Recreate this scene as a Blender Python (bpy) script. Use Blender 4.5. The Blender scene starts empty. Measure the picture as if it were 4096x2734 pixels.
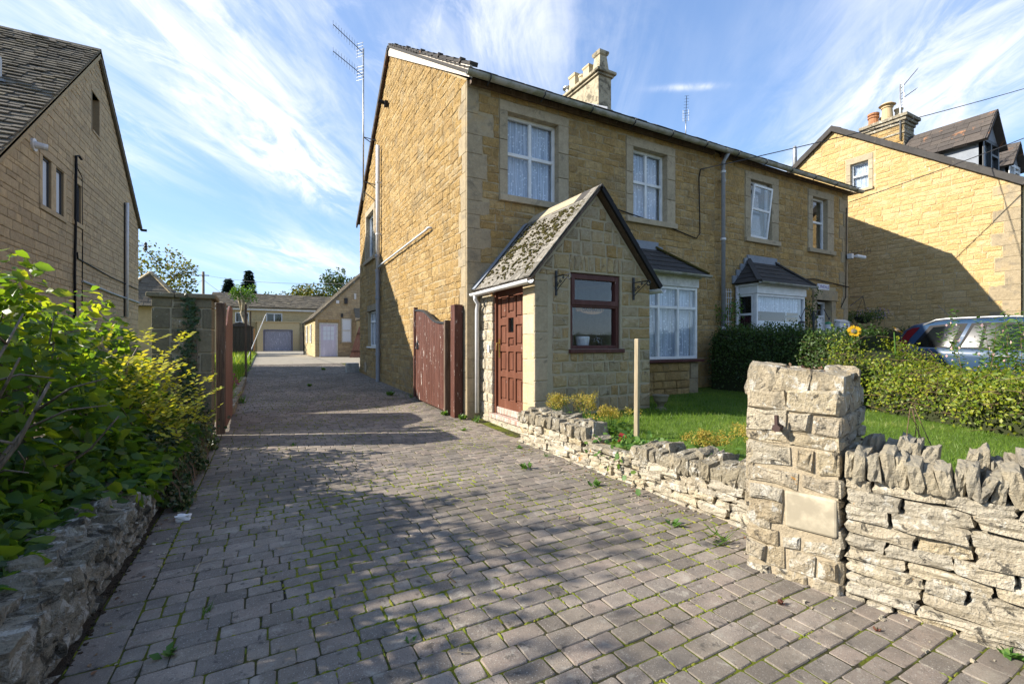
import bpy, math, random
import numpy as np
from mathutils import Vector, Matrix, noise
from mathutils.geometry import intersect_line_plane
R = math.radians
rng = random.Random(11)
nprng = np.random.default_rng(5)
sc = bpy.context.scene
COL = sc.collection

# ------------------------------------------------------------------ camera, light, sky
CAMZ = 1.3
YAW = R(28.4)
cam_d = bpy.data.cameras.new('camera'); cam = bpy.data.objects.new('camera', cam_d); COL.objects.link(cam)
cam.location = (0, 0, CAMZ); cam.rotation_euler = (R(90), 0, -YAW)
cam_d.lens = 16; cam_d.sensor_width = 36; cam_d.clip_start = .05; cam_d.clip_end = 3000
sc.camera = cam

SUN = Vector((1, -.40, -.66)).normalized()          # direction the light travels
SUN_EL = math.asin(-SUN.z)
SUN_AZ = math.atan2(-SUN.x, -SUN.y)                 # clockwise from +Y
sun_d = bpy.data.lights.new('sun', 'SUN'); sun_d.energy = 3.7; sun_d.angle = R(.53); sun_d.color = (1, .93, .82)
sun = bpy.data.objects.new('sun', sun_d); COL.objects.link(sun)
sun.rotation_euler = SUN.to_track_quat('-Z', 'Y').to_euler(); sun.location = (-20, 8, 20)

def build_world():
    w = bpy.data.worlds.new('World'); sc.world = w; w.use_nodes = True
    nt = w.node_tree; nt.nodes.clear(); L = nt.links.new
    def n(t, **k):
        o = nt.nodes.new(t)
        for a, b in k.items(): setattr(o, a, b)
        return o
    out = n('ShaderNodeOutputWorld'); bg = n('ShaderNodeBackground'); L(bg.outputs[0], out.inputs[0])
    bg.inputs[1].default_value = .15
    sky = n('ShaderNodeTexSky', sky_type='NISHITA'); sky.sun_disc = False
    sky.sun_elevation = SUN_EL; sky.sun_rotation = SUN_AZ; sky.air_density = 1.0; sky.dust_density = .15; sky.ozone_density = 2.5
    tc = n('ShaderNodeTexCoord'); sep = n('ShaderNodeSeparateXYZ'); L(tc.outputs['Generated'], sep.inputs[0])
    def m(op, a, b=None, c=None):
        o = n('ShaderNodeMath', operation=op)
        for i, x in enumerate((a, b, c)):
            if x is None: continue
            if isinstance(x, (int, float)): o.inputs[i].default_value = x
            else: L(x, o.inputs[i])
        return o.outputs[0]
    # cirrus layer: project the view direction on a plane overhead, stretch it along the wind
    zc = m('ADD', m('MAXIMUM', sep.outputs[2], 0.0), .16)
    px = m('DIVIDE', sep.outputs[0], zc); py = m('DIVIDE', sep.outputs[1], zc)
    comb = n('ShaderNodeCombineXYZ'); L(px, comb.inputs[0]); L(py, comb.inputs[1])
    rot = n('ShaderNodeMapping'); L(comb.outputs[0], rot.inputs[0]); rot.inputs['Rotation'].default_value = (0, 0, R(36))
    sr = n('ShaderNodeSeparateXYZ'); L(rot.outputs[0], sr.inputs[0])
    def layer(sx, sy, scale, detail, dist, lo, hi, off, rough):
        mp = n('ShaderNodeMapping'); L(rot.outputs[0], mp.inputs[0]); mp.inputs['Scale'].default_value = (sx, sy, 1); mp.inputs['Location'].default_value = off
        t = n('ShaderNodeTexNoise'); L(mp.outputs[0], t.inputs['Vector']); t.inputs['Scale'].default_value = scale; t.inputs['Detail'].default_value = detail
        t.inputs['Distortion'].default_value = dist; t.inputs['Roughness'].default_value = rough
        mr = n('ShaderNodeMapRange', interpolation_type='SMOOTHSTEP'); L(t.outputs[0], mr.inputs[0]); mr.inputs[1].default_value = lo; mr.inputs[2].default_value = hi
        return mr.outputs[0]
    def blob(x, y, rx, ry, amp):                      # a bank of cloud at its place overhead
        dx = m('MULTIPLY', m('SUBTRACT', sr.outputs[0], x), 1 / rx); dy = m('MULTIPLY', m('SUBTRACT', sr.outputs[1], y), 1 / ry)
        return m('MULTIPLY', m('POWER', 2.718, m('MULTIPLY', m('ADD', m('MULTIPLY', dx, dx), m('MULTIPLY', dy, dy)), -1.0)), amp)
    streak = layer(2.4, .55, 1.7, 9, .5, .36, .68, (.3, 2.2, 0), .62)
    wisp = layer(3.2, 1.3, 1.9, 10, .9, .40, .66, (5, .4, 0), .66)
    soft = layer(1.4, .5, 1.1, 4, .3, .35, .65, (2, 7, 0), .5)
    banks = None
    for q in ((-.95, 1.0, .22, .42, 1.0), (-1.06, 1.62, .15, .36, 1.7), (-1.5, 1.15, .2, .4, .8), (-.32, 1.1, .33, .5, .7), (1.0, 1.5, .3, .6, 1.0), (-1.68, 2.55, .3, .35, 1.0), (2.4, .2, .7, .8, .7), (-2.2, -1.5, .8, .9, .7), (.6, -1.8, .9, .9, .7)):
        banks = blob(*q) if banks is None else m('ADD', banks, blob(*q))
    c = m('MULTIPLY', banks, m('ADD', m('ADD', m('MULTIPLY', wisp, .62), m('MULTIPLY', streak, .35)), .12))
    c = m('ADD', c, m('ADD', m('MULTIPLY', m('MULTIPLY', streak, soft), .36), .04))
    c = m('ADD', c, m('MULTIPLY', blob(.34, 1.385, .085, .014, .5), m('ADD', wisp, .3)))
    hor = n('ShaderNodeMapRange', interpolation_type='SMOOTHSTEP'); L(sep.outputs[2], hor.inputs[0]); hor.inputs[1].default_value = .0; hor.inputs[2].default_value = .22
    c = m('MINIMUM', m('MULTIPLY', c, m('ADD', m('MULTIPLY', hor.outputs[0], .75), .25)), .93)
    mx = n('ShaderNodeMix', data_type='RGBA'); L(c, mx.inputs[0]); 
    hs = n('ShaderNodeHueSaturation'); hs.inputs['Saturation'].default_value = 1.0; hs.inputs['Value'].default_value = 1.0
    tnt = n('ShaderNodeMix', data_type='RGBA', blend_type='MULTIPLY'); tnt.inputs[0].default_value = 1; tnt.inputs[7].default_value = (.60, .75, .98, 1)
    v1 = n('ShaderNodeVectorMath', operation='MULTIPLY_ADD'); L(sky.outputs[0], v1.inputs[0]); v1.inputs[1].default_value = (.16,) * 3; v1.inputs[2].default_value = (1, 1, 1)
    v2 = n('ShaderNodeVectorMath', operation='DIVIDE'); L(sky.outputs[0], v2.inputs[0]); L(v1.outputs[0], v2.inputs[1]); L(v2.outputs[0], tnt.inputs[6]); L(tnt.outputs[2], hs.inputs['Color']); L(hs.outputs[0], mx.inputs[6])
    mx.inputs[7].default_value = (2.9, 2.95, 3.05, 1)
    L(mx.outputs[2], bg.inputs[0])
build_world()
sc.view_settings.view_transform = 'Standard'; sc.view_settings.look = 'None'; sc.view_settings.gamma = 1
sc.view_settings.use_curve_mapping = False; sc.view_settings.exposure = 1.55

# ------------------------------------------------------------------ helpers
LOC = {}
def gz(Y):
    P = [(-90, 0), (6, 0), (17, .22), (29, .42), (51, .38), (3000, .4)]
    for (a, za), (b, zb) in zip(P, P[1:]):
        if Y <= b:
            t = max(0, (Y - a) / (b - a)); return za + (zb - za) * t
    return .4

class MB:
    def __init__(s): s.v = []; s.f = []; s.r = []
    def add(s, vs, fs, r=.5):
        o = len(s.v); s.v.extend(vs); s.r.extend([r] * len(vs)); s.f.extend([tuple(i + o for i in f) for f in fs]); return s
    def box(s, a, b, r=.5):
        x0, y0, z0 = a; x1, y1, z1 = b
        return s.add([(x0, y0, z0), (x1, y0, z0), (x1, y1, z0), (x0, y1, z0), (x0, y0, z1), (x1, y0, z1), (x1, y1, z1), (x0, y1, z1)],
                     [(0, 3, 2, 1), (4, 5, 6, 7), (0, 1, 5, 4), (1, 2, 6, 5), (2, 3, 7, 6), (3, 0, 4, 7)], r)
    def fbox(s, F, u0, v0, n0, u1, v1, n1, r=.5):
        P = [F(u, v, n) for n in (n0, n1) for (u, v) in ((u0, v0), (u1, v0), (u1, v1), (u0, v1))]
        return s.add(P, [(0, 3, 2, 1), (4, 5, 6, 7), (0, 1, 5, 4), (1, 2, 6, 5), (2, 3, 7, 6), (3, 0, 4, 7)], r)
    def bar(s, a, b, w, h, up=(0, 0, 1), r=.5):
        a = Vector(a); b = Vector(b); d = (b - a).normalized(); up = Vector(up)
        x = d.cross(up); x = x.normalized() if x.length > 1e-5 else Vector((1, 0, 0)); y = x.cross(d).normalized()
        P = [p + x * sx * w / 2 + y * sy * h / 2 for p in (a, b) for sx, sy in ((-1, -1), (1, -1), (1, 1), (-1, 1))]
        return s.add(P, [(0, 3, 2, 1), (4, 5, 6, 7), (0, 1, 5, 4), (1, 2, 6, 5), (2, 3, 7, 6), (3, 0, 4, 7)], r)
    def prism(s, poly, vec, r=.5):
        n = len(poly); vec = Vector(vec); P = [Vector(p) for p in poly]
        return s.add(P + [p + vec for p in P], [tuple(range(n))[::-1], tuple(range(n, 2 * n))] + [(i, (i + 1) % n, n + (i + 1) % n, n + i) for i in range(n)], r)
    def tube(s, pts, rad, n=8, r=.5, caps=True):
        P = [Vector(p) for p in pts]; k = len(P); rads = rad if isinstance(rad, (list, tuple)) else [rad] * k
        vs = []; x = None
        for i, p in enumerate(P):
            d = (P[min(i + 1, k - 1)] - P[max(i - 1, 0)]).normalized()
            if x is None: x = d.orthogonal().normalized()
            else:
                x = x - d * x.dot(d); x = x.normalized() if x.length > 1e-6 else d.orthogonal().normalized()
            y = d.cross(x)
            vs += [p + (x * math.cos(2 * math.pi * j / n) + y * math.sin(2 * math.pi * j / n)) * rads[i] for j in range(n)]
        fs = [(i * n + j, i * n + (j + 1) % n, (i + 1) * n + (j + 1) % n, (i + 1) * n + j) for i in range(k - 1) for j in range(n)]
        if caps: fs += [tuple(range(n))[::-1], tuple(range((k - 1) * n, k * n))]
        return s.add(vs, fs, r)
    def lathe(s, c, prof, n=16, r=.5, sq=False):
        c = Vector(c); vs = []
        for (a, z) in prof:
            for j in range(n):
                t = 2 * math.pi * (j + (.5 if sq else 0)) / n; k = a * (1 / math.cos(math.pi / 4) if sq else 1)
                vs.append(c + Vector((k * math.cos(t), k * math.sin(t), z)))
        k = len(prof)
        fs = [(i * n + j, i * n + (j + 1) % n, (i + 1) * n + (j + 1) % n, (i + 1) * n + j) for i in range(k - 1) for j in range(n)]
        fs += [tuple(range(n))[::-1], tuple(range((k - 1) * n, k * n))]
        return s.add(vs, fs, r)
    def build(s, name, m, parent=None, smooth=False, bevel=0, origin=None, **pr):
        me = bpy.data.meshes.new(name)
        if parent is not None: L = LOC[parent.name]
        elif origin is not None: L = Vector(origin)
        else:
            a = np.array([tuple(v) for v in s.v]); L = Vector(((a[:, 0].min() + a[:, 0].max()) / 2, (a[:, 1].min() + a[:, 1].max()) / 2, a[:, 2].min()))
        me.from_pydata([(v[0] - L.x, v[1] - L.y, v[2] - L.z) for v in s.v], [], s.f)
        at = me.attributes.new('rnd', 'FLOAT', 'POINT'); at.data.foreach_set('value', s.r)
        if smooth: me.shade_smooth()
        me.materials.append(m); me.update()
        o = bpy.data.objects.new(name, me); COL.objects.link(o)
        if parent is not None: o.parent = parent
        else: o.location = L
        LOC[o.name] = L
        if bevel:
            b = o.modifiers.new('bevel', 'BEVEL'); b.width = bevel; b.segments = 2; b.limit_method = 'ANGLE'; b.angle_limit = R(40)
        return tag(o, **pr)

def tag(o, label=None, cat=None, group=None, kind=None):
    if label: o['label'] = label
    if cat: o['category'] = cat
    if group: o['group'] = group
    if kind: o['kind'] = kind
    return o
def thing(name, loc, label, cat, group=None):
    o = bpy.data.objects.new(name, None); COL.objects.link(o); o.location = loc; o.empty_display_size = .2
    LOC[o.name] = Vector(loc); return tag(o, label, cat, group)
def copy_tree(o, parent=None):
    c = o.copy(); COL.objects.link(c)
    if parent is not None: c.parent = parent
    LOC[c.name] = LOC[o.name]
    for ch in list(o.children): copy_tree(ch, c)
    return c

class Fr:                                            # a wall plane: u along, v up, n out
    def __init__(s, o, u, n, v=(0, 0, 1)): s.o = Vector(o); s.u = Vector(u).normalized(); s.n = Vector(n).normalized(); s.v = Vector(v).normalized()
    def __call__(s, u, v, n=0): return s.o + s.u * u + s.v * v + s.n * n

# ------------------------------------------------------------------ materials
class G:
    def __init__(s, name, rough=.8, spec=.3, metal=0):
        s.m = bpy.data.materials.new(name); s.m.use_nodes = True; s.t = s.m.node_tree; s.b = s.t.nodes['Principled BSDF']; s.out = s.t.nodes['Material Output']
        s.b.inputs['Roughness'].default_value = rough; s.b.inputs['Specular IOR Level'].default_value = spec; s.b.inputs['Metallic'].default_value = metal
        s.vec = s.n('ShaderNodeTexCoord').outputs['Object']
    def n(s, t, **k):
        o = s.t.nodes.new(t)
        for a, b in k.items(): setattr(o, a, b)
        return o
    def put(s, sock, x):
        if isinstance(x, (int, float)): sock.default_value = x
        elif isinstance(x, tuple): sock.default_value = x if len(x) == 4 or len(sock.default_value) == 3 else (*x, 1)
        else: s.t.links.new(x, sock)
    def noise(s, scale, detail=4, rough=.6, dist=0, vec=None, stretch=None):
        v = vec or s.vec
        if stretch:
            mp = s.n('ShaderNodeMapping'); s.put(mp.inputs[0], v); mp.inputs['Scale'].default_value = stretch; v = mp.outputs[0]
        o = s.n('ShaderNodeTexNoise'); s.put(o.inputs['Vector'], v); o.inputs['Scale'].default_value = scale
        o.inputs['Detail'].default_value = detail; o.inputs['Roughness'].default_value = rough; o.inputs['Distortion'].default_value = dist
        return o.outputs[0]
    def voro(s, scale, feature='F1', out=0, rand=1):
        o = s.n('ShaderNodeTexVoronoi', feature=feature); s.put(o.inputs['Vector'], s.vec); o.inputs['Scale'].default_value = scale; o.inputs['Randomness'].default_value = rand
        return o.outputs[out]
    def rnd(s): return s.n('ShaderNodeAttribute', attribute_name='rnd').outputs['Fac']
    def ramp(s, fac, stops, interp='LINEAR'):
        o = s.n('ShaderNodeValToRGB'); s.put(o.inputs[0], fac); e = o.color_ramp; e.interpolation = interp
        while len(e.elements) < len(stops): e.elements.new(.5)
        for i, (p, c) in enumerate(stops): e.elements[i].position = p; e.elements[i].color = (*c, 1) if isinstance(c, tuple) else (c, c, c, 1)
        return o.outputs[0]
    def math(s, op, a, b=0.0):
        o = s.n('ShaderNodeMath', operation=op); s.put(o.inputs[0], a); s.put(o.inputs[1], b); return o.outputs[0]
    def step(s, x, lo, hi, a=0.0, b=1.0):
        o = s.n('ShaderNodeMapRange', interpolation_type='SMOOTHSTEP'); s.put(o.inputs[0], x); o.inputs[1].default_value = lo; o.inputs[2].default_value = hi
        o.inputs[3].default_value = a; o.inputs[4].default_value = b; return o.outputs[0]
    def mix(s, fac, a, b, blend='MIX'):
        o = s.n('ShaderNodeMix', data_type='RGBA', blend_type=blend); s.put(o.inputs[0], fac); s.put(o.inputs[6], a); s.put(o.inputs[7], b); return o.outputs[2]
    def col(s, x): s.put(s.b.inputs['Base Color'], x); return s
    def bump(s, h, strength=.5, dist=.01):
        o = s.n('ShaderNodeBump'); s.put(o.inputs['Height'], h); o.inputs['Strength'].default_value = strength; o.inputs['Distance'].default_value = dist
        if s.b.inputs['Normal'].links: s.put(o.inputs['Normal'], s.b.inputs['Normal'].links[0].from_socket)
        s.put(s.b.inputs['Normal'], o.outputs[0]); return s

def stone_mat(name, pal, mott=.35, bump=.6, bdist=.02, scale=9, lich=(), dark=.0, streak=None):
    g = G(name, .92, .12)
    st = [(i / max(1, len(pal) - 1), c) for i, c in enumerate(pal)]
    c = g.ramp(g.rnd(), st)
    n1 = g.noise(scale, 6, .65); n2 = g.noise(scale * 5, 5, .7, stretch=streak)
    c = g.mix(g.step(n1, .3, .7, 0, mott), c, tuple(x * .55 for x in pal[0]))
    c = g.mix(g.step(n2, .35, .75, 0, mott * .8), c, tuple(min(1, x * 1.35) for x in pal[-1]))
    if dark: c = g.mix(g.step(g.noise(1.1, 6, .7), .52, .68, 0, dark), c, (.06, .055, .045))
    for (lc, ls, lo, hi, amt) in lich:
        c = g.mix(g.step(g.noise(ls, 7, .72, .6), lo, hi, 0, amt), c, lc)
    if streak: c = g.mix(g.step(g.noise(1.4, 6, .7, .2, stretch=(2.6, 2.6, .3)), .52, .72, 0, .45), c, (.17, .125, .07))
    g.col(c)
    h = g.math('ADD', g.math('MULTIPLY', n1, .8), g.math('MULTIPLY', n2, 1.6 if streak else 1.0))
    g.bump(h, bump, bdist)
    return g.m

OCH = [(.46, .30, .12), (.54, .36, .15), (.60, .415, .185), (.64, .47, .24), (.52, .345, .15), (.40, .275, .13), (.57, .37, .135)]
M_ochre = stone_mat('ochre_stone', OCH, .5, 1.0, .05, 8, streak=(1, 1, .4), lich=[((.30, .25, .17), 1.3, .5, .68, .55), ((.2, .135, .06), 3.1, .55, .72, .45), ((.62, .52, .34), 19, .58, .68, .5), ((.10, .075, .045), 1.9, .6, .74, .5)])
M_ochre_right = stone_mat('bright_ochre_stone', [(.48, .325, .135), (.54, .375, .16), (.57, .40, .18), (.60, .44, .23)], .4, 1.0, .035, 7, lich=[((.64, .54, .38), 9, .6, .7, .6), ((.26, .16, .06), 5, .6, .72, .5)])
M_mortar = stone_mat('mortar', [(.38, .30, .18), (.44, .36, .225)], .4, .8, .015, 14)
M_mortar_right = stone_mat('pale_mortar', [(.44, .33, .17), (.5, .39, .22)], .5, .8, .02, 5, lich=[((.62, .54, .4), 4, .55, .66, .8)])
M_quoin = stone_mat('dressed_stone', [(.27, .215, .135), (.33, .265, .17), (.37, .30, .195)], .45, .7, .012, 6, lich=[((.46, .41, .32), 24, .57, .67, .5), ((.13, .115, .09), 3.2, .5, .68, .6), ((.42, .30, .15), 1.7, .52, .66, .6)])
M_sill = stone_mat('sill_stone', [(.33, .275, .185), (.39, .32, .22), (.43, .355, .245)], .4, .5, .008, 6, lich=[((.12, .11, .085), 7, .53, .68, .6), ((.5, .45, .36), 24, .6, .7, .4)])
M_pmortar = stone_mat('pillar_mortar', [(.36, .295, .2), (.41, .34, .235)], .4, .8, .012, 14, lich=[((.2, .17, .12), 6, .54, .66, .6)])
M_porch = stone_mat('porch_stone', [(.40, .25, .085), (.37, .305, .2), (.50, .40, .25), (.44, .29, .115), (.41, .355, .26), (.52, .385, .19), (.30, .26, .19)], .5, 1.0, .025, 11, lich=[((.52, .48, .4), 26, .56, .66, .6), ((.07, .065, .05), 4.2, .57, .68, .7)])
M_porch_mortar = stone_mat('porch_mortar', [(.36, .31, .22), (.41, .355, .25)], .3, .5, .008, 16)
M_left = stone_mat('tan_walling', [(.36, .285, .185), (.43, .34, .215), (.49, .38, .235), (.39, .31, .205), (.53, .41, .25)], .35, .7, .015, 7, lich=[((.16, .135, .1), 2.2, .54, .7, .55)])
M_left_mortar = stone_mat('tan_mortar', [(.2, .155, .1), (.25, .2, .125)], .3, .4, .01, 14)
DL = [((.22, .195, .15), 5, .5, .66, .6), ((.62, .59, .51), 11, .54, .62, .8), ((.05, .047, .042), 15, .56, .63, .85), ((.55, .25, .03), 5.5, .635, .665, .9)]
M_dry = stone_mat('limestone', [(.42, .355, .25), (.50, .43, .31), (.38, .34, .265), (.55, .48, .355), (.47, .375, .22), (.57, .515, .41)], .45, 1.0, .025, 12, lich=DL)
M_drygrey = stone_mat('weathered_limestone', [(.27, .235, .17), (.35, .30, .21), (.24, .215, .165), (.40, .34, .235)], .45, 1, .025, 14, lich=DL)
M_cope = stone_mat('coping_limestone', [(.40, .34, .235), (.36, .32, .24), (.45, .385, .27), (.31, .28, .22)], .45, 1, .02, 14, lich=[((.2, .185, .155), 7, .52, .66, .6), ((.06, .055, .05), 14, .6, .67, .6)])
M_shadewall = stone_mat('shaded_mossy_limestone', [(.30, .265, .2), (.38, .33, .245), (.25, .225, .175), (.42, .37, .28)], .55, 1, .035, 14, lich=[((.62, .59, .52), 12, .52, .59, .85), ((.045, .042, .033), 7, .5, .6, .85), ((.5, .24, .03), 5.5, .67, .7, .8), ((.08, .09, .03), 4, .58, .7, .5)])  # limestone tone lowered to carry the left wall's shade, plus lichen and moss
M_pillarstone = stone_mat('pillar_rubble', [(.33, .26, .165), (.42, .345, .225), (.39, .335, .25), (.47, .40, .285)], .5, 1.0, .025, 10, lich=DL)
M_greyash = stone_mat('grey_ashlar', [(.15, .13, .088), (.19, .165, .11), (.22, .185, .12)], .45, .6, .008, 8, lich=[((.55, .53, .47), 22, .62, .68, .5), ((.07, .065, .055), 6, .55, .7, .5)])
M_yellowwall = stone_mat('pale_walling', [(.42, .33, .18), (.5, .4, .23), (.46, .36, .2)], .3, .5, .01, 8)
M_slate = stone_mat('slate', [(.055, .052, .05), (.075, .07, .066), (.06, .056, .052)], .3, .5, .006, 9, lich=[((.2, .18, .13), 11, .6, .68, .5)])
M_mossslate = stone_mat('lichened_slate', [(.13, .12, .10), (.18, .165, .14), (.22, .2, .17)], .4, .8, .01, 10, lich=[((.40, .37, .31), 14, .5, .62, .5), ((.08, .06, .025), 12, .56, .62, .85)])
M_tile = stone_mat('stone_tile', [(.10, .088, .07), (.14, .122, .096), (.18, .155, .115), (.12, .105, .086), (.22, .185, .125)], .4, .7, .01, 9)
M_browntile = stone_mat('concrete_tile', [(.066, .058, .053), (.085, .074, .066), (.10, .084, .072)], .3, .5, .006, 9, lich=[((.36, .17, .08), 2.6, .6, .68, .7)])
M_moss = stone_mat('moss', [(.055, .06, .015), (.09, .075, .02), (.07, .055, .02)], .4, 1, .02, 40)
M_lead = stone_mat('lead', [(.22, .24, .27), (.27, .29, .32)], .3, .2, .004, 5)
M_cream = stone_mat('cream_render', [(.38, .325, .225), (.45, .385, .27)], .4, .6, .008, 6, lich=[((.08, .072, .055), 2.6, .48, .62, .8), ((.22, .2, .12), 9, .52, .66, .6)])
M_pot = stone_mat('clay_pot', [(.52, .42, .26), (.55, .46, .31), (.45, .33, .18)], .2, .2, .004, 7, lich=[((.16, .15, .09), 5, .55, .7, .6)])

def simple(name, c, rough=.6, spec=.4, metal=0, var=.0, scale=8, bump=0, c2=None):
    g = G(name, rough, spec, metal)
    if var or c2:
        n = g.noise(scale, 5, .6); g.col(g.mix(g.step(n, .35, .65), c, c2 or tuple(x * (1 - var) for x in c)))
        if bump: g.bump(n, bump, .004)
    else: g.col(c)
    return g.m
M_white = simple('white_upvc', (.74, .745, .74), .4, .4, var=.14, scale=6)
M_paintw = simple('old_white_paint', (.66, .65, .62), .6, .3, var=.25, scale=14, bump=.3)
M_iron = simple('black_iron', (.02, .022, .025), .5, .5)
M_blackpl = simple('black_plastic', (.009, .009, .01), .6, .2)
M_galv = simple('galvanised', (.42, .43, .43), .42, .5, .6, var=.3)
M_gutter = simple('grey_gutter', (.36, .35, .32), .5, .4, var=.35, scale=5, c2=(.2, .2, .13))
M_greypipe = simple('grey_plastic_pipe', (.26, .27, .29), .45, .5, var=.15)
M_palepipe = simple('pale_plastic_pipe', (.62, .62, .62), .45, .5, var=.12)
M_terr = simple('terracotta', (.42, .2, .1), .8, .2, var=.3)
M_orange = simple('varnished_wood', (.52, .25, .09), .5, .4, var=.25, scale=20)
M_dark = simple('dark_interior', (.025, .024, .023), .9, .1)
M_inside = simple('plaster', (.62, .60, .56), .9, .1)
M_red = simple('red_lens', (.16, .006, .012), .2, .4)
M_rubber = simple('rubber', (.02, .02, .02), .8, .2)
M_chrome = simple('chrome', (.75, .75, .76), .15, .6, 1)
M_signw = simple('sign_white', (.68, .67, .68), .5, .4, var=.1)
M_ink = simple('sign_ink', (.14, .12, .3), .6, .3)
M_carve = simple('carved_ink', (.05, .03, .02), .7, .2)
M_gcream = simple('bargeboard', (.42, .36, .29), .75, .2, var=.35, scale=18, bump=.4, c2=(.62, .57, .5))
M_rope = simple('wire', (.03, .03, .032), .6, .3)
M_concrete = stone_mat('yard_concrete', [(.27, .24, .19), (.32, .285, .225)], .35, .4, .006, 3, lich=[((.16, .15, .07), 1.4, .56, .68, .6)])
M_soil = stone_mat('soil', [(.075, .057, .04), (.115, .088, .06)], .5, 1, .03, 22)
M_mossbed = stone_mat('joint_moss', [(.06, .06, .02), (.05, .045, .025)], .5, 1, .01, 30, lich=[((.115, .135, .012), 2.0, .42, .55, .95), ((.03, .026, .02), 3.1, .52, .6, .9)])
M_terrain = stone_mat('rough_ground', [(.06, .075, .025), (.09, .09, .035)], .5, .6, .03, 2)
M_turf = stone_mat('turf', [(.07, .12, .015), (.10, .15, .025)], .5, .7, .02, 6)

def wood_mat(name, c, c2, peel=0, peelc=(.6, .56, .5), axis=(14, 14, .7)):
    g = G(name, .55, .3)
    n = g.noise(6, 6, .65, .3, stretch=axis)
    col = g.mix(g.step(n, .35, .65), c, c2)
    if peel:
        p = g.noise(5, 8, .75, .4, stretch=(3.5, 3.5, .8)); col = g.mix(g.step(p, .66 - peel * .1, .69 - peel * .1), col, peelc)
    col = g.mix(g.step(g.noise(2.2, 6, .7, .3, stretch=(3, 3, .6)), .45, .7, 0, .4), col, tuple(min(1, x * 1.5 + .03) for x in c)); g.col(col); g.bump(n, .4, .005); return g.m
M_gate = wood_mat('brown_gate_paint', (.10, .036, .022), (.06, .023, .016), .55)
M_door = wood_mat('brown_door_paint', (.135, .047, .024), (.10, .036, .02), .15)
M_peel = wood_mat('peeling_paint', (.20, .062, .03), (.6, .55, .48), .8)
M_frame = wood_mat('dark_brown_frame', (.085, .026, .02), (.06, .02, .017), .15)
M_gatewarm = wood_mat('red_stained_boards', (.22, .105, .07), (.17, .08, .055), .1)
M_oldwood = wood_mat('weathered_timber', (.13, .09, .06), (.055, .035, .025), .1)
M_post = wood_mat('pale_post', (.38, .31, .2), (.27, .215, .135))
M_shed = wood_mat('dark_shed_boards', (.035, .033, .028), (.055, .05, .04))
M_bark = wood_mat('bark', (.17, .135, .095), (.085, .065, .045), .12, (.28, .26, .2))
M_pole = wood_mat('pole_timber', (.2, .155, .1), (.13, .1, .07))
M_lilac = wood_mat('peeling_lilac_paint', (.56, .54, .66), (.5, .48, .58), .25, (.36, .31, .26))
M_garage = wood_mat('flaking_grey_paint', (.2, .2, .24), (.27, .27, .32), .75, (.62, .62, .72), axis=(3, 3, 9))

def paver_mat():
    g = G('concrete_paver', .85, .2)
    c = g.ramp(g.rnd(), [(0, (.15, .125, .10)), (.2, (.24, .198, .155)), (.4, (.27, .212, .168)), (.6, (.185, .16, .132)), (.8, (.31, .255, .205)), (1, (.26, .215, .165))])
    n = g.noise(5, 6, .7); c = g.mix(g.step(n, .35, .7, 0, .5), c, (.075, .068, .06))
    c = g.mix(g.step(g.voro(75), .24, .16, 0, .5), c, (.44, .41, .35)); c = g.mix(g.step(g.voro(130), .3, .22, 0, .5), c, (.06, .055, .05))
    c = g.mix(g.step(g.noise(240, 2, .6), .56, .66, 0, .5), c, (.30, .28, .25))
    c = g.mix(g.step(g.noise(8, 8, .75, .5), .55, .66, 0, .6), c, (.36, .33, .27))
    c = g.mix(g.step(g.noise(11, 6, .7, .3, stretch=(1.3, 1, 1)), .57, .67, 0, .7), c, (.035, .033, .03))
    c = g.mix(g.step(g.noise(.75, 5, .65), .42, .64, 0, .55), c, (.085, .075, .062)); c = g.mix(g.step(g.noise(1.6, 6, .7, .4), .56, .72, 0, .35), c, (.30, .27, .21)); c = g.mix(g.step(g.noise(3.2, 7, .75, .6), .6, .7, 0, .35), c, (.09, .10, .03))
    g.col(c); g.bump(g.noise(120, 3, .7), .5, .004); g.bump(n, .3, .006); return g.m
M_paver = paver_mat()

def leaf_mat(name, pal, trans=.35, rough=.42, tint=(1.5, 1.6, .5), gloss=.35):
    g = G(name, rough, gloss)
    c = g.ramp(g.rnd(), [(i / max(1, len(pal) - 1), x) for i, x in enumerate(pal)])
    g.col(c)
    tr = g.n('ShaderNodeBsdfTranslucent'); g.put(tr.inputs[0], g.mix(1.0, c, (*tint, 1), 'MULTIPLY'))
    mx = g.n('ShaderNodeMixShader'); mx.inputs[0].default_value = trans
    g.put(mx.inputs[1], g.b.outputs[0]); g.put(mx.inputs[2], tr.outputs[0]); g.put(g.out.inputs[0], mx.outputs[0])
    return g.m
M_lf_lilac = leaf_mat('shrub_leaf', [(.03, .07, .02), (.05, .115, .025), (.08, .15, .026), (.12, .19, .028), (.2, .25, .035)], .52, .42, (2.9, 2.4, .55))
M_lf_gold = leaf_mat('golden_leaf', [(.32, .36, .03), (.46, .45, .05), (.55, .5, .07)], .4, .45, (1.4, 1.3, .6))
M_lf_ivy = leaf_mat('ivy_leaf', [(.018, .042, .014), (.032, .065, .02), (.055, .09, .028), (.12, .09, .045)], .22, .45)
M_lf_hedge = leaf_mat('hedge_leaf', [(.03, .065, .016), (.055, .10, .022), (.09, .13, .026)], .35, .42)
M_lf_lonicera = leaf_mat('yellow_green_leaf', [(.08, .13, .015), (.14, .2, .02), (.23, .26, .022), (.32, .31, .035)], .4, .45, (1.7, 1.6, .5))
M_lf_fuchsia = leaf_mat('fresh_leaf', [(.06, .14, .02), (.10, .19, .03), (.14, .22, .04)], .4, .42)
M_lf_alch = leaf_mat('ochre_flower', [(.30, .20, .03), (.40, .27, .05), (.34, .30, .05), (.22, .22, .04)], .3, .6)
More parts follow.
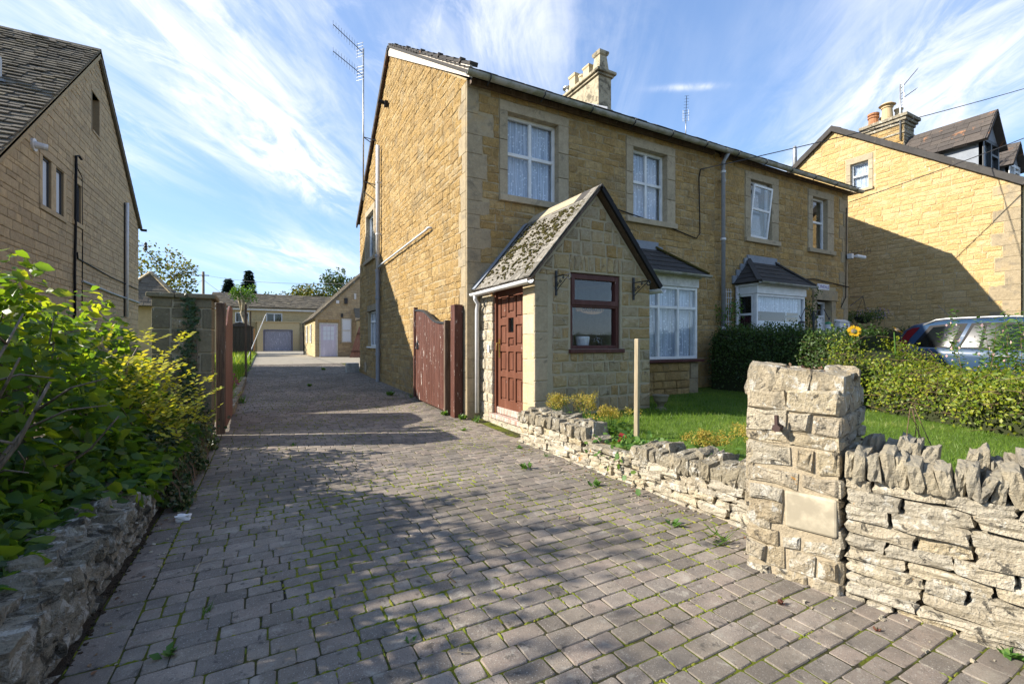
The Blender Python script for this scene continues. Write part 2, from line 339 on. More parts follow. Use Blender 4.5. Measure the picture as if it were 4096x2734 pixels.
M_lf_tree = leaf_mat('tree_leaf', [(.03, .055, .015), (.05, .08, .02), (.08, .10, .022)], .3, .5)
M_lf_gtree = leaf_mat('yellowing_leaf', [(.06, .09, .015), (.11, .13, .02), (.2, .16, .025)], .4, .5, (1.4, 1.3, .5))
M_lf_con = leaf_mat('conifer_needle', [(.012, .032, .02), (.02, .045, .028), (.03, .06, .035)], .1, .6)
M_lf_weed = leaf_mat('weed_leaf', [(.05, .12, .02), (.08, .17, .03), (.13, .2, .04)], .35, .5)
M_grass = leaf_mat('grass_blade', [(.06, .12, .015), (.11, .19, .02), (.17, .25, .035), (.30, .29, .11)], .45, .5, (1.8, 1.8, .5))
M_twig = simple('twig', (.17, .11, .065), .8, .2, var=.4, scale=20)
M_deadleaf = leaf_mat('dead_leaf', [(.12, .055, .025), (.2, .1, .05), (.28, .19, .11)], .2, .7)
M_redleaf = leaf_mat('red_leaf', [(.3, .02, .02), (.45, .05, .05)], .4, .5, (1.5, .6, .6))
M_redweed = leaf_mat('reddish_weed', [(.10, .025, .02), (.14, .05, .03), (.10, .09, .03)], .25, .6, (1.3, .8, .6))
M_yellow = leaf_mat('yellow_petal', [(.62, .36, .01), (.72, .46, .02)], .3, .5, (1.2, 1.1, .6))
M_pink = leaf_mat('pink_flower', [(.6, .35, .35), (.7, .5, .48)], .3, .5, (1.2, 1, 1))
M_magenta = leaf_mat('magenta_flower', [(.35, .02, .12), (.45, .03, .18)], .3, .5, (1.2, 1, 1))
M_blueflower = leaf_mat('blue_flower', [(.15, .15, .42), (.25, .22, .5)], .3, .5, (1.2, 1, 1))

def glass_mat(name='window_glass', tint=(.94, .96, .98), refl=.9):
    g = G(name, .03, .5)
    tr = g.n('ShaderNodeBsdfTransparent'); g.put(tr.inputs[0], tint)
    gl = g.n('ShaderNodeBsdfGlossy'); gl.inputs['Roughness'].default_value = .02; gl.inputs[0].default_value = (refl, refl, refl, 1)
    fr = g.n('ShaderNodeFresnel'); fr.inputs[0].default_value = 1.6
    mx = g.n('ShaderNodeMixShader'); bf = g.math('SUBTRACT', 1.0, g.n('ShaderNodeNewGeometry').outputs['Backfacing']); g.put(mx.inputs[0], g.math('MULTIPLY', bf, g.math('MINIMUM', g.math('MULTIPLY', fr.outputs[0], 1.5), 1.0)))
    g.put(mx.inputs[1], tr.outputs[0]); g.put(mx.inputs[2], gl.outputs[0]); g.put(g.out.inputs[0], mx.outputs[0]); return g.m
M_glass = glass_mat()
M_carglass = glass_mat('car_glass', (.3, .34, .36))
def lace_mat():
    g = G('lace_curtain', .9, .1)
    wv = g.noise(9, 2, .5, stretch=(5, 5, .15))
    leafs = g.step(g.voro(16), .3, .22)
    c = g.mix(g.step(wv, .3, .7), (.36, .40, .46), (.66, .71, .78)); c = g.mix(g.math('MULTIPLY', leafs, .8), c, (.88, .91, .94)); g.col(c); return g.m
M_lace = lace_mat()
M_curtain = simple('maroon_curtain', (.11, .03, .04), .9, .1, var=.4, scale=12)
def car_mat():
    g = G('blue_car_paint', .45, .3, .1); g.col((.014, .042, .09)); g.b.inputs['Coat Weight'].default_value = .35; g.b.inputs['Coat Roughness'].default_value = .05; return g.m
M_car = car_mat()

# ------------------------------------------------------------------ masonry
CAM = Vector((0, 0, CAMZ)); FWD = Vector((math.sin(YAW), math.cos(YAW), 0)); RGT = Vector((math.cos(YAW), -math.sin(YAW), 0))
def in_view(p, m=1.05):
    q = Vector(p) - CAM; d = q.dot(FWD)
    return d > .3 and abs(q.dot(RGT)) < d * 1.125 * m and abs(q.z) < d * .75 * m
def clip_poly(P, hps):
    for a, b, c in hps:
        Q = []
        for i, p in enumerate(P):
            q = P[(i + 1) % len(P)]; dp = a * p[0] + b * p[1] - c; dq = a * q[0] + b * q[1] - c
            if dp <= 0: Q.append(p)
            if dp * dq < 0: t = dp / (dp - dq); Q.append((p[0] + (q[0] - p[0]) * t, p[1] + (q[1] - p[1]) * t))
        P = Q
        if len(P) < 3: return []
    return P
def area(P): return abs(sum(P[i][0] * P[(i + 1) % len(P)][1] - P[(i + 1) % len(P)][0] * P[i][1] for i in range(len(P)))) / 2
def lay(u0, u1, v0, v1, hr, wr, holes=(), clip=(), left=None, right=None, joint=.014, r=rng, jit=0):
    forced = sorted({v0, v1, *[x for h in holes for x in (h[1], h[3]) if v0 < x < v1]})
    vs = [v0]
    for a, b in zip(forced, forced[1:]):
        k = max(1, round((b - a) / ((hr[0] + hr[1]) / 2))); w = [r.uniform(*hr) for _ in range(k)]; s = (b - a) / sum(w); y = a
        for x in w: y += x * s; vs.append(y)
    out = []
    for a, b in zip(vs, vs[1:]):
        if b - a < .03: continue
        m = (a + b) / 2
        iv = [(left(m) if left else u0, right(m) if right else u1)]
        for h in holes:
            if h[1] < m < h[3]:
                iv = [z for (x, y) in iv for z in ((x, min(y, h[0])), (max(x, h[2]), y)) if z[1] - z[0] > .03]
        for x, y in iv:
            k = max(1, round((y - x) / ((wr[0] + wr[1]) / 2 * (.7 + .6 * r.random())))); w = [r.uniform(*wr) for _ in range(k)]; s = (y - x) / sum(w); q = x
            for z in w:
                j = joint / 2; P = [(q + j, a + j + r.uniform(-jit, jit)), (q + z * s - j, a + j + r.uniform(-jit, jit)), (q + z * s - j, b - j + r.uniform(-jit, jit)), (q + j, b - j + r.uniform(-jit, jit))]
                q += z * s; P = clip_poly(P, clip)
                if P and area(P) > .002: out.append(P)
    return out
def stone(mb, F, P, depth, r=rng, rough=.006, fine=True, irr=.006):
    n = len(P); pts = []
    for i, p in enumerate(P):
        q = P[(i + 1) % n]; l = math.hypot(q[0] - p[0], q[1] - p[1]); k = 2 if l > .12 and fine else 1
        for j in range(k):
            t = j / k; pts.append((p[0] + (q[0] - p[0]) * t + r.uniform(-irr, irr), p[1] + (q[1] - p[1]) * t + r.uniform(-irr, irr)))
    n = len(pts); cx = sum(p[0] for p in pts) / n; cy = sum(p[1] for p in pts) / n
    vs = [F(u, v, -.03) for u, v in pts] + [F(u, v, depth * .45 + r.uniform(-1, 1) * rough * .4) for u, v in pts]
    for u, v in pts:
        l = math.hypot(u - cx, v - cy) or 1; k = max(.5, 1 - .014 / l); vs.append(F(cx + (u - cx) * k, cy + (v - cy) * k, depth + r.uniform(-1, 1) * rough))
    fs = [(i + a * n, (i + 1) % n + a * n, (i + 1) % n + (a + 1) * n, i + (a + 1) * n) for a in (0, 1) for i in range(n)]
    if fine:
        for u, v in pts: vs.append(F(cx + (u - cx) * .5, cy + (v - cy) * .5, depth + r.uniform(-.3, 1.1) * rough))
        fs += [(i + 2 * n, (i + 1) % n + 2 * n, (i + 1) % n + 3 * n, i + 3 * n) for i in range(n)]; b = 3 * n
    else: b = 2 * n
    vs.append(F(cx, cy, depth + r.uniform(0, 1.6) * rough)); k = len(vs) - 1
    fs += [(b + i, b + (i + 1) % n, k) for i in range(n)]
    return mb.add(vs, fs, r.random())
def emit(polys, F, m, parent, nmax, depth=(.014, .03), rough=.006, name='stone', fine=True, irr=.006, rest='small_stones'):
    S = []
    for P in polys:
        c = F(sum(p[0] for p in P) / len(P), sum(p[1] for p in P) / len(P)); q = CAM - c
        S.append((area(P) * max(0, q.normalized().dot(F.n)) / q.length_squared * (1 if in_view(c) else .01), P))
    S.sort(key=lambda x: -x[0])
    for w, P in S[:nmax]: stone(MB(), F, P, rng.uniform(*depth), rough=rough, irr=irr).build(name, m, parent)
    if S[nmax:]:
        b = MB()
        for w, P in S[nmax:]: stone(b, F, P, rng.uniform(*depth), rough=rough, fine=fine, irr=irr)
        b.build(rest, m, parent, kind='stuff')
def panel(mb, F, u0, u1, v0, v1, holes=(), t=.3, gable=None):
    us = sorted({u0, u1, *[x for h in holes for x in (h[0], h[2])]}); vs = sorted({v0, v1, *[x for h in holes for x in (h[1], h[3])]})
    for a, b in zip(us, us[1:]):
        for c, d in zip(vs, vs[1:]):
            if any(h[0] <= (a + b) / 2 <= h[2] and h[1] <= (c + d) / 2 <= h[3] for h in holes): continue
            mb.add([F(a, c), F(b, c), F(b, d), F(a, d)], [(0, 1, 2, 3)]); mb.add([F(a, c, -t), F(b, c, -t), F(b, d, -t), F(a, d, -t)], [(3, 2, 1, 0)])
    for (a, c, b, d) in list(holes) + [(u0, v0, u1, v1)]:
        mb.add([F(x, y, n) for n in (0, -t) for x, y in ((a, c), (b, c), (b, d), (a, d))], [(0, 1, 5, 4), (1, 2, 6, 5), (2, 3, 7, 6), (3, 0, 4, 7)])
    if gable: mb.prism([F(u, v) for u, v in gable], -F.n * t)
    return mb
def gable_with_hole(mb, F, hole, U, e, ru, rv, t=.3):
    u0, v0, u1, v1 = hole; s = (rv - e) / ru; top = lambda u: e + s * u if u <= ru else rv - (rv - e) / (U - ru) * (u - ru)
    for P in ([(0, -.2), (u0, -.2), (u0, top(u0)), (0, e)], [(u1, -.2), (U, -.2), (U, e), (ru, rv), (u1, top(u1))] if u1 < ru else [(u1, -.2), (U, -.2), (U, e), (u1, top(u1))],
              [(u0, -.2), (u1, -.2), (u1, v0), (u0, v0)], [(u0, v1), (u1, v1), (u1, top(u1))] + ([(ru, rv)] if u0 < ru < u1 else []) + [(u0, top(u0))]):
        mb.prism([F(u, v) for u, v in P], -F.n * t)

def window(parent, F, u0, v0, u1, v1, cols=(), rows=(), rec=.1, bw=.055, m=None, curtain=None, depth=.06, bars=None, glass=None):
    m = m or M_white; g = .022; b = MB(); U = [u0] + list(cols) + [u1]; V = [v0] + list(rows) + [v1]; n0, n1 = -rec - depth, -rec
    b.fbox(F, u0, v0, n0, u0 + bw, v1, n1); b.fbox(F, u1 - bw, v0, n0, u1, v1, n1)
    b.fbox(F, u0 + bw, v0, n0, u1 - bw, v0 + bw, n1); b.fbox(F, u0 + bw, v1 - bw, n0, u1 - bw, v1, n1)
    for c in cols: b.fbox(F, c - bw * .55, v0 + bw, n0 + .004, c + bw * .55, v1 - bw, n1 - .003)
    for i, v in enumerate(rows):
        for j in range(len(U) - 1):
            a = U[j] + (bw if j == 0 else bw * .55); e = U[j + 1] - (bw if j == len(U) - 2 else bw * .55)
            b.fbox(F, a, v - bw * .55, n0 + .002, e, v + bw * .55, n1 - .001)
    w = b.build('window', m, parent, bevel=.006)
    for i in range(len(U) - 1):
        for j in range(len(V) - 1):
            a = U[i] + (bw if i == 0 else bw * .55); e = U[i + 1] - (bw if i == len(U) - 2 else bw * .55)
            c = V[j] + (bw if j == 0 else bw * .55); d = V[j + 1] - (bw if j == len(V) - 2 else bw * .55)
            MB().fbox(F, a - .004, c - .004, n0 + .02, e + .004, d + .004, n0 + .028).build('pane', glass or M_glass, w)
    if curtain: drape(F, u0 + .02, v0 + .02, u1 - .02, v1 - .02, n0 - .05, curtain, w)
    return w
def drape(F, u0, v0, u1, v1, n, m, parent, waves=9, amp=.022):
    k = 48; vs = []
    for i in range(k + 1):
        u = u0 + (u1 - u0) * i / k; z = n + amp * math.sin(i / k * waves * 2 * math.pi + math.sin(i * .35)) 
        vs += [F(u, v0, z), F(u, v1, z)]
    MB().add(vs, [(2 * i, 2 * i + 2, 2 * i + 3, 2 * i + 1) for i in range(k)]).build('curtain', m, parent, smooth=True)
def surround(parent, F, u0, v0, u1, v1, jl, jr, lh, sh, m=None, t=.30, pr=.022, sp=.055):
    m = m or M_sill; r = rng
    MB().fbox(F, u0 - jl, v1 - .004, -.2, u1 + jr, v1 + lh, pr, r.random()).build('lintel', m, parent, bevel=.008)
    for a, b in ((u0 - jl, u0 + .004), (u1 - .004, u1 + jr)):
        y = v0; k = 3
        for i in range(k):
            y2 = v0 + (v1 - v0) * (i + 1) / k + (r.uniform(-.06, .06) if i < k - 1 else 0)
            MB().fbox(F, a, y + .004, -.2, b, y2 - .006, pr + r.uniform(-.001, .001), r.random()).build('jamb_stone', m, parent, bevel=.006); y = y2
    MB().fbox(F, u0 - jl - .02, v0 - sh, -.2, u1 + jr + .02, v0 + .003, pr + sp, r.random()).build('sill', m, parent, bevel=.01)
def quoins(parent, F, u, sgn, v0, v1, m, hr=(.22, .42), wr=((.2, .3), (.34, .5)), pr=.014):
    y = v0; k = 0; W = []
    while y < v1 - .1:
        h = min(rng.uniform(*hr), v1 - y); w = rng.uniform(*wr[k % 2]); W.append((y, y + h, w))
        a, b = (u, u + w) if sgn > 0 else (u - w, u)
        MB().fbox(F, a, y + .0025, -.12, b, y + h - .0025, pr + rng.uniform(-.002, .002), rng.random()).build('quoin', m, parent, bevel=.005)
        y += h; k += 1
    return lambda v: u + sgn * (next((w for a, b, w in W if a <= v < b), .3) + .012)
def half_gutter(mb, a, b, r=.06, up=(0, 0, 1), r_=.5):
    a = Vector(a); b = Vector(b); d = (b - a).normalized(); x = d.cross(Vector(up)).normalized(); z = x.cross(d)
    k = 8; vs = []
    for p in (a, b):
        for rr in (r, r * .86): vs += [p + x * math.cos(math.pi * j / k) * rr - z * math.sin(math.pi * j / k) * rr for j in range(k + 1)]
    n = k + 1; fs = []
    for j in range(k): fs += [(j, j + 1, 2 * n + j + 1, 2 * n + j), (n + j, 3 * n + j, 3 * n + j + 1, n + j + 1), (j, n + j, n + j + 1, j + 1), (2 * n + j, 2 * n + j + 1, 3 * n + j + 1, 3 * n + j)]
    for o in (0, k): fs.append((o, o + 2 * n, o + 3 * n, o + n))
    return mb.add(vs, fs, r_)
def tile_rows(F, U, V, rowh, w, th, clip=None, lift=.02, r=rng, ragged=.012):
    out = []; k = int(V / rowh + .5)
    for i in range(k):
        v = i * V / k; u = -r.random() * w
        while u < U:
            ww = w * r.uniform(.75, 1.25); a = max(0, u); b = min(U, u + ww); u += ww
            if b - a < .04: continue
            if clip and not clip((a + b) / 2, v + rowh / 2): continue
            out.append((a + .003, b - .003, v - r.random() * ragged, min(V, v + V / k * 1.3), th * r.uniform(.8, 1.3), lift * r.uniform(.8, 1.5)))
    return out
def tile(mb, F, t):
    a, b, v, e, th, lift = t
    P = [F(a, v, lift), F(b, v, lift + rng.uniform(-.003, .003)), F(b, e, .004), F(a, e, .004)]; Q = [p + F.n * th for p in P]
    return mb.add(P + Q, [(3, 2, 1, 0), (4, 5, 6, 7), (0, 1, 5, 4), (1, 2, 6, 5), (2, 3, 7, 6), (3, 0, 4, 7)], rng.random())
def emit_tiles(T, F, m, parent, nmax, name='tile', rest='roof_tiles'):
    S = []
    for t in T:
        c = F((t[0] + t[1]) / 2, t[2]); S.append(((1 if in_view(c) else 0) / (c - CAM).length, t))
    S.sort(key=lambda x: -x[0])
    for w, t in S[:nmax]: tile(MB(), F, t).build(name, m, parent)
    if S[nmax:]:
        b = MB()
        for w, t in S[nmax:]: tile(b, F, t)
        b.build(rest, m, parent, kind='stuff')
def text_mesh(body, size, F, u, v, n, m, parent, ext=.002, name='lettering'):
    c = bpy.data.curves.new(name, 'FONT'); c.body = body; c.size = size; c.extrude = ext; c.align_x = 'CENTER'; c.align_y = 'CENTER'
    t = bpy.data.objects.new(name, c); COL.objects.link(t); dg = bpy.context.evaluated_depsgraph_get()
    me = bpy.data.meshes.new_from_object(t.evaluated_get(dg)); COL.objects.unlink(t); bpy.data.objects.remove(t)
    M = Matrix((F.u, F.v, F.n)).transposed()
    b = MB(); b.add([F(u, v, n) + M @ x.co for x in me.vertices], [tuple(p.vertices) for p in me.polygons])
    return b.build(name, m, parent)

# ------------------------------------------------------------------ ground
def sheet(name, poly, z, m, kind='structure', step=None):
    MB().add([(x, y, z(y) if callable(z) else z) for x, y in poly], [tuple(range(len(poly)))]).build(name, m, origin=(0, 0, 0), kind=kind)
def strip_sheet(name, x0, x1, ys, off, m, drop=.0):
    b = MB(); vs = []
    for y in ys: vs += [(x0, y, gz(y) + off), (x1, y, gz(y) + off)]
    b.add(vs, [(2 * i, 2 * i + 1, 2 * i + 3, 2 * i + 2) for i in range(len(ys) - 1)]); return b.build(name, m, origin=(0, 0, 0), kind='structure')
strip_sheet('ground', -900, 900, [-900, -60, 0, 6, 10, 17, 23, 29, 51, 300, 2200], -.09, M_terrain)
strip_sheet('driveway_bed', -.82, 3.3, [-3, 0, 6, 8, 10, 12, 14, 17, 21, 22.6], -.0045, M_mossbed)
strip_sheet('yard', -.9, 14, [22.6, 26, 29, 40, 51], -.006, M_concrete)
strip_sheet('yard_behind_house', 3.3, 14, [17.0, 19, 22.6], -.008, M_concrete)
def yard_turf():
    strip_sheet('back_lawn', -6, -.55, [9.4, 12, 17, 22, 29, 40], .03, M_turf)
yard_turf()

# pavers: courses run across the drive, a border course along the left edge
PAVT = []
def pavers():
    root = thing('driveway', (1.2, 4, 0), 'weathered grey block paved driveway with moss in its joints running past the cottage', 'driveway')
    del root['category'], root['label']; root['kind'] = 'structure'
    T = []; y = -1.2; row = .108
    while y < 22.5:
        h = row * rng.uniform(.95, 1.06); x = -.66
        bw = .17
        x1 = 3.16 if y < 5.1 else (3.25 if y < 7.06 else 3.0)
        if y < 7: x1 = min(x1, 3.2 if 4.9 < y < 5.35 else 2.95 if y > 1.6 else 3.6)
        x = -.70 + bw + .0
        while x < x1:
            w = rng.choice((.09, .12, .13, .145, .165, .175, .19))
            e_ = rng.uniform(.001, .0045); T.append((x + e_, y + rng.uniform(.0015, .0035), min(x + w, x1 + .05) - e_, y + h - rng.uniform(.0015, .0035))); x += w
        y += h
    y = -1.2
    while y < 22.5: T.append((-.70 + .004, y + .004, -.70 + .165, y + .25)); y += .256
    PAVT.extend(T); S = []
    for t in T:
        c = Vector(((t[0] + t[2]) / 2, (t[1] + t[3]) / 2, 0)); q = (c - CAM).length; S.append((q if in_view(c, 1.08) else 60 + q, t))
    S.sort()
    big = MB()
    for i, (d, t) in enumerate(S):
        b = MB() if i < 300 else big; x0, y0, x1, y1 = t; zc = gz((y0 + y1) / 2) + rng.uniform(-.003, .003); tx = rng.uniform(-.012, .012); ty = rng.uniform(-.012, .012); cx, cy = (x0 + x1) / 2, (y0 + y1) / 2
        def z(x, y, dz): return (x, y, zc + dz + (x - cx) * tx + (y - cy) * ty + (gz(y) - gz(cy)))
        if d < 9:
            c = .008; e = .006; pts = lambda a: [(x0 + a + c, y0 + a), (x1 - a - c, y0 + a), (x1 - a, y0 + a + c), (x1 - a, y1 - a - c), (x1 - a - c, y1 - a), (x0 + a + c, y1 - a), (x0 + a, y1 - a - c), (x0 + a, y0 + a + c)]
            J = [(rng.uniform(-.003, .003), rng.uniform(-.003, .003)) for _ in range(8)]
            vs = [z(x + j[0], y + j[1], dz) for (a, dz) in ((0, -.03), (0, -.004), (.004, 0)) for (x, y), j in zip(pts(a), J)]
            fs = [(i_ + 8 * k, (i_ + 1) % 8 + 8 * k, (i_ + 1) % 8 + 8 * k + 8, i_ + 8 * k + 8) for k in (0, 1) for i_ in range(8)] + [tuple(range(16, 24))]
        else:
            vs = [z(x, y, dz) for (a, dz) in ((0, -.02), (.006, 0)) for x, y in ((x0 + a, y0 + a), (x1 - a, y0 + a), (x1 - a, y1 - a), (x0 + a, y1 - a))]
            fs = [(0, 1, 5, 4), (1, 2, 6, 5), (2, 3, 7, 6), (3, 0, 4, 7), (4, 5, 6, 7)]
        b.add(vs, fs, rng.random())
        if i < 300: b.build('paver', M_paver, root)
    big.build('distant_pavers', M_paver, root, kind='stuff')
pavers()
LZ = .27
sheet('front_lawn', [(3.05, 5.24), (3.02, 1.75), (2.95, 1.4), (3.55, -1.0), (3.7, -1.9), (10.4, -1.9), (10.4, 7.05), (5.32, 7.05), (5.32, 5.24)], LZ, M_turf)
sheet('neighbour_driveway', [(10.4, -1.9), (17.8, -1.9), (17.8, 17), (15.1, 17), (15.1, 7.05), (10.4, 7.05)], .18, M_concrete)
sheet('flower_bed', [(-.76, 7.2), (-.76, -1.6), (-5.5, -1.6), (-5.5, 11.2), (-1.3, 11.2), (-1.3, 7.2)], .2, M_soil)

# ------------------------------------------------------------------ left cottage of the pair, with the gable and the porch
HA = thing('cottage', (2.96, 7.06, 0), 'left ochre stone cottage of the pair, with sunlit gable and gabled front porch', 'house', 'stone cottages along the street')
HB = thing('cottage', (15.0, 7.06, 0), 'right ochre stone cottage of the pair, its bay window half hidden by a clipped hedge', 'house', 'stone cottages along the street')
FA = Fr((2.96, 7.06, 0), (1, 0, 0), (0, -1, 0)); FG = Fr((2.96, 7.06, 0), (0, 1, 0), (-1, 0, 0)); FB = Fr((9.16, 7.06, 0), (1, 0, 0), (0, -1, 0))
EV = 5.70; RU, RV = 5.29, 9.17; GW = 9.84; SF, SR = (RV - EV) / RU, (RV - 5.62) / (GW - RU)
W1 = (.76, 3.86, 1.84, 5.34); W2 = (3.68, 3.86, 4.66, 5.33)
WG1 = (7.44, 3.97, 8.62, 5.45); WG2 = (6.9, 1.16, 8.3, 2.28)
b = MB(); panel(b, FA, 0, 6.2, -.3, EV, [W1, W2]); panel(b, FG, .3, GW, -.3, 5.6, [WG1, WG2], gable=[(0, 5.6), (GW, 5.6), (GW, 5.62), (RU, RV), (0, EV)])
b.box((8.9, 7.36, -.3), (9.155, 16.6, 5.6)); b.box((3.3, 16.6, -.3), (9.155, 16.9, 5.6)); b.build('wall', M_mortar, HA)
ql = quoins(HA, FA, -.004, 1, -.1, EV - .02, M_quoin); 
qg = quoins(HA, FG, -.004 + .03, 1, -.1, EV + .05, M_quoin, wr=((.16, .24), (.26, .36)), pr=.012)
def grow(w, l, r, t, s): return (w[0] - l, w[1] - s, w[2] + r, w[3] + t)
PORCH_HOLE = (.3, -.1, 2.3, 2.3); BAY_HOLE = (2.7, 0, 4.85, 2.65)
facA = lay(0, 6.2, -.05, EV - .02, (.10, .19), (.15, .44), [grow(W1, .16, .23, .18, .11), grow(W2, .19, .25, .18, .11), PORCH_HOLE, BAY_HOLE], left=ql, jit=.006)
emit(facA, FA, M_ochre, HA, 110, (.004, .014), .006, irr=.011)
gab = lay(0, GW, -.05, RV, (.10, .18), (.16, .42), [grow(WG1, .2, .2, .2, .12), grow(WG2, .1, .1, .2, .04)], clip=[(-SF, 1, EV - .03), (SR, 1, RV + SR * RU - .03)], left=lambda v: qg(v) if v < EV else 0, jit=.006)
emit(gab, FG, M_ochre, HA, 190, (.003, .014), .007, irr=.011)
surround(HA, FA, *W1, .15, .22, .17, .11); surround(HA, FA, *W2, .18, .24, .17, .11)
window(HA, FA, *W1, cols=[1.30], rows=[4.66], curtain=M_lace, rec=.12); window(HA, FA, *W2, cols=[4.17], rows=[4.66], curtain=M_lace, rec=.12)
surround(HA, FG, *WG1, .18, .18, .18, .11); window(HA, FG, *WG1, cols=[8.03], rows=[], curtain=M_lace)
MB().fbox(FG, WG2[0] - .1, WG2[3], -.2, WG2[2] + .1, WG2[3] + .2, .03).build('lintel', M_quoin, HA, bevel=.01)
window(HA, FG, *WG2, cols=[7.4, 7.85], rows=[1.95], curtain=M_lace, rec=.07); MB().fbox(FG, WG2[0] - .04, WG2[1] - .05, -.1, WG2[2] + .1, WG2[1] - .003, .05).build('window_ledge', M_white, HA)

# roof of the pair, split at the party line
def pair_roof(parent, x0, x1, verge_l, verge_r):
    e0 = Vector((0, 6.84, EV - .1 + .06)); rd = Vector((0, 12.35, RV + .05)); e1 = Vector((0, 17.08, 5.53))
    b = MB()
    for a, c in ((e0, rd), (rd, e1)):
        n = (c - a).cross(Vector((1, 0, 0))).normalized(); n = n if n.z > 0 else -n
        P = [Vector((x, p.y, p.z)) for x, p in ((x0, a), (x1, a), (x1, c), (x0, c))]
        b.prism(P, n * .05)
    b.build('roof', M_slate, parent)
    sf = (rd - e0).length; F1 = Fr((x0, e0.y - .05, e0.z + .04), (1, 0, 0), (0, -.55, .84), (rd - e0)); F1.n = F1.u.cross(F1.v)
    emit_tiles(tile_rows(F1, x1 - x0, sf, .25, .3, .014), F1, M_slate, parent, 0)
    F2 = Fr((x1, e1.y + .05, e1.z + .04), (-1, 0, 0), (0, .6, .8), (rd - e1)); F2.n = F2.u.cross(F2.v)
    emit_tiles(tile_rows(F2, x1 - x0, (rd - e1).length, .25, .3, .014), F2, M_slate, parent, 0)
    for k in range(int((x1 - x0) / .45)):
        x = x0 + k * .45; c = rd + Vector((x, 0, 0))
        MB().prism([c + Vector((0, -.16, -.09)), c + Vector((0, 0, .035)), c + Vector((0, .16, -.1))], (.445, 0, 0), rng.random()).build('ridge_tile', M_slate, parent)
pair_roof(HA, 2.87, 9.155, 1, 0); pair_roof(HB, 9.16, 15.12, 0, 1)
# verge: pale bargeboard in front, dark verge tiles behind
def verge():
    a = Vector((2.90, 6.80, EV - .12)); r_ = Vector((2.90, 12.35, RV + .0)); e = Vector((2.90, 17.05, 5.5))
    MB().prism([a, a + Vector((0, 0, .2)), r_ + Vector((0, 0, .06)), r_ + Vector((0, 0, -.18))], (.045, 0, 0)).build('bargeboard', M_gcream, HA)
    MB().prism([e, e + Vector((0, 0, .14)), r_ + Vector((0, .005, .06)), r_ + Vector((0, .005, -.1))], (.03, 0, 0)).build('bargeboard', M_frame, HA, label='thin dark red rear bargeboard')
    k = 17
    for i in range(k):
        p = r_.lerp(e, (i + .03) / k); q = r_.lerp(e, (i + 1.06) / k); up = Vector((0, .6, .79))
        b = MB(); b.prism([p + up * .06, q + up * .085, q + up * .02 - Vector((0, 0, .1)), p - Vector((0, 0, .1))], (-.045, 0, 0), rng.random()); b.build('verge_tile', M_browntile, HA)
    k = 15
    for i in range(k):
        p = a.lerp(r_, (i + .03) / k) + Vector((0, 0, .19 - .15 * i / k)); q = a.lerp(r_, (i + 1.05) / k) + Vector((0, 0, .19 - .15 * (i + 1) / k)); up = Vector((0, -.55, .84)); s = 1 - .7 * (i / k)
        h_ = .05 + .05 * i / k; b = MB(); b.prism([p, q, q + up * (h_ - .01), p + up * (h_ + .018)], (.14, 0, 0), rng.random()); b.build('verge_tile', M_slate, HA)
        if i % 3 == 1: MB().box((2.88, p.y - .02, p.z + h_ - .02), (2.98, p.y + .08, p.z + h_ + .045), .5).build('tile_lump', M_browntile, HA)
verge()
for par, x0, x1 in ((HA, 2.84, 9.15), (HB, 9.16, 15.22)):
    half_gutter(MB(), (x0, 6.78, EV - .03), (x1, 6.78, EV - .035), .07).build('gutter', M_gutter, par, smooth=False)
    MB().box((x0 + .16, 6.96, EV - .1), (x1 - .1, 7.03, EV - .02)).build('eaves_shade_strip', M_oldwood, par)  # dark strip drawn in for the shadow under the gutter
    x = x0 + .4
    while x < x1:
        MB().tube([(x, 6.86, EV - .14), (x, 6.80, EV - .13), (x, 6.71, EV - .09), (x, 6.70, EV - .02)], .011, 5).build('gutter_bracket', M_iron, par); x += 1.05
MB().tube([(9.3, 6.8, 5.62), (9.3, 6.93, 5.45), (9.3, 6.93, .2)], .045, 10).build('downpipe', M_greypipe, HB, smooth=True)
for z in (1.6, 3.65, 5.2): MB().tube([(9.3, 6.93, z), (9.3, 6.93, z + .05)], .058, 10).build('pipe_clip', M_palepipe, HB)

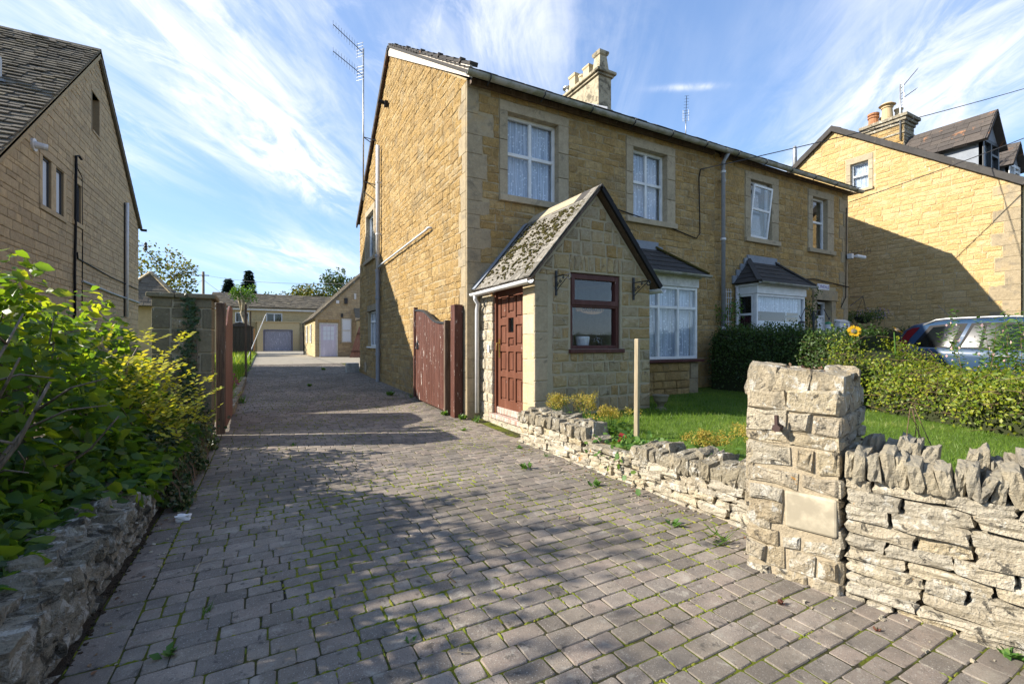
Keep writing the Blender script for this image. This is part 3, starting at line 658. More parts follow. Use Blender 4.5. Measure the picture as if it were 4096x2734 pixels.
# chimney on the party line
def chimney_main():
    x0, x1, y0, y1 = 9.0, 9.5, 11.05, 13.15
    c = MB().box((x0, y0, 8.0), (x1, y1, 9.55)).build('chimney', M_cream, HA)
    MB().box((x0 - .05, y0 - .05, 8.35), (x1 + .05, y1 + .05, 8.55)).build('plinth', M_cream, c, bevel=.03)
    MB().box((x0 - .13, y0 - .13, 9.6), (x1 + .13, y1 + .13, 9.7)).build('cornice', M_cream, c, bevel=.03)
    MB().box((x0 - .06, y0 - .06, 9.53), (x1 + .06, y1 + .06, 9.6)).build('cornice', M_cream, c, bevel=.01)
    MB().prism([(x0 - .03, 10.6, 8.15), (x0 - .03, 12.1, 9.02), (x0 - .03, 12.1, 9.2), (x0 - .03, 10.6, 8.32)], (.02, 0, 0)).build('flashing', M_lead, c)
    xm = (x0 + x1) / 2
    MB().lathe((xm, 11.26, 9.7), [(.19, 0), (.135, .52), (.17, .55), (.19, .6), (.19, .66), (.15, .66)], 4, .9, True).build('chimney_pot', M_cream, c)
    MB().lathe((xm, 11.8, 9.7), [(.17, 0), (.15, .42), (.18, .46), (.18, .5), (.13, .5)], 4, .2, True).build('chimney_pot', M_pot, c)
    MB().lathe((xm - .02, 12.15, 9.7), [(.13, 0), (.12, .32), (.145, .34), (.145, .4), (.1, .4)], 14, .5).build('chimney_pot', M_pot, c, smooth=False)
    MB().lathe((xm, 12.55, 9.7), [(.17, 0), (.15, .5), (.18, .53), (.19, .6), (.14, .6)], 4, .1, True).build('chimney_pot', M_pot, c)
    p = MB().lathe((xm, 12.98, 9.7), [(.12, 0), (.12, .22), (.14, .24), (.1, .26), (.1, .34), (.2, .38), (.2, .4), (.06, .46)], 14, .4)
    p.build('chimney_pot', M_galv, c, label='round pot with a black cowl')
chimney_main()

# bays
def bay(parent, x0, x1, yf, z0, hipl, eave_z, cols, rows, m_roof, dwarf, fl=(None,)):
    F = Fr((x0, yf, 0), (1, 0, 0), (0, -1, 0)); W = x1 - x0
    by = MB().box((x0 + .05, yf + .06, z0 - .06), (x1 - .05, 7.04, z0)).build('bay_window', M_frame if dwarf else M_white, parent)
    if dwarf:
        MB().fbox(F, -.08, z0 - .06, -.5, W + .1, z0 - .01, .09).build('bay_sill', M_frame, by, bevel=.008)
        MB().box((x0 + .03, yf + .03, -.05), (x1 - .03, 7.05, z0 - .06)).build('plinth_wall', M_mortar, by)
        emit(lay(0, W - .25, .05, z0 - .07, (.13, .18), (.2, .4)), F, M_ochre, by, 40)
        quoins(by, F, W, -1, .02, z0 - .065, M_quoin, hr=(.25, .32), wr=((.2, .25), (.28, .34)))
    h = eave_z - z0 - .3
    w = window(by, F, 0, z0, W, z0 + h, cols, rows, rec=.02, bw=.05) if False else None
    # frame as sub-parts of the bay
    b = MB(); U = [0] + cols + [W]; V = [z0] + rows + [z0 + h]; bw = .055
    for i, u in enumerate(U): b.fbox(F, u - (0 if i == 0 else bw / 2 if i < len(U) - 1 else bw), z0, -.09, u + (bw if i == 0 else bw / 2 if i < len(U) - 1 else 0), z0 + h, -.01)
    for i in range(len(U) - 1):
        for j, v in enumerate(V):
            a = U[i] + (bw if i == 0 else bw / 2); e = U[i + 1] - (bw if i == len(U) - 2 else bw / 2)
            b.fbox(F, a, v - (0 if j == 0 else bw / 2 if j < len(V) - 1 else bw), -.088, e, v + (bw if j == 0 else bw / 2 if j < len(V) - 1 else 0), -.012)
    b.build('window_frame', M_white, by, bevel=.005)
    for i in range(len(U) - 1):
        for j in range(len(V) - 1): MB().fbox(F, U[i] + .02, V[j] + .02, -.055, U[i + 1] - .02, V[j + 1] - .02, -.047).build('pane', M_glass, by)
    # returns
    FL = Fr((x0, yf, 0), (0, 1, 0), (-1, 0, 0)); FR_ = Fr((x1, yf, 0), (0, 1, 0), (1, 0, 0)); D = 7.05 - yf
    for Q in (FL, FR_):
        b = MB(); b.fbox(Q, .095, z0, -.07, .095 + .05, z0 + h, 0); b.fbox(Q, D - .06, z0, -.07, D, z0 + h, 0)
        for v in (z0, z0 + h * .66, z0 + h - .05): b.fbox(Q, .145, v, -.07, D - .06, v + .05, -.002)
        b.build('window_frame', M_white, by); MB().fbox(Q, .1, z0 + .02, -.045, D - .02, z0 + h - .02, -.04).build('pane', M_glass, by)
    MB().box((x0 - .02, yf - .02, z0 + h), (x1 + .02, 7.05, eave_z - .1)).build('fascia', M_white if not dwarf else M_paintw, by, bevel=.01)
    MB().box((x0 - .06, yf - .06, eave_z - .12), (x1 + .06, 7.05, eave_z - .06)).build('fascia', M_white if not dwarf else M_paintw, by, bevel=.01)
    # hipped roof
    ov = .16; ex0, ex1, ey = x0 - ov, x1 + ov, yf - ov; run = 7.05 - ey; rz = eave_z + .56; ix0, ix1 = ex0 + run * .85, ex1 - run * .85
    if ix1 - ix0 < .3: m_ = (ix0 + ix1) / 2; ix0, ix1 = m_ - .3, m_ + .3
    A, B_, C_, D_ = Vector((ex0, ey, eave_z - .05)), Vector((ex1, ey, eave_z - .05)), Vector((ix1, 7.05, rz)), Vector((ix0, 7.05, rz))
    E_, G_ = Vector((ex0, 7.05, eave_z - .05)), Vector((ex1, 7.05, eave_z - .05)); H_, K_ = Vector((ix0, 7.055, eave_z - .05)), Vector((ix1, 7.055, eave_z - .05))
    MB().add([A, B_, C_, D_, E_, G_], [(0, 1, 2, 3), (0, 3, 4), (1, 5, 2), (0, 4, 5, 1), (3, 2, 5, 4)]).build('bay_roof', M_slate, by)
    n = 5
    for (p, q, s, t) in ((A, B_, C_, D_), (E_, A, D_, D_), (B_, G_, C_, C_)):
        nrm = (q - p).cross(t - p).normalized(); nrm = nrm if nrm.z > 0 else -nrm
        for i in range(n):
            a, c = i / n, (i + 1.15) / n; c = min(c, 1); L0, R0, L1, R1 = p.lerp(t, a), q.lerp(s, a), p.lerp(t, c), q.lerp(s, c)
            k = max(1, int((R0 - L0).length / .27))
            for j in range(k):
                o = .5 / k if i % 2 else 0; f0, f1 = max(0, j / k - o), ((j + 1) / k - o) if j < k - 1 or not i % 2 else 1
                z = [L0.lerp(R0, f0), L0.lerp(R0, f1), L1.lerp(R1, f1), L1.lerp(R1, f0)]; lo = nrm * rng.uniform(.016, .026); hi = nrm * .006
                Vx = [z[0] + hi * .5, z[1] + hi * .5, z[2] + hi * .5, z[3] + hi * .5, z[0] + lo, z[1] + lo, z[2] + hi, z[3] + hi]
                MB().add(Vx, [(4, 5, 6, 7), (0, 1, 5, 4), (1, 2, 6, 5), (3, 0, 4, 7)], rng.random()).build('slate', m_roof, by)
    for p, q in ((A, D_), (B_, C_)): MB().bar(p + Vector((0, 0, .03)), q + Vector((0, -.02, .04)), .11, .035).build('hip_tile', M_moss if dwarf else M_slate, by)
    MB().box((ix0 - .05, 7.0, rz - .03), (ix1 + .05, 7.045, rz + .14)).build('flashing', M_lead, by)
    for p, q, s in ((D_, E_, -1), (C_, G_, 1)):
        for i in range(4):
            c = p.lerp(q, (i + .5) / 4); MB().box((c.x - .09, 7.0, c.z - .05), (c.x + .09, 7.042, c.z + .13)).build('flashing', M_lead, by)
    half_gutter(MB(), (ex0, ey - .03, eave_z - .05), (ex1, ey - .03, eave_z - .055), .05).build('gutter', M_gutter, by)
    return by, F, U, V
bA, FbA, UA, VA = bay(HA, 5.60, 7.79, 6.40, .96, True, 2.70, [.55, 1.10, 1.64], [1.98], M_slate, True)
drape(FbA, .06, 1.0, 2.12, 2.36, -.14, M_lace, bA, 16, .02)
bB, FbB, UB, VB = bay(HB, 9.93, 11.86, 6.52, .96, True, 2.72, [], [], M_slate, False)
drape(FbB, .08, 2.02, 1.85, 2.40, -.12, M_lace, bB, 14, .012); drape(FbB, .08, 1.0, 1.85, 1.80, -.12, M_lace, bB, 18, .012)
MB().box((10.0, 6.98, 1.0), (11.8, 7.05, 2.4)).build('room_dark_panel', M_dark, bB)  # dark slab stands in for the unlit room behind the bay
MB().box((5.68, 6.99, 1.0), (7.72, 7.05, 2.4)).build('room_dark_panel', M_dark, bA)
FbL = Fr((9.93, 6.52, 0), (0, 1, 0), (-1, 0, 0)); drape(FbL, .2, 1.0, .5, 1.9, -.06, M_curtain, bB, 4, .012)
MB().tube([(9.86, 6.97, 2.62), (9.86, 6.97, .3)], .04, 10).build('rainwater_pipe', M_palepipe, HB, smooth=True)

# right cottage of the pair
W3 = (1.31, 3.86, 2.18, 5.31); W4 = (4.01, 3.86, 4.75, 5.30); DR = (4.2, .2, 4.95, 2.46)
b = MB(); panel(b, FB, .0, 5.84, -.3, EV, [W3, W4, DR]); b.box((14.7, 7.36, -.3), (15.0, 16.6, 5.6)); b.prism([(14.7, 7.06, 5.6), (14.7, 16.9, 5.6), (14.7, 16.9, 5.62), (14.7, 12.35, RV), (14.7, 7.06, EV)], (.3, 0, 0))
b.box((9.17, 16.6, -.3), (14.7, 16.9, 5.6)); b.build('wall', M_mortar, HB)
qr = quoins(HB, FB, 5.844, -1, 0, EV - .02, M_quoin)
fb = lay(0, 5.84, 0, EV - .02, (.10, .19), (.15, .42), [grow(W3, .22, .3, .18, .11), grow(W4, .23, .34, .18, .11), (.75, 0, 2.75, 2.7), (4.0, 0, 5.2, 2.85)], right=qr, jit=.006)
emit(fb, FB, M_ochre, HB, 300, (.004, .014), .006, irr=.011)
surround(HB, FB, *W3, .2, .28, .17, .11); surround(HB, FB, *W4, .21, .32, .17, .11)
w3 = window(HB, FB, *W3, rows=[], rec=.1, bw=.05)
Ft = Fr(FB(1.36, 3.92, -.09), FB.u, (0, -1, 0), (0, -.12, 1)); Ft.u = (FB.u + Vector((0, .0, .0))).normalized()
sash = MB()
Fs = Fr(FB(W3[0] + .05, W3[1] + .06, -.085), (1, 0, -.03), (0, -1, -.07), (.03, -.10, 1)); s_w, s_h = .76, 1.28
for (a, c, e, d) in ((0, 0, .055, s_h), (s_w - .055, 0, s_w, s_h), (.055, 0, s_w - .055, .055), (.055, s_h - .055, s_w - .055, s_h), (.055, .66, s_w - .055, .715)): sash.fbox(Fs, a, c, -.03, e, d, .02)
sash.build('open_sash', M_white, w3, bevel=.004); MB().fbox(Fs, .04, .04, -.01, s_w - .04, s_h - .04, -.004).build('pane', M_glass, w3)
window(HB, FB, *W4, rows=[4.64], rec=.1, bw=.05)
MB().fbox(FB, W4[0], W4[1], -.26, W4[0] + .32, W4[3], -.24).build('curtain', M_curtain, HB) if False else None
b = MB().fbox(FB, 4.0, 2.46, -.2, 5.2, 2.74, .06); b.build('door_lintel', M_quoin, HB, bevel=.012)
for u in (4.0, 4.955): MB().fbox(FB, u, 0, -.2, u + .2, 2.455, .03).build('door_jamb', M_quoin, HB, bevel=.008)
d = MB(); d.fbox(FB, 4.2, .22, -.24, 4.26, 2.44, -.16); d.fbox(FB, 4.89, .22, -.24, 4.95, 2.44, -.16); d.fbox(FB, 4.26, 2.38, -.24, 4.89, 2.44, -.16); d.fbox(FB, 4.26, 2.0, -.24, 4.89, 2.05, -.16); d.build('door_frame', M_white, HB, bevel=.004)
MB().fbox(FB, 4.26, 2.05, -.21, 4.89, 2.38, -.2).build('pane', M_glass, HB)
dd = MB().fbox(FB, 4.265, .24, -.22, 4.885, 1.99, -.18); [dd.fbox(FB, u, v, -.178, u + .24, v2, -.165) for u in (4.31, 4.60) for v, v2 in ((.35, 1.0), (1.1, 1.85))]; dd.build('door', M_white, HB, bevel=.006)
sg = thing('house_sign', FB(4.48, 2.66, .062), 'small white house name plate LYNDALE above the right cottage doorway', 'sign')
MB().fbox(FB, 4.22, 2.75, .0, 4.78, 2.91, .045).build('plate', M_signw, sg, bevel=.004); text_mesh('LYNDALE', .125, FB, 4.5, 2.828, .047, M_ink, sg)

# ------------------------------------------------------------------ porch
M_sidestone = stone_mat('pale_ochre_ashlar', [(.46, .37, .22), (.52, .43, .28), (.50, .38, .19), (.55, .47, .33)], .4, .7, .012, 9, lich=[((.26, .2, .12), 6, .56, .7, .5), ((.6, .54, .43), 18, .56, .66, .5)])
FP = Fr((3.2, 5.26, 0), (1, 0, 0), (0, -1, 0)); FS = Fr((3.2, 5.26, 0), (0, 1, 0), (-1, 0, 0))
PW = (.58, 1.20, 1.50, 2.29); PD = (.33, .13, 1.335, 2.22); PE, PA = 2.22, 3.44
po = MB(); gable_with_hole(po, FP, PW, 2.1, PE, 1.05, PA, .25); panel(po, FS, .25, 1.79, -.2, 2.28, [PD], .25); po.box((5.05, 5.51, -.2), (5.3, 7.05, 2.28))
PO = po.build('porch', M_porch_mortar, HA)
SL = (PA - PE) / 1.05
pst = lay(0, 2.1, -.05, PA, (.13, .2), (.12, .36), [(PW[0] - .02, PW[1] - .03, PW[2] + .02, PW[3] + .02), (0, -.05, .27, PE), (PW[0] - .02, PW[3] + .02, PW[2] + .02, PW[3] + .25)], clip=[(-SL, 1, PE - .05), (SL, 1, PE + SL * 2.1 - .05)], joint=.03)
u = PW[0] - .02
while u < PW[2]: w = rng.uniform(.075, .12); pst.append([(u + .012, PW[3] + .03), (u + w - .012, PW[3] + .03), (u + w - .012, PW[3] + .24), (u + .012, PW[3] + .24)]); u += w
emit(pst, FP, M_porch, PO, 170, (.008, .02), .006, irr=.01)
y = -.1
while y < PE - .05:
    h = min(rng.uniform(.22, .38), PE - y); w = rng.choice((.2, .27)); MB().fbox(FP, -.012, y + .004, -.2, w, y + h - .004, .012, rng.random()).build('quoin', M_sill, PO, bevel=.012); y += h
y = -.1
while y < PE: h = min(rng.uniform(.2, .36), 2.22 - y); MB().fbox(FS, .012, y + .004, -.2, .32, y + h - .004, .014, rng.random()).build('quoin', M_sidestone, PO, bevel=.012); y += max(h, .02)
emit(lay(1.3, 1.79, -.05, 2.2, (.12, .2), (.14, .3), joint=.02), FS, M_dry, PO, 40, (.006, .02), .008)
# door
MB().fbox(FS, PD[0], -.1, -.2, PD[2], .1, .02).build('doorstep', M_dry, PO, bevel=.01)
MB().fbox(FS, PD[0] - .02, .1, -.16, PD[2] + .02, .165, .05).build('threshold', M_peel, PO, bevel=.006)
f = MB(); f.fbox(FS, PD[0], .165, -.16, PD[0] + .055, 2.2, -.03); f.fbox(FS, PD[2] - .075, .165, -.16, PD[2], 2.2, -.03); f.fbox(FS, PD[0] + .055, 2.12, -.16, PD[2] - .075, 2.2, -.03); f.build('door_frame', M_door, PO, bevel=.005)
def door():
    u0, u1, v0, v1 = PD[0] + .06, PD[2] - .08, .175, 2.115; W, H = u1 - u0, v1 - v0
    cx = [(.10, .33), (.40, .60), (.67, .90)]
    rowsL = [(.115, .30), (.345, .505), (.555, .715), (.77, .94)]; C = [(.115, .30), (.345, .505), (.545, .615), (.81, .945)]
    b = MB(); cells = []
    for k, (a, e) in enumerate(cx):
        for (c, d) in (C if k == 1 else rowsL): cells.append((u0 + a * W, v0 + c * H, u0 + e * W, v0 + d * H))
    gl = (u0 + .40 * W, v0 + .655 * H, u0 + .60 * W, v0 + .77 * H)
    panel(b, Fr(FS(0, 0, -.07), FS.u, FS.n), u0, u1, v0, v1, cells + [gl], .045)
    for (a, c, e, d) in cells:
        n0, n1 = -.095, -.073; i = .022; j = .035
        P = [(a, c), (e, c), (e, d), (a, d)]; Q = [(a + i, c + i), (e - i, c + i), (e - i, d - i), (a + i, d - i)]; S = [(a + j, c + j), (e - j, c + j), (e - j, d - j), (a + j, d - j)]
        vs = [FS(*p, n0 + .004) for p in P] + [FS(*p, n0) for p in Q] + [FS(*p, n1) for p in S]
        b.add(vs, [(x, (x + 1) % 4, 4 + (x + 1) % 4, 4 + x) for x in range(4)] + [(4 + x, 4 + (x + 1) % 4, 8 + (x + 1) % 4, 8 + x) for x in range(4)] + [(8, 9, 10, 11)])
    b.build('door', M_door, PO)
    MB().fbox(FS, *gl[:2], -.1, *gl[2:], -.09).build('pane', M_glass, PO)
    MB().fbox(FS, u0, v0, -.072, u1, v0 + .05 * H, -.045).build('weatherboard', M_peel, PO, bevel=.008)
    hx = u1 - .055; k = MB().fbox(FS, hx - .022, 1.05, -.07, hx + .022, 1.35, -.062); k.tube([FS(hx, 1.28, -.062), FS(hx, 1.28, -.02), FS(hx, 1.24, -.012), FS(hx - .0, 1.17, -.012)], .009, 8); k.build('door_handle', simple('brass', (.55, .38, .12), .3, .5, .9), PO)
    MB().fbox(FS, PD[2] + .03, 1.13, .02, PD[2] + .075, 1.25, .045).build('doorbell', M_white, PO, bevel=.006)
door()
# porch window
def pwin():
    u0, v0, u1, v1 = PW; b = MB(); t = 1.83
    for (a, c, e, d) in ((u0, v0, u0 + .06, v1), (u1 - .06, v0, u1, v1), (u0 + .06, v0, u1 - .06, v0 + .05), (u0 + .06, v1 - .06, u1 - .06, v1), (u0 + .06, t - .03, u1 - .06, t + .03)): b.fbox(FP, a, c, -.14, e, d, -.03)
    b.build('window_frame', M_frame, PO, bevel=.005)
    c = MB(); i = .055
    for (a, q, e, d) in ((u0 + .03, t + .0, u0 + .09, v1 - .03), (u1 - .09, t, u1 - .03, v1 - .03), (u0 + .09, t, u1 - .09, t + .075), (u0 + .09, v1 - .09, u1 - .09, v1 - .03)): c.fbox(FP, a, q, -.1, e, d, -.012)
    c.build('top_casement', M_frame, PO, bevel=.006)
    MB().fbox(FP, u0 + .08, t + .06, -.06, u1 - .08, v1 - .08, -.054).build('pane', M_glass, PO); MB().fbox(FP, u0 + .05, v0 + .04, -.09, u1 - .05, t - .02, -.084).build('pane', M_glass, PO)
    MB().fbox(FP, u0 - .03, v0 - .06, -.1, u1 + .05, v0 - .003, .05).build('window_ledge', M_frame, PO, bevel=.008)
    MB().fbox(FP, u0 + .03, v0 - .02, -.26, u1 - .03, v0 + .012, -.145).build('inner_ledge', M_white, PO)
    MB().box((3.46, 6.9, .15), (5.04, 6.98, 2.2)).build('inner_wall', M_inside, PO)
    MB().box((4.15, 6.86, .15), (4.4, 6.895, 2.1)).build('inner_door', M_frame, PO)
    MB().box((3.46, 5.52, .08), (5.04, 6.9, .14)).build('floor', M_oldwood, PO)
pwin()
def porch_roof():
    hw, ov = 1.05, .11; ex = hw + ov; ez = PE - ov * SL + .04; rz = PA + .06; xm = 4.25
    for s in (-1, 1):
        a0, a1 = Vector((xm + s * ex, 5.17, ez)), Vector((xm + s * ex, 7.05, ez)); r0, r1 = Vector((xm, 5.17, rz)), Vector((xm, 7.05, rz))
        n = (a1 - a0).cross(r0 - a0).normalized(); n = n if n.z > 0 else -n
        MB().prism([a0, a1, r1, r0], n * .03).build('roof_board', M_oldwood, PO)
        o = a0 if s > 0 else a1; F = Fr(o + n * .03, (a1 - a0) * s, n, r0 - a0); F.u = (a1 - a0).normalized() * (1 if s > 0 else -1)
        T = tile_rows(F, 1.88, (r0 - a0).length - .02, .21, .27, .012, lift=.012)
        emit_tiles(T, F, M_mossslate if s < 0 else M_slate, PO, 90, 'slate', 'slates')
        if s < 0:
            mo = MB()
            for _ in range(1500):
                u, v = rng.random() * 1.6 + .22, (rng.random() ** .75) * 1.45 + .05
                if rng.random() > .45 + .9 * noise.noise(Vector((u * 3, v * 3, 0))): continue
                q = rng.uniform(.008, .03); c = F(u, v, .028); k = 5
                vs = [c + (F.u * math.cos(t * 2 * math.pi / k) * q + F.v * math.sin(t * 2 * math.pi / k) * q * .8) for t in range(k)] + [c + F.n * q * .8 + F.u * rng.uniform(-.005, .005)]
                vs2 = [x + F.n * q * .45 for x in vs[:k]]
                mo.add(vs[:k] + vs2 + [vs[k]], [(t, (t + 1) % k, k + (t + 1) % k, k + t) for t in range(k)] + [(k + t, k + (t + 1) % k, 2 * k) for t in range(k)], rng.random())
            mo.build('moss', M_moss, PO, kind='stuff')
            MB().prism([F(.0, .0, .035), F(.15, 0, .035), F(.12, 1.58, .045), F(.0, 1.58, .045)], F.n * .012).build('flashing', M_lead, PO)
        # plain verge slates, one row along the front edge
        k = 7
        for i in range(k):
            p, q = a0.lerp(r0, i / k), a0.lerp(r0, (i + 1) / k); up = n * (.055)
            MB().prism([p + up + Vector((0, -.03, 0)), q + up + Vector((0, -.03, 0)), q + up + Vector((0, .14, 0)), p + up * 1.15 + Vector((0, .14, 0))], n * .012, rng.random()).build('verge_slate', M_mossslate if s < 0 else M_blackpl, PO)
            if s > 0: MB().prism([p - n * .012, q - n * .012, q + n * .058, p + n * .066], (0, -.04, 0), .5).build('verge_trim', M_blackpl, PO, bevel=.004)
        g = MB(); half_gutter(g, (xm + s * (ex + .05), 5.12, ez - .01), (xm + s * (ex + .05), 7.03, ez - .03), .055); g.build('gutter', M_white, PO)
    for i in range(4):
        y = 5.13 + i * .48; MB().prism([(xm - .16, y, rz - .10), (xm, y, rz + .075), (xm + .16, y, rz - .10), (xm, y, rz + .045)], (0, .475, 0)).build('ridge_tile', M_sill if i else M_slate, PO)
    x = xm - ex - .05
    MB().tube([(x, 6.9, ez - .05), (x, 6.9, ez - .13), (x + .06, 6.92, ez - .2), (x + .06, 6.96, ez - .3), (x + .06, 6.96, .12)], .034, 10).build('downpipe', M_palepipe, PO, smooth=True)
porch_roof()

# pipes on the gable
p = MB().tube([(2.86, 13.48, 7.0), (2.86, 13.48, 3.4)], .058, 12); p.build('soil_pipe', M_palepipe, HA, smooth=True)
p = MB().tube([(2.86, 13.48, 3.4), (2.86, 13.48, .1)], .06, 12); [p.tube([(2.86, 13.48, z), (2.86, 13.48, z + .08)], .075, 12) for z in (.9, 2.55, 3.0, 3.32, 3.75)]; p.build('soil_pipe', M_greypipe, HA, smooth=False)
for z in (5.9, 4.4): MB().tube([(2.86, 13.48, z), (2.86, 13.48, z + .05)], .068, 12).tube([(2.86, 13.48, z + .02), (2.95, 13.4, z + .02)], .012, 6).build('pipe_clip', M_palepipe, HA)
MB().tube([(2.97, 8.85, 3.60), (2.88, 8.87, 3.60), (2.88, 9.0, 3.585), (2.88, 13.2, 3.5), (2.86, 13.42, 3.44)], .024, 8).build('waste_pipe', M_palepipe, HA, smooth=True)
MB().box((2.84, 12.5, 7.72), (2.93, 12.62, 7.86)).tube([(2.93, 12.56, 7.8), (2.7, 12.62, 7.86)], .05, 6).build('flood_lamp', M_blackpl, HA)
MB().fbox(FG, 8.55, .3, 0, 8.85, .62, .035).build('air_brick', M_sill, HA)

# ------------------------------------------------------------------ right hand neighbour house
HR = thing('house', (17.85, 4.25, 0), 'bright ochre stone house at far right with slate dormers, gable shadowed by the cottage pair', 'house', 'stone cottages along the street')
FR = Fr((17.85, 4.25, 0), (0, 1, 0), (-1, 0, 0)); RL, RE, RR = 9.2, 5.60, 8.88; RS = (RR - RE) / 4.6
WR = (3.52, 6.5, 4.06, 7.44)
b = MB(); panel(b, FR, 0, RL, -.2, RE, [], .3); panel(b, FR, 0, RL, RE + .002, 7.5, [WR], .3) if False else None
poly = [(0, -.2), (RL, -.2), (RL, RE), (4.6, RR), (0, RE)]
# gable wall in two leaves round the window
b = MB(); gable_with_hole(b, FR, WR, RL, RE, 4.6, RR); b.box((18.15, 4.25, -.2), (27, 4.55, RE)); b.box((18.15, 13.1, -.2), (27, 13.4, RE)); b.build('wall', M_mortar_right, HR)
qrr = quoins(HR, FR, .0, 1, 0, RE, M_quoin, hr=(.3, .42), wr=((.3, .36), (.5, .62)))
gs = lay(0, RL, 1.0, RR, (.13, .2), (.24, .52), [grow(WR, .2, .16, .22, .1)], clip=[(-RS, 1, RE - .05), (RS, 1, RE + RS * RL - .05)], left=lambda v: qrr(v) if v < RE else 0, joint=.02)
emit(gs, FR, M_ochre_right, HR, 300, (.005, .014), .007, irr=.01)
surround(HR, FR, *WR, .13, .13, .2, .09); window(HR, FR, *WR, rows=[7.0], rec=.08, bw=.05, curtain=M_lace)
def house_roof(parent, Fo, ux, L, U, e, ru, rv, m, over=.12, tilew=.3, rowh=.26, nmax=0, thick=.06, name='roof'):
    # Fo: gable frame; ux: ridge direction
    ux = Vector(ux)
    for s in (0, 1):
        ue = -over if s == 0 else U + over; sl = (rv - e) / (ru if s == 0 else U - ru)
        pe = Fo(ue, e - sl * over + .03) - ux * over; pr = Fo(ru, rv + .03) - ux * over; q = ux * (L + over)
        n = (pr - pe).cross(q).normalized(); n = n if n.z > 0 else -n
        MB().prism([pe, pe + q, pr + q, pr], n * thick).build(name, m, parent)
        T = Fr(pe + n * thick, ux, n, pr - pe)
        if T.u.cross(T.v).dot(n) < 0: T = Fr(pe + n * thick + q, -ux, n, pr - pe)
        emit_tiles(tile_rows(T, q.length, (pr - pe).length, rowh, tilew, .014), T, m, parent, nmax if s == 0 else 0)
house_roof(HR, FR, (1, 0, 0), 9, RL, RE, 4.6, RR, M_slate)
for s in (-1, 1):
    a = FR(4.6, RR + .06, .0); e = FR(4.6 + s * 4.72, RE - .03, .0)
    k = 16
    for i in range(k):
        p, q = a.lerp(e, i / k), a.lerp(e, (i + 1.0) / k); z = rng.uniform(-.006, .006)
        MB().prism([p + Vector((0, 0, -.13 + z)), q + Vector((0, 0, -.13 + z)), q + Vector((0, 0, .07 + z)), p + Vector((0, 0, .07 + z))], (-.13, 0, 0), rng.random()).build('verge_slate', M_slate, HR)
half_gutter(MB(), (17.72, 4.05, RE - .03), (27, 4.05, RE - .04), .07).build('gutter', M_gutter, HR)
def dormer(x0, w, yf, ez, apex):
    zr = lambda y: RE + RS * (y - 4.25) + .05; x1 = x0 + w; xm = x0 + w / 2; back = lambda z: 4.25 + (z - RE) / RS
    d = MB(); zb = zr(yf)
    d.prism([(x0, yf, zb - .1), (x0, yf, ez), (x0, back(ez), ez)], (.06, 0, 0)); o = d.build('dormer', M_lead, HR)
    MB().prism([(x1, yf, zb - .1), (x1, yf, ez), (x1, back(ez), ez)], (-.06, 0, 0)).build('dormer_cheek', M_lead, o)
    MB().prism([(x0, yf + .02, ez), (x1, yf + .02, ez), (xm, yf + .02, apex - .06)], (0, .06, 0)).build('gable_panel', M_lead, o)
    FD = Fr((x0, yf, 0), (1, 0, 0), (0, -1, 0)); f = MB()
    for (a, c, e, q) in ((0, zb - .1, .09, ez), (w - .09, zb - .1, w, ez), (.09, ez - .09, w - .09, ez), (.09, zb - .1, w - .09, zb + .02), (w / 2 - .04, zb + .02, w / 2 + .04, ez - .09), (w / 2 + .04, zb + .52, w - .09, zb + .58)): f.fbox(FD, a, c, -.08, e, q, .02)
    f.build('window_frame', M_iron if x0 < 20 else M_white, o); MB().fbox(FD, .05, zb, -.05, w - .05, ez - .03, -.045).build('pane', M_glass, o); MB().fbox(FD, .06, zb, -.16, w - .06, ez - .03, -.12).build('blind', M_lace, o)
    for s in (-1, 1):
        ov = .14; sl = (apex - ez) / (w / 2); xe = xm + s * (w / 2 + ov); ze = ez - ov * sl; y0 = yf - .16
        P = [Vector((xe, y0, ze)), Vector((xe, back(ze) + .05, ze)), Vector((xm, back(apex) + .05, apex)), Vector((xm, y0, apex))]
        n = (P[1] - P[0]).cross(P[3] - P[0]).normalized(); n = n if n.z > 0 else -n
        MB().prism(P, n * .05).build('dormer_roof', M_browntile, o)
        F = Fr(P[0] + n * .05 if s > 0 else P[0] + n * .05, (0, 1, 0), n, P[3] - P[0]); V = (P[3] - P[0]).length; be = P[1].y - P[0].y; br = P[2].y - P[3].y
        if s < 0:
            emit_tiles(tile_rows(F, max(be, br), V, .2, .3, .016, clip=lambda u, v: u < be + (br - be) * v / V, lift=.016), F, M_browntile, o, 80, 'slate', 'slates')
    for i in range(int((back(apex) - yf) / .42)):
        MB().prism([(xm - .13, yf - .16 + i * .42, apex - .05), (xm, yf - .16 + i * .42, apex + .10), (xm + .13, yf - .16 + i * .42, apex - .05)], (0, .41, 0), rng.random()).build('ridge_tile', M_browntile, o)
dormer(18.02, 1.24, 5.05, 7.16, 7.94); dormer(21.8, 1.05, 5.48, 7.29, 7.94)
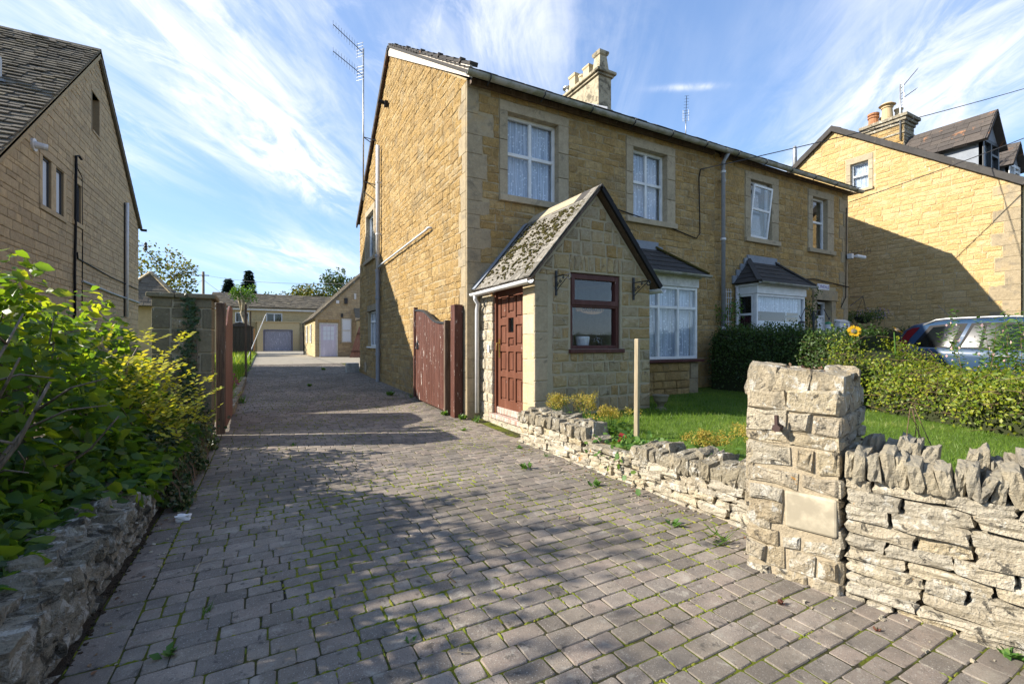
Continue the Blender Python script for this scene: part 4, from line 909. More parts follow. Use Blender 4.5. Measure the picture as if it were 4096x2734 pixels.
def chimney_right():
    x0, x1, y0, y1 = 18.3, 19.0, 6.98, 8.06
    c = MB().box((x0, y0, 7.2), (x1, y1, 8.72)).build('chimney', M_mortar, HR)
    F = Fr((x0, y0, 0), (0, 1, 0), (-1, 0, 0)); emit(lay(0, 1.08, 7.4, 8.4, (.1, .15), (.2, .4), joint=.012), F, M_ochre, c, 40, (.01, .02))
    F2 = Fr((x0, y0, 0), (1, 0, 0), (0, -1, 0)); emit(lay(0, .7, 7.4, 8.4, (.1, .15), (.2, .35), joint=.012), F2, M_drygrey, c, 30, (.01, .02))
    for z, o, h in ((8.12, .04, .07), (8.42, .05, .09), (8.52, .10, .09), (8.62, .15, .11)): MB().box((x0 - o, y0 - o, z), (x1 + o, y1 + o, z + h)).build('cornice', M_drygrey, c, bevel=.02)
    MB().box((x0 + .06, y0 + .06, 8.73), (x1 - .06, y1 - .06, 8.82)).build('flaunching', M_cream, c, bevel=.04)
    xm = 18.6
    MB().lathe((xm, 7.95, 8.8), [(.16, 0), (.14, .24), (.17, .26), (.17, .31), (.13, .33), (.13, .34), (.17, .36), (.17, .42), (.02, .47)], 14, .1).build('chimney_pot', M_terr, c)
    MB().lathe((xm, 7.55, 8.8), [(.17, 0), (.14, .42), (.17, .44), (.17, .48), (.1, .5), (.24, .53), (.15, .6), (.02, .63)], 16, .9).build('chimney_pot', M_pot, c)
    MB().lathe((xm + .3, 7.35, 8.8), [(.12, 0), (.1, .34), (.13, .36), (.13, .4)], 14, .4).build('chimney_pot', M_pot, c)
    MB().lathe((xm + .3, 7.8, 8.8), [(.1, 0), (.09, .24), (.11, .26), (.11, .3)], 14, .4).build('chimney_pot', M_pot, c)
chimney_right()
MB().tube([(18.2, 10.4, 7.3), (18.2, 10.4, 8.8), (18.2, 10.4, 8.95)], [.075, .075, .05], 10).build('flue_pipe', M_galv, HR, smooth=True)
MB().fbox(FR, .35, 1.72, .03, .5, 1.98, .2).build('wall_lamp', M_white, HR, bevel=.01)

# ------------------------------------------------------------------ left hand neighbour house
HL = thing('house', (-4.5, 17, .2), 'shaded tan stone house at far left with steep stone tiled roof', 'house', 'stone cottages along the street')
FL = Fr((-4.5, 11.4, 0), (0, 1, 0), (1, 0, 0)); LU, LE0, LE1, LRU, LRV = 11.75, 4.1, 5.95, 6.7, 10.02
s0, s1 = (LRV - LE0) / LRU, (LRV - LE1) / (LU - LRU)
WL = [(2.86, 4.44, 3.34, 5.57), (3.62, 4.46, 4.10, 5.55), (4.83, 4.54, 5.33, 5.58)]; WA = (6.28, 7.55, 6.9, 8.68)
b = MB(); panel(b, FL, 0, LU, -.1, LE0, WL[:0], .3)
b2 = MB(); us = [0] + sorted(x for w in WL + [WA] for x in (w[0], w[2])) + [LU]
topL = lambda u: LE0 + s0 * u if u <= LRU else LRV - s1 * (u - LRU)
for a, c in zip(us, us[1:]):
    m = (a + c) / 2; h = [w for w in WL + [WA] if w[0] < m < w[2]]; mids = [LRU] if a < LRU < c else []
    roofline = [FL(c, topL(c))] + [FL(x, topL(x)) for x in mids] + [FL(a, topL(a))]
    if h:
        b2.prism([FL(a, LE0), FL(c, LE0), FL(c, h[0][1]), FL(a, h[0][1])], -FL.n * .3); b2.prism([FL(a, h[0][3]), FL(c, h[0][3])] + roofline, -FL.n * .3)
    else: b2.prism([FL(a, LE0), FL(c, LE0)] + roofline, -FL.n * .3)
b2.add(b.v, b.f); b2.box((-13, 11.4, -.1), (-4.8, 11.7, LE0)); b2.box((-13, 22.85, -.1), (-4.8, 23.15, LE1)); b2.build('wall', M_left_mortar, HL)
ls = lay(0, LU, 1.2, LRV, (.1, .25), (.18, .55), [(2.68, 4.3, 4.28, 5.78), grow(WL[2], .16, .16, .18, .14), grow(WA, .12, .12, .16, .06)], clip=[(-s0, 1, LE0 - .02), (s1, 1, LRV + s1 * LRU - .02)], joint=.013)
emit(ls, FL, M_left, HL, 300, (.006, .016), .004, irr=.004)
MB().fbox(FL, 2.70, 5.58, -.2, 4.26, 5.76, .02, .8).build('lintel', M_left, HL, bevel=.01); MB().fbox(FL, 2.70, 4.32, -.2, 4.26, 4.435, .035, .8).build('sill', M_left, HL, bevel=.01)
for a, c in ((2.70, 2.855), (3.345, 3.615), (4.105, 4.26)): MB().fbox(FL, a, 4.44, -.2, c, 5.575, .016, .9).build('mullion' if a == 3.345 else 'jamb_stone', M_left, HL, bevel=.01)
w = WL[2]; MB().fbox(FL, w[0] - .14, w[3] + .005, -.2, w[2] + .14, w[3] + .16, .02, .9).build('lintel', M_left, HL, bevel=.01); MB().fbox(FL, w[0] - .14, w[1] - .12, -.2, w[2] + .14, w[1] - .003, .035, .9).build('sill', M_left, HL, bevel=.01)
for a, c in ((w[0] - .14, w[0] - .003), (w[2] + .003, w[2] + .14)): MB().fbox(FL, a, w[1], -.2, c, w[3], .016, .9).build('jamb_stone', M_left, HL, bevel=.01)
M_skyfrost = simple('sky_pale_frosted_glass', (.72, .8, .9), .2, .6, var=.12, scale=60)  # pale blue colour paints in the sky reflected by the panes
for w in WL: window(HL, FL, *w, rec=.035, bw=.04, m=M_iron, glass=M_skyfrost)
window(HL, FL, *WA, rows=[8.0, 8.35], rec=.16, bw=.04); 
MB().fbox(FL, WA[0] - .1, WA[3], -.2, WA[2] + .1, WA[3] + .16, .02, .7).build('lintel', M_left, HL, bevel=.01); MB().fbox(FL, WA[2] + .003, WA[1], -.2, WA[2] + .14, WA[3] - .003, .02, .7).build('jamb_stone', M_left, HL, bevel=.01)
MB().fbox(FL, WA[0] - .05, WA[1] - .07, -.2, WA[2] + .1, WA[1] - .003, .04, .7).build('sill', M_left, HL, bevel=.01)
def roofL():
    ux = Vector((-1, 0, 0))
    for s in (0, 1):
        ov = .15; ue = -ov if s == 0 else LU + ov; e = LE0 if s == 0 else LE1; sl = s0 if s == 0 else s1
        pe = FL(ue, e - sl * ov + .02, .10); pr = FL(LRU, LRV + .04, .10); q = ux * 8.6; n = (pr - pe).cross(q).normalized(); n = n if n.z > 0 else -n
        MB().prism([pe, pe + q, pr + q, pr], n * .05).build('roof', M_tile, HL)
        if s == 0:
            T = Fr(pe + n * .05 + q, (1, 0, 0), n, pr - pe)
            tl = tile_rows(T, 8.6, (pr - pe).length, .205, .24, .028, lift=.045, ragged=.03)
            emit_tiles(tl, T, M_tile, HL, 300, 'roof_tile', 'small_roof_tiles')
        else:
            k = 22
            for i in range(k):
                p, r_ = pe.lerp(pr, i / k), pe.lerp(pr, (i + 1.05) / k); MB().prism([p + n * .05, r_ + n * .05, r_ + n * .075, p + n * .095], ux * .35, rng.random()).build('verge_tile', M_tile, HL)
    a, c = FL(-.15, LE0 - .15 * s0, .1), FL(LRU, LRV, .1); n = Vector((0, -.66, .75))
    MB().prism([a - n * .06, a + n * .085, c + n * .085, c - n * .08], (-.06, 0, 0), .2).build('verge', M_mortar, HL)
    a = FL(LU + .15, LE1 - .15 * s1, .1); n = Vector((0, .63, .78)); MB().prism([a - n * .06, a + n * .06, c + n * .06, c - n * .1], (-.06, 0, 0), .2).build('verge', M_tile, HL)
    for i in range(20):
        x = -4.4 - i * .43; MB().prism([(x, 18.1 - .17, LRV - .02), (x, 18.1, LRV + .17), (x, 18.1 + .17, LRV - .02)], (-.425, 0, 0), rng.random()).build('ridge_tile', M_tile, HL)
roofL()
v = MB().lathe((-5.55, 15.05, 7.35), [(.11, 0), (.11, .55)], 14); v.box((-5.64, 15.0, 7.9), (-5.46, 15.1, 7.97)); v.build('roof_vent', M_palepipe, HL, smooth=False)
MB().box((-5.85, 14.75, 7.28), (-5.3, 15.3, 7.34)).build('flashing', M_lead, HL)
v = MB(); v.tube([FL(2.36, 5.62, 0), FL(2.36, 5.62, .05)], .14, 14); v.tube([FL(2.36, 5.62, .05), FL(2.36, 5.60, .2), FL(2.38, 5.6, .24)], [.08, .07, .07], 12); v.build('boiler_flue', M_palepipe, HL, smooth=False)
MB().tube([FL(4.95, 6.22, .12), FL(4.86, 6.28, .09), FL(4.76, 6.24, .06), FL(4.76, 4.2, .05), FL(4.70, 3.2, .05), FL(4.72, 1, .05)], .03, 8).build('soil_pipe', M_blackpl, HL, smooth=True)
MB().tube([FL(9.85, 6.36, .06), FL(9.8, 4.8, .06), FL(9.78, 2.2, .06)], .05, 10).build('downpipe', M_palepipe, HL, smooth=True)
MB().tube([FL(9.6, 6.3, .03), FL(9.58, 2.2, .03)], .018, 6).build('waste_pipe', M_blackpl, HL)
MB().tube([FL(4.95, 6.2, .02), FL(5.0, 6.0, .02), FL(5.35, 5.85, .02), FL(5.4, 4.0, .02), FL(5.36, 2.3, .02)], .012, 5).build('cable', M_blackpl, HL)
MB().tube([FL(4.95, 3.72, .03), FL(5.0, 3.55, .03), FL(8, 3.42, .03), FL(11.6, 3.38, .03)], .018, 5).build('cable', M_blackpl, HL)
MB().tube([FL(5.3, 2.98, .04), FL(8, 2.9, .04), FL(11.7, 2.86, .04)], .035, 6).build('cable', M_greypipe, HL)
MB().tube([FL(11.72, 5.78, .1), FL(11.72, 5.78, .28)], .05, 8).build('gutter_end', M_blackpl, HL)
b = MB().tube([FL(11.70, 5.15, .0), FL(11.74, 5.18, .2)], .014, 6); b.lathe(FL(11.74, 4.98, .24), [(.03, 0), (.07, .05), (.03, .1), (.07, .16), (.03, .22), (.06, .28), (.02, .34)], 10); b.build('insulator', M_iron, HL)

# ------------------------------------------------------------------ dry stone walls and pillars
def rock_template(k=3):
    pts = {}; vs = []; fs = []
    def vid(p):
        key = tuple(round(x, 4) for x in p)
        if key not in pts:
            pts[key] = len(vs); q = Vector(p); m = max(abs(x) for x in q); l = q.length; vs.append(q * (.78 * m / m + .0) if False else q.lerp(q / l * 1.12, .22))
        return pts[key]
    for ax in range(3):
        for s in (-1, 1):
            for i in range(k):
                for j in range(k):
                    Q = []
                    for a, c in ((i, j), (i + 1, j), (i + 1, j + 1), (i, j + 1)):
                        p = [0, 0, 0]; p[ax] = s; p[(ax + 1) % 3] = -1 + 2 * a / k; p[(ax + 2) % 3] = -1 + 2 * c / k; Q.append(vid(p))
                    fs.append(tuple(Q if s > 0 else Q[::-1]))
    return vs, fs
RT3 = rock_template(4); RT2 = rock_template(2)
def rock(mb, F, u, v, n, w, h, d, r=rng, T=RT3, amp=.16, rot=0, tilt=0):
    sd = Vector((r.uniform(-99, 99), r.uniform(-99, 99), r.uniform(-99, 99))); ca, sa = math.cos(rot), math.sin(rot); vs = []
    sk = r.uniform(-.14, .14); tp = r.uniform(-.12, .12)
    for p in T[0]:
        k = 1 + amp * noise.noise(p * 1.1 + sd) + amp * .6 * noise.noise(p * 2.9 + sd) + amp * .3 * noise.noise(p * 6 + sd)
        x, y, z = p.x * w / 2 * k, p.y * h / 2 * k * (1 + tp * p.x), p.z * d / 2 * k
        x += sk * y; y2 = y * math.cos(tilt) - z * math.sin(tilt); z2 = y * math.sin(tilt) + z * math.cos(tilt)
        vs.append(F(u + x * ca - y2 * sa, v + x * sa + y2 * ca, n + z2))
    return mb.add(vs, T[1], r.random())
def dry_wall(root, F, U, H, thick, m, m2, hr=(.05, .1), wr=(.12, .4), cope=(.05, .09, .15), nmax=300, z0=-.03, core=M_soil, slope=0, two_rows=True, tops=lambda u: 0, cope_to=None, rockT=RT3, cskip=(), amp=.17):
    MB().fbox(F, 0.02, -.15, -thick + .05, U - .02, H - .02, -.05).build('wall_core', core, root)
    items = []
    for P in lay(0, U, z0, H, hr, wr, joint=.004):
        u0, u1 = P[0][0], P[1][0]; v0, v1 = P[0][1], P[2][1]; um = (u0 + u1) / 2
        if (v0 + v1) / 2 > H + tops(um): continue
        items.append((F(um, (v0 + v1) / 2), ((u0 + u1) / 2, (v0 + v1) / 2 + rng.uniform(-.006, .006), -.075 + rng.uniform(-.02, .014), (u1 - u0) * 1.0, (v1 - v0) * 1.06, .17), rng.uniform(-.045, .045) + slope, rng.uniform(-.08, .08), m))
    u = 0
    while u < (cope_to or U):
        w = rng.uniform(*cope[:2]) * 1.0; h = cope[2] * rng.uniform(.7, 1.15)
        if not any(a < u < c for a, c in cskip):
            items.append((F(u, H + h / 2, -.06), (u + w / 2, H + h * .42 + tops(u), -.075 + rng.uniform(-.02, .02), w * 1.02, h, .19), rng.uniform(-.22, .22), rng.uniform(-.15, .15), m2))
            if two_rows and rng.random() < .93: items.append((F(u, H + h / 2, -.25), (u + w / 2 + .03, H + h * .55 + tops(u), -thick + .13 + rng.uniform(-.03, .03), w * 1.1, h * 1.25, .2), rng.uniform(-.3, .3), rng.uniform(-.2, .2), m2))
        u += w
    items.sort(key=lambda t: (t[0] - CAM).length if in_view(t[0], 1.1) else 99)
    for t in items[:nmax]:
        rock(MB(), F, *t[1], rot=t[2], tilt=t[3], T=rockT, amp=amp).build('stone', t[4], root, smooth=False)
    for mm in (m, m2):
        r_ = [t for t in items[nmax:] if t[4] is mm]
        if r_:
            b = MB(); [rock(b, F, *t[1], rot=t[2], tilt=t[3], T=RT2) for t in r_]; b.build('small_stones', mm, root, kind='stuff')
# right hand wall with the upright cock-and-hen coping
A15 = R(15); FW = Fr((2.60, 1.235, 0), (math.sin(A15), -math.cos(A15), 0), (-math.cos(A15), -math.sin(A15), 0))
WRt = thing('dry_stone_wall', FW(.8, 0, -.2), 'tall sunlit dry stone wall with upright coping stones right of the rubble pillar', 'wall', 'dry stone walls by the driveway')
dry_wall(WRt, FW, 2.9, .62, .42, M_dry, M_cope, (.04, .085), (.12, .36), (.03, .058, .145), 300)
# low wall between drive and lawn
FM = Fr((2.93, 5.22, 0), (0, -1, 0), (-1, 0, 0))
WM = thing('dry_stone_wall', (3.05, 3.4, 0), 'low tumbled dry stone wall between the block paving and the front lawn', 'wall', 'dry stone walls by the driveway')
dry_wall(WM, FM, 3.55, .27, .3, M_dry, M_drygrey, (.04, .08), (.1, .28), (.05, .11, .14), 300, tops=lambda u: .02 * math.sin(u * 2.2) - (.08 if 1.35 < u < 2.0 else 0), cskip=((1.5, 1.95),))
rock(MB(), FM, 1.72, .24, -.12, .46, .05, .3, amp=.1).build('flat_stone', M_drygrey, WM)
# low wall retaining the left bed
FLW = Fr((-.74, -1.6, 0), (0, 1, 0), (1, 0, 0))
WLt = thing('dry_stone_wall', (-.9, 2.5, 0), 'low lichened dry stone wall retaining the shrub bed left of the driveway', 'wall', 'dry stone walls by the driveway')
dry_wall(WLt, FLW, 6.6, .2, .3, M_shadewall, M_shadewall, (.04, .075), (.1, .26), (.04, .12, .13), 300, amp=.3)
# right pillar of coursed rubble
def pillar_right():
    t = thing('gate_pillar', (2.7, 1.5, 0), 'broad rubble stone pillar with stonecrop on top between the two right dry stone walls', 'pillar', 'stone gate pillars')
    F1 = Fr((2.585, 1.255, 0), (-math.sin(A15), math.cos(A15), 0), (-math.cos(A15), -math.sin(A15), 0)); F2 = Fr((2.585, 1.255, 0), (math.cos(A15), math.sin(A15), 0), (math.sin(A15), -math.cos(A15), 0))
    W, D, H = .44, .60, 1.0
    c = MB(); c.prism([F1(.004, -.1, -.004), F1(W - .004, -.1, -.004), F1(W - .004, -.1, -D + .004), F1(.004, -.1, -D + .004)], (0, 0, H + .05)); c.build('mortar_core', M_pmortar, t)
    r = random.Random(3)
    def face(F, U, rows, wr, skip=None):
        y = -.04
        for h in rows:
            u = 0
            while u < U - .03:
                w = r.uniform(*wr); w = w if U - u - w > .09 else U - u; j = r.uniform(.004, .012); k = r.uniform(-.012, .012); k2 = r.uniform(-.01, .01)
                if not (skip and u < skip[2] - .02 and skip[1] < y + h - .03 and y + .03 < skip[3]):
                    e0 = 0 if u < .01 else j; e1 = 0 if u + w > U - .01 else j
                    stone(MB(), F, [(u + e0, y + j + k2), (u + w - e1, y + j * .7 + k), (u + w - e1, y + h - j + k2), (u + e0, y + h - j * .7 - k)], r.uniform(.003, .018), r=r, rough=.009, irr=.010).build('stone', r.choice((M_pillarstone, M_pillarstone, M_dry)), t)
                u += w
            y += h
    rows = [.09, .12, .07, .10, .10, .06, .10, .13, .08, .11, .12]
    face(F1, W, rows, (.09, .24), (-.01, .27, .25, .5)); face(F2, D, rows, (.12, .28))
    face(Fr(F1(W, 0, -D), -F1.u, -F1.n), W, rows, (.15, .3)); face(Fr(F2(D, 0, -W), -F2.u, -F2.n), D, rows, (.15, .3))
    stone(MB(), F1, [(.26, .30), (.43, .27), (.43, .40), (.26, .41)], .015, r=r, rough=.01).build('stone', M_pillarstone, t)
    stone(MB(), F1, [(.26, .415), (.43, .41), (.43, .49), (.26, .49)], .02, r=r, rough=.01).build('stone', M_dry, t)
    MB().prism([F1(.006, .29, -.03), F1(.245, .288, -.03), F1(.248, .485, -.03), F1(.006, .488, -.03)], F1.n * .043, .5).build('stone', simple('pale_block', (.46, .40, .29), .9, .1, var=.35, scale=9, bump=.5), t, label='large pale squared block', bevel=.012)
    for (u, n, w, h, d) in ((.07, -.12, .17, .16, .2), (.22, -.10, .16, .17, .18), (.37, -.10, .16, .2, .2), (.1, -.33, .2, .15, .2), (.3, -.34, .22, .13, .22), (.08, -.5, .17, .17, .17), (.34, -.5, .18, .15, .18), (.2, -.22, .18, .1, .2)):
        rock(MB(), F1, u, 1.0 + h * .38, n, w, h, d, r=r, amp=.22, rot=r.uniform(-.2, .2)).build('cap_stone', M_pillarstone, t)
    h = MB().tube([F1(.27, .83, .02), F1(.27, .83, .075)], .022, 6); h.tube([F1(.27, .83, .06), F1(.27, .90, .065)], .012, 6); h.build('gate_hinge', simple('rusty_iron', (.06, .035, .03), .7, .3), t)
pillar_right()
# left pillar of squared ashlar with a cap
def pillar_left():
    t = thing('gate_pillar', (-.9, 7.1, 0), 'tall grey ashlar gate pillar with flat cap and climbing ivy, left of the driveway', 'pillar', 'stone gate pillars')
    F = Fr((-1.21, 6.87, 0), (1, 0, 0), (0, -1, 0)); F2 = Fr((-.605, 6.87, 0), (0, 1, 0), (1, 0, 0)); H = 1.84
    MB().box((-1.20, 6.88, -.1), (-.615, 7.36, H)).build('mortar_core', M_porch_mortar, t)
    r = random.Random(8); y = -.02; k = 0
    while y < H - .08:
        h = min(r.choice((.26, .2, .3, .24)), H - y); a = r.uniform(.15, .24) if k % 2 else r.uniform(.17, .2); c = r.uniform(.09, .13) if k % 2 == 0 else r.uniform(.19, .23); j = .008
        MB().fbox(F, 0, y + j, -.12, a, y + h - j, .004, r.random()).build('stone', M_greyash, t, bevel=.008); MB().fbox(F, .605 - c, y + j, -.4, .607, y + h - j, .004, r.random()).build('stone', M_greyash, t, bevel=.008)
        u0, u1 = a + .012, .605 - c - .012; m = (u0 + u1) / 2; hh = h / 2
        for (p, q, e, f) in ((u0, y, m, y + hh), (m, y, u1, y + hh), (u0, y + hh, u1, y + h)):
            stone(MB(), F, [(p + .01, q + .01), (e - .01, q + .01), (e - .01, f - .01), (p + .01, f - .01)], .0, r=r, rough=.008, irr=.01).build('stone', M_pillarstone if r.random() < .7 else M_greyash, t)
        y += h; k += 1
    for a, c in ((-1.26, -.98), (-.977, -.56)): MB().box((a, 6.82, H), (c, 7.41, H + .06), r.random()).build('cap_slab', M_greyash, t, bevel=.015)
pillar_left()

# gates
def gate_left():
    t = thing('gate', (-.52, 7.6, 0), 'open brown boarded driveway gate folded back behind the left ashlar pillar', 'gate', 'brown boarded gates')
    MB().box((-.605, 7.42, -.03), (-.5, 7.53, 1.84)).build('gate_post', M_oldwood, t, bevel=.01)
    MB().box((-.565, 7.56, .06), (-.50, 7.62, 1.66)).build('gate_stile', M_gate, t, bevel=.004)
    n = 11; y0 = 7.63
    for i in range(n):
        s = i / n; top = 1.52 + .36 * (1 / (1 + math.exp(-(s - .3) * 12))) ; t2 = 1.52 + .36 * (1 / (1 + math.exp(-(s + 1 / n - .3) * 12)))
        a, c = y0 + i * .135, y0 + i * .135 + .13
        MB().prism([(-.50, a, .07), (-.50, c, .07), (-.50, c, t2), (-.50, a, top)], (-.022, 0, 0), rng.random()).build('board', M_gatewarm, t)
    for z in (.3, .95, 1.45): MB().box((-.57, 7.63, z), (-.524, 9.1, z + .09)).build('rail', M_gate, t)
    rock(MB(), Fr((-.52, 7.66, 1.62), (0, 1, 0), (1, 0, 0)), .06, .1, -.02, .13, .3, .07, amp=.25, rot=-.35).build('rotten_top_rail', M_oldwood, t)
gate_left()
def gate_right():
    t = thing('gate', (2.8, 8.6, 0), 'peeling brown boarded gate with curved top standing open against the sunlit gable', 'gate', 'brown boarded gates')
    x = 2.78; y0, y1 = 7.62, 9.42; n = 12; top = lambda s: 1.62 + .33 * (1 / (1 + math.exp(-(s - .5) * 9)))
    for i in range(n):
        a, c = y0 + (y1 - y0) * i / n + .003, y0 + (y1 - y0) * (i + 1) / n - .003
        MB().prism([(x, a, gz(a) + .05), (x, c, gz(c) + .05), (x, c, top((i + 1) / n)), (x, a, top(i / n))], (.025, 0, 0), rng.random()).build('board', M_gate, t, bevel=.004)
    k = 9
    cap = MB()
    for i in range(k):
        a, c = y0 + (y1 - y0) * i / k, y0 + (y1 - y0) * (i + 1) / k; cap.prism([(x - .02, a, top(i / k)), (x - .02, c, top((i + 1) / k)), (x - .02, c, top((i + 1) / k) + .035), (x - .02, a, top(i / k) + .035)], (.08, 0, 0))
    cap.build('top_rail', M_iron, t)
    MB().box((x + .027, y0, .2), (x + .08, y0 + .11, 1.64)).build('hinge_stile', M_gate, t, bevel=.004); MB().box((x - .03, y0 - .075, .03), (x + .08, y0 - .005, 1.68)).build('hinge_stile', M_oldwood, t, bevel=.006)
    MB().box((x - .03, y1 + .004, .15), (x + .05, y1 + .07, 2.03)).build('latch_stile', M_gate, t, bevel=.006)
    for z in (.4, 1.4): MB().box((x + .03, y0 + .12, z), (x + .07, y1, z + .1)).build('rail', M_gate, t)
    h = MB().box((x - .012, 9.22, 1.15), (x, 9.3, 1.33)); h.tube([(x - .03, 9.26 + .05 * math.cos(a), 1.22 + .06 * math.sin(a)) for a in [i * math.pi / 6 for i in range(13)]], .009, 6); h.build('ring_latch', M_iron, t)
    MB().box((2.78, 7.17, -.03), (2.93, 7.36, 1.93)).build('gate_post', M_gate, t, bevel=.006)
gate_right()

# ------------------------------------------------------------------ outbuildings at the end of the drive
OB = thing('outbuilding', (2.54, 29, .42), 'small stone outbuilding with lilac panelled door and sash window behind the cottage', 'outbuilding')
FO = Fr((2.54, 29, 0), (1, 0, 0), (0, -1, 0)); FOL = Fr((2.54, 29, 0), (0, 1, 0), (-1, 0, 0)); OE, ORU, ORV = 2.72, 3.4, 6.1
b = MB(); b.prism([FO(0, .3), FO(2 * ORU, .3), FO(2 * ORU, OE), FO(ORU, ORV), FO(0, OE)], (0, .3, 0)); b.fbox(FOL, .3, .3, -.3, 8, OE, 0); b.box((9.0, 29.3, .3), (9.3, 37, OE)); b.box((2.84, 36.7, .3), (9, 37, OE)); b.build('wall', M_mortar, OB)
sO = (ORV - OE) / ORU
emit(lay(0, 2 * ORU, .42, ORV, (.12, .16), (.2, .4), [(.22, .3, 1.26, 2.5), (1.4, 1.2, 2.1, 2.75)], clip=[(-sO, 1, OE - .04), (sO, 1, OE + sO * 2 * ORU - .04)]), FO, M_left, OB, 0, (.01, .02), fine=False)
emit(lay(0, 8, .42, OE, (.12, .16), (.2, .4), [(2, 1.2, 2.8, 2.4), (5, 1.2, 5.8, 2.4)]), FOL, M_yellowwall, OB, 0, (.01, .02), fine=False)
house_roof(OB, FO, (0, 1, 0), 8.2, 2 * ORU, OE, ORU, ORV, M_tile, .12, .35, .3)
def ob_details():
    u0, u1 = .3, 1.18; d = MB()
    for (a, c, e, q) in ((u0 - .07, .42, u0, 2.42), (u1, .42, u1 + .07, 2.42), (u0, 2.34, u1, 2.42)): d.fbox(FO, a, c, -.1, e, q, .08)
    d.build('door_frame', M_paintw, OB)
    d = MB(); panel(d, Fr(FO(0, 0, .05), FO.u, FO.n), u0, u1, .44, 2.33, [(u0 + .14, 1.42, u1 - .14, 2.22)], .04); d.fbox(FO, u0 + .12, .62, .05, u1 - .12, 1.3, .058); dr = d.build('door', M_lilac, OB)
    g = MB(); [g.fbox(FO, u0 + .14 + .6 * i / 3 - .012, 1.42, .015, u0 + .14 + .6 * i / 3 + .012, 2.22, .05) for i in (1, 2)]; [g.fbox(FO, u0 + .14, 1.42 + .8 * i / 3 - .012, .016, u1 - .14, 1.42 + .8 * i / 3 + .012, .049) for i in (1, 2)]; g.build('glazing_bar', M_lilac, dr)
    MB().fbox(FO, u0 + .135, 1.415, .014, u1 - .135, 2.225, .02).build('pane', M_skyfrost, dr)
    MB().fbox(FO, u0 - .15, 2.44, -.05, u1 + .15, 2.64, .025).build('lintel', M_porch, OB)
    window(OB, Fr(FO(0, 0, .175), FO.u, FO.n), 1.47, 1.28, 2.03, 2.7, rows=[2.0], bw=.06, m=M_paintw, glass=M_skyfrost); MB().fbox(FO, 1.38, 1.2, -.05, 2.12, 1.27, .06).build('sill', M_sill, OB)
    for a in (2.05, 5.05): window(OB, Fr(FOL(0, 0, .175), FOL.u, FOL.n), a, 1.25, a + .7, 2.4, cols=[a + .35], rows=[1.8], bw=.06, m=M_paintw, glass=M_skyfrost)
    half_gutter(MB(), FOL(-.1, OE - .06, .15), FOL(8, OE - .06, .15), .06).build('gutter', M_blackpl, OB); MB().tube([FOL(8.0 - .1, OE - .1, .14), FOL(7.9, .4, .06)], .04, 8).build('downpipe', M_blackpl, OB)
    MB().fbox(FO, 1.15, 3.6, 0, 1.32, 3.78, .12).build('flood_lamp', M_white, OB); MB().fbox(FO, 1.62, 3.6, 0, 1.8, 3.95, .16).build('wall_lantern', M_iron, OB, bevel=.02); MB().fbox(FO, 2.18, 3.9, 0, 2.3, 4.25, .1).build('wall_lantern', M_paintw, OB)
    MB().fbox(FO, 2.55, 3.9, 0, 2.75, 5.3, .02).build('window', M_white, OB); MB().fbox(FO, 1.42, 2.78, 0, 1.55, 3.0, .1).build('wall_lamp', M_iron, OB)
    # lean-to on the right of the gable
    MB().prism([(4.7, 28.2, 2.55), (6.6, 28.2, 3.1), (6.6, 29, 3.35), (4.7, 29, 3.3)], (0, 0, .08)).build('lean_to_roof', M_tile, OB)
    MB().box((4.85, 28.3, .3), (6.6, 28.99, 2.56)).build('lean_to_wall', M_yellowwall, OB); window(OB, Fr((4.95, 28.3, 0), (1, 0, 0), (0, -1, 0)), 0, 1.35, .6, 2.4, cols=[.3], rows=[1.9], rec=-.06, m=M_white, glass=M_skyfrost)
ob_details()
for i, (dx, tl) in enumerate(((0, .10), (.09, .3))):
    t = thing('leaning_door', (4.55 + dx, 27.2, .42), ('brown ledged door leaning nearest the cottage corner in front of the outbuilding', 'dark brown door leaning behind the other brown door by the outbuilding')[i], 'door', 'old doors leaning by the outbuilding')
    F = Fr((4.25 + dx * 3, 27.6 + i * .15, .40), (.85, .1, 0), (-.2, -1, .1), (.32 + .05 * i, .16, 1)); F.u = Vector((1, .05, 0)).normalized()
    for k in range(4): MB().fbox(F, k * .17, 0, 0, k * .17 + .16, 1.9, .03, rng.random()).build('board', M_gatewarm if i == 0 else M_gate, t)
    MB().fbox(F, 0, .3, .03, .67, .42, .055).build('ledge', M_gate, t); MB().fbox(F, 0, 1.4, .03, .67, 1.52, .055).build('ledge', M_gate, t)

GA = thing('garage', (1.1, 51, .38), 'far stone garage with flaking grey roller door at the end of the drive', 'garage')
FGa = Fr((-.75, 51, 0), (1, 0, 0), (0, -1, 0))
b = MB(); panel(b, FGa, 0, 3.75, .3, 3.25, [(.6, .38, 3.05, 2.45)], .3); b.box((-.75, 51.3, .3), (-.45, 53, 3.2)); b.box((2.7, 51.3, .3), (3.0, 53, 3.2)); b.box((-.9, 50.9, 3.25), (3.1, 53, 3.35)); b.build('wall', M_yellowwall, GA)
g = MB(); [g.fbox(FGa, .62, .38 + i * .103, -.12, 3.03, .38 + i * .103 + .1, -.1 + .012 * (i % 2), rng.random()) for i in range(20)]; g.build('roller_door', M_garage, GA)
g = MB(); g.fbox(FGa, .52, .38, -.05, .6, 2.5, .03); g.fbox(FGa, 3.05, .38, -.05, 3.13, 2.5, .03); g.fbox(FGa, .6, 2.45, -.05, 3.05, 2.53, .03); g.build('door_frame', simple('grey_frame', (.12, .12, .17), .6), GA)
BH = thing('long_house', (2, 53, .38), 'long two storey house with brown tiled roof and white windows behind the garage', 'house', 'stone cottages along the street')
FH = Fr((-4.6, 53, 0), (1, 0, 0), (0, -1, 0))
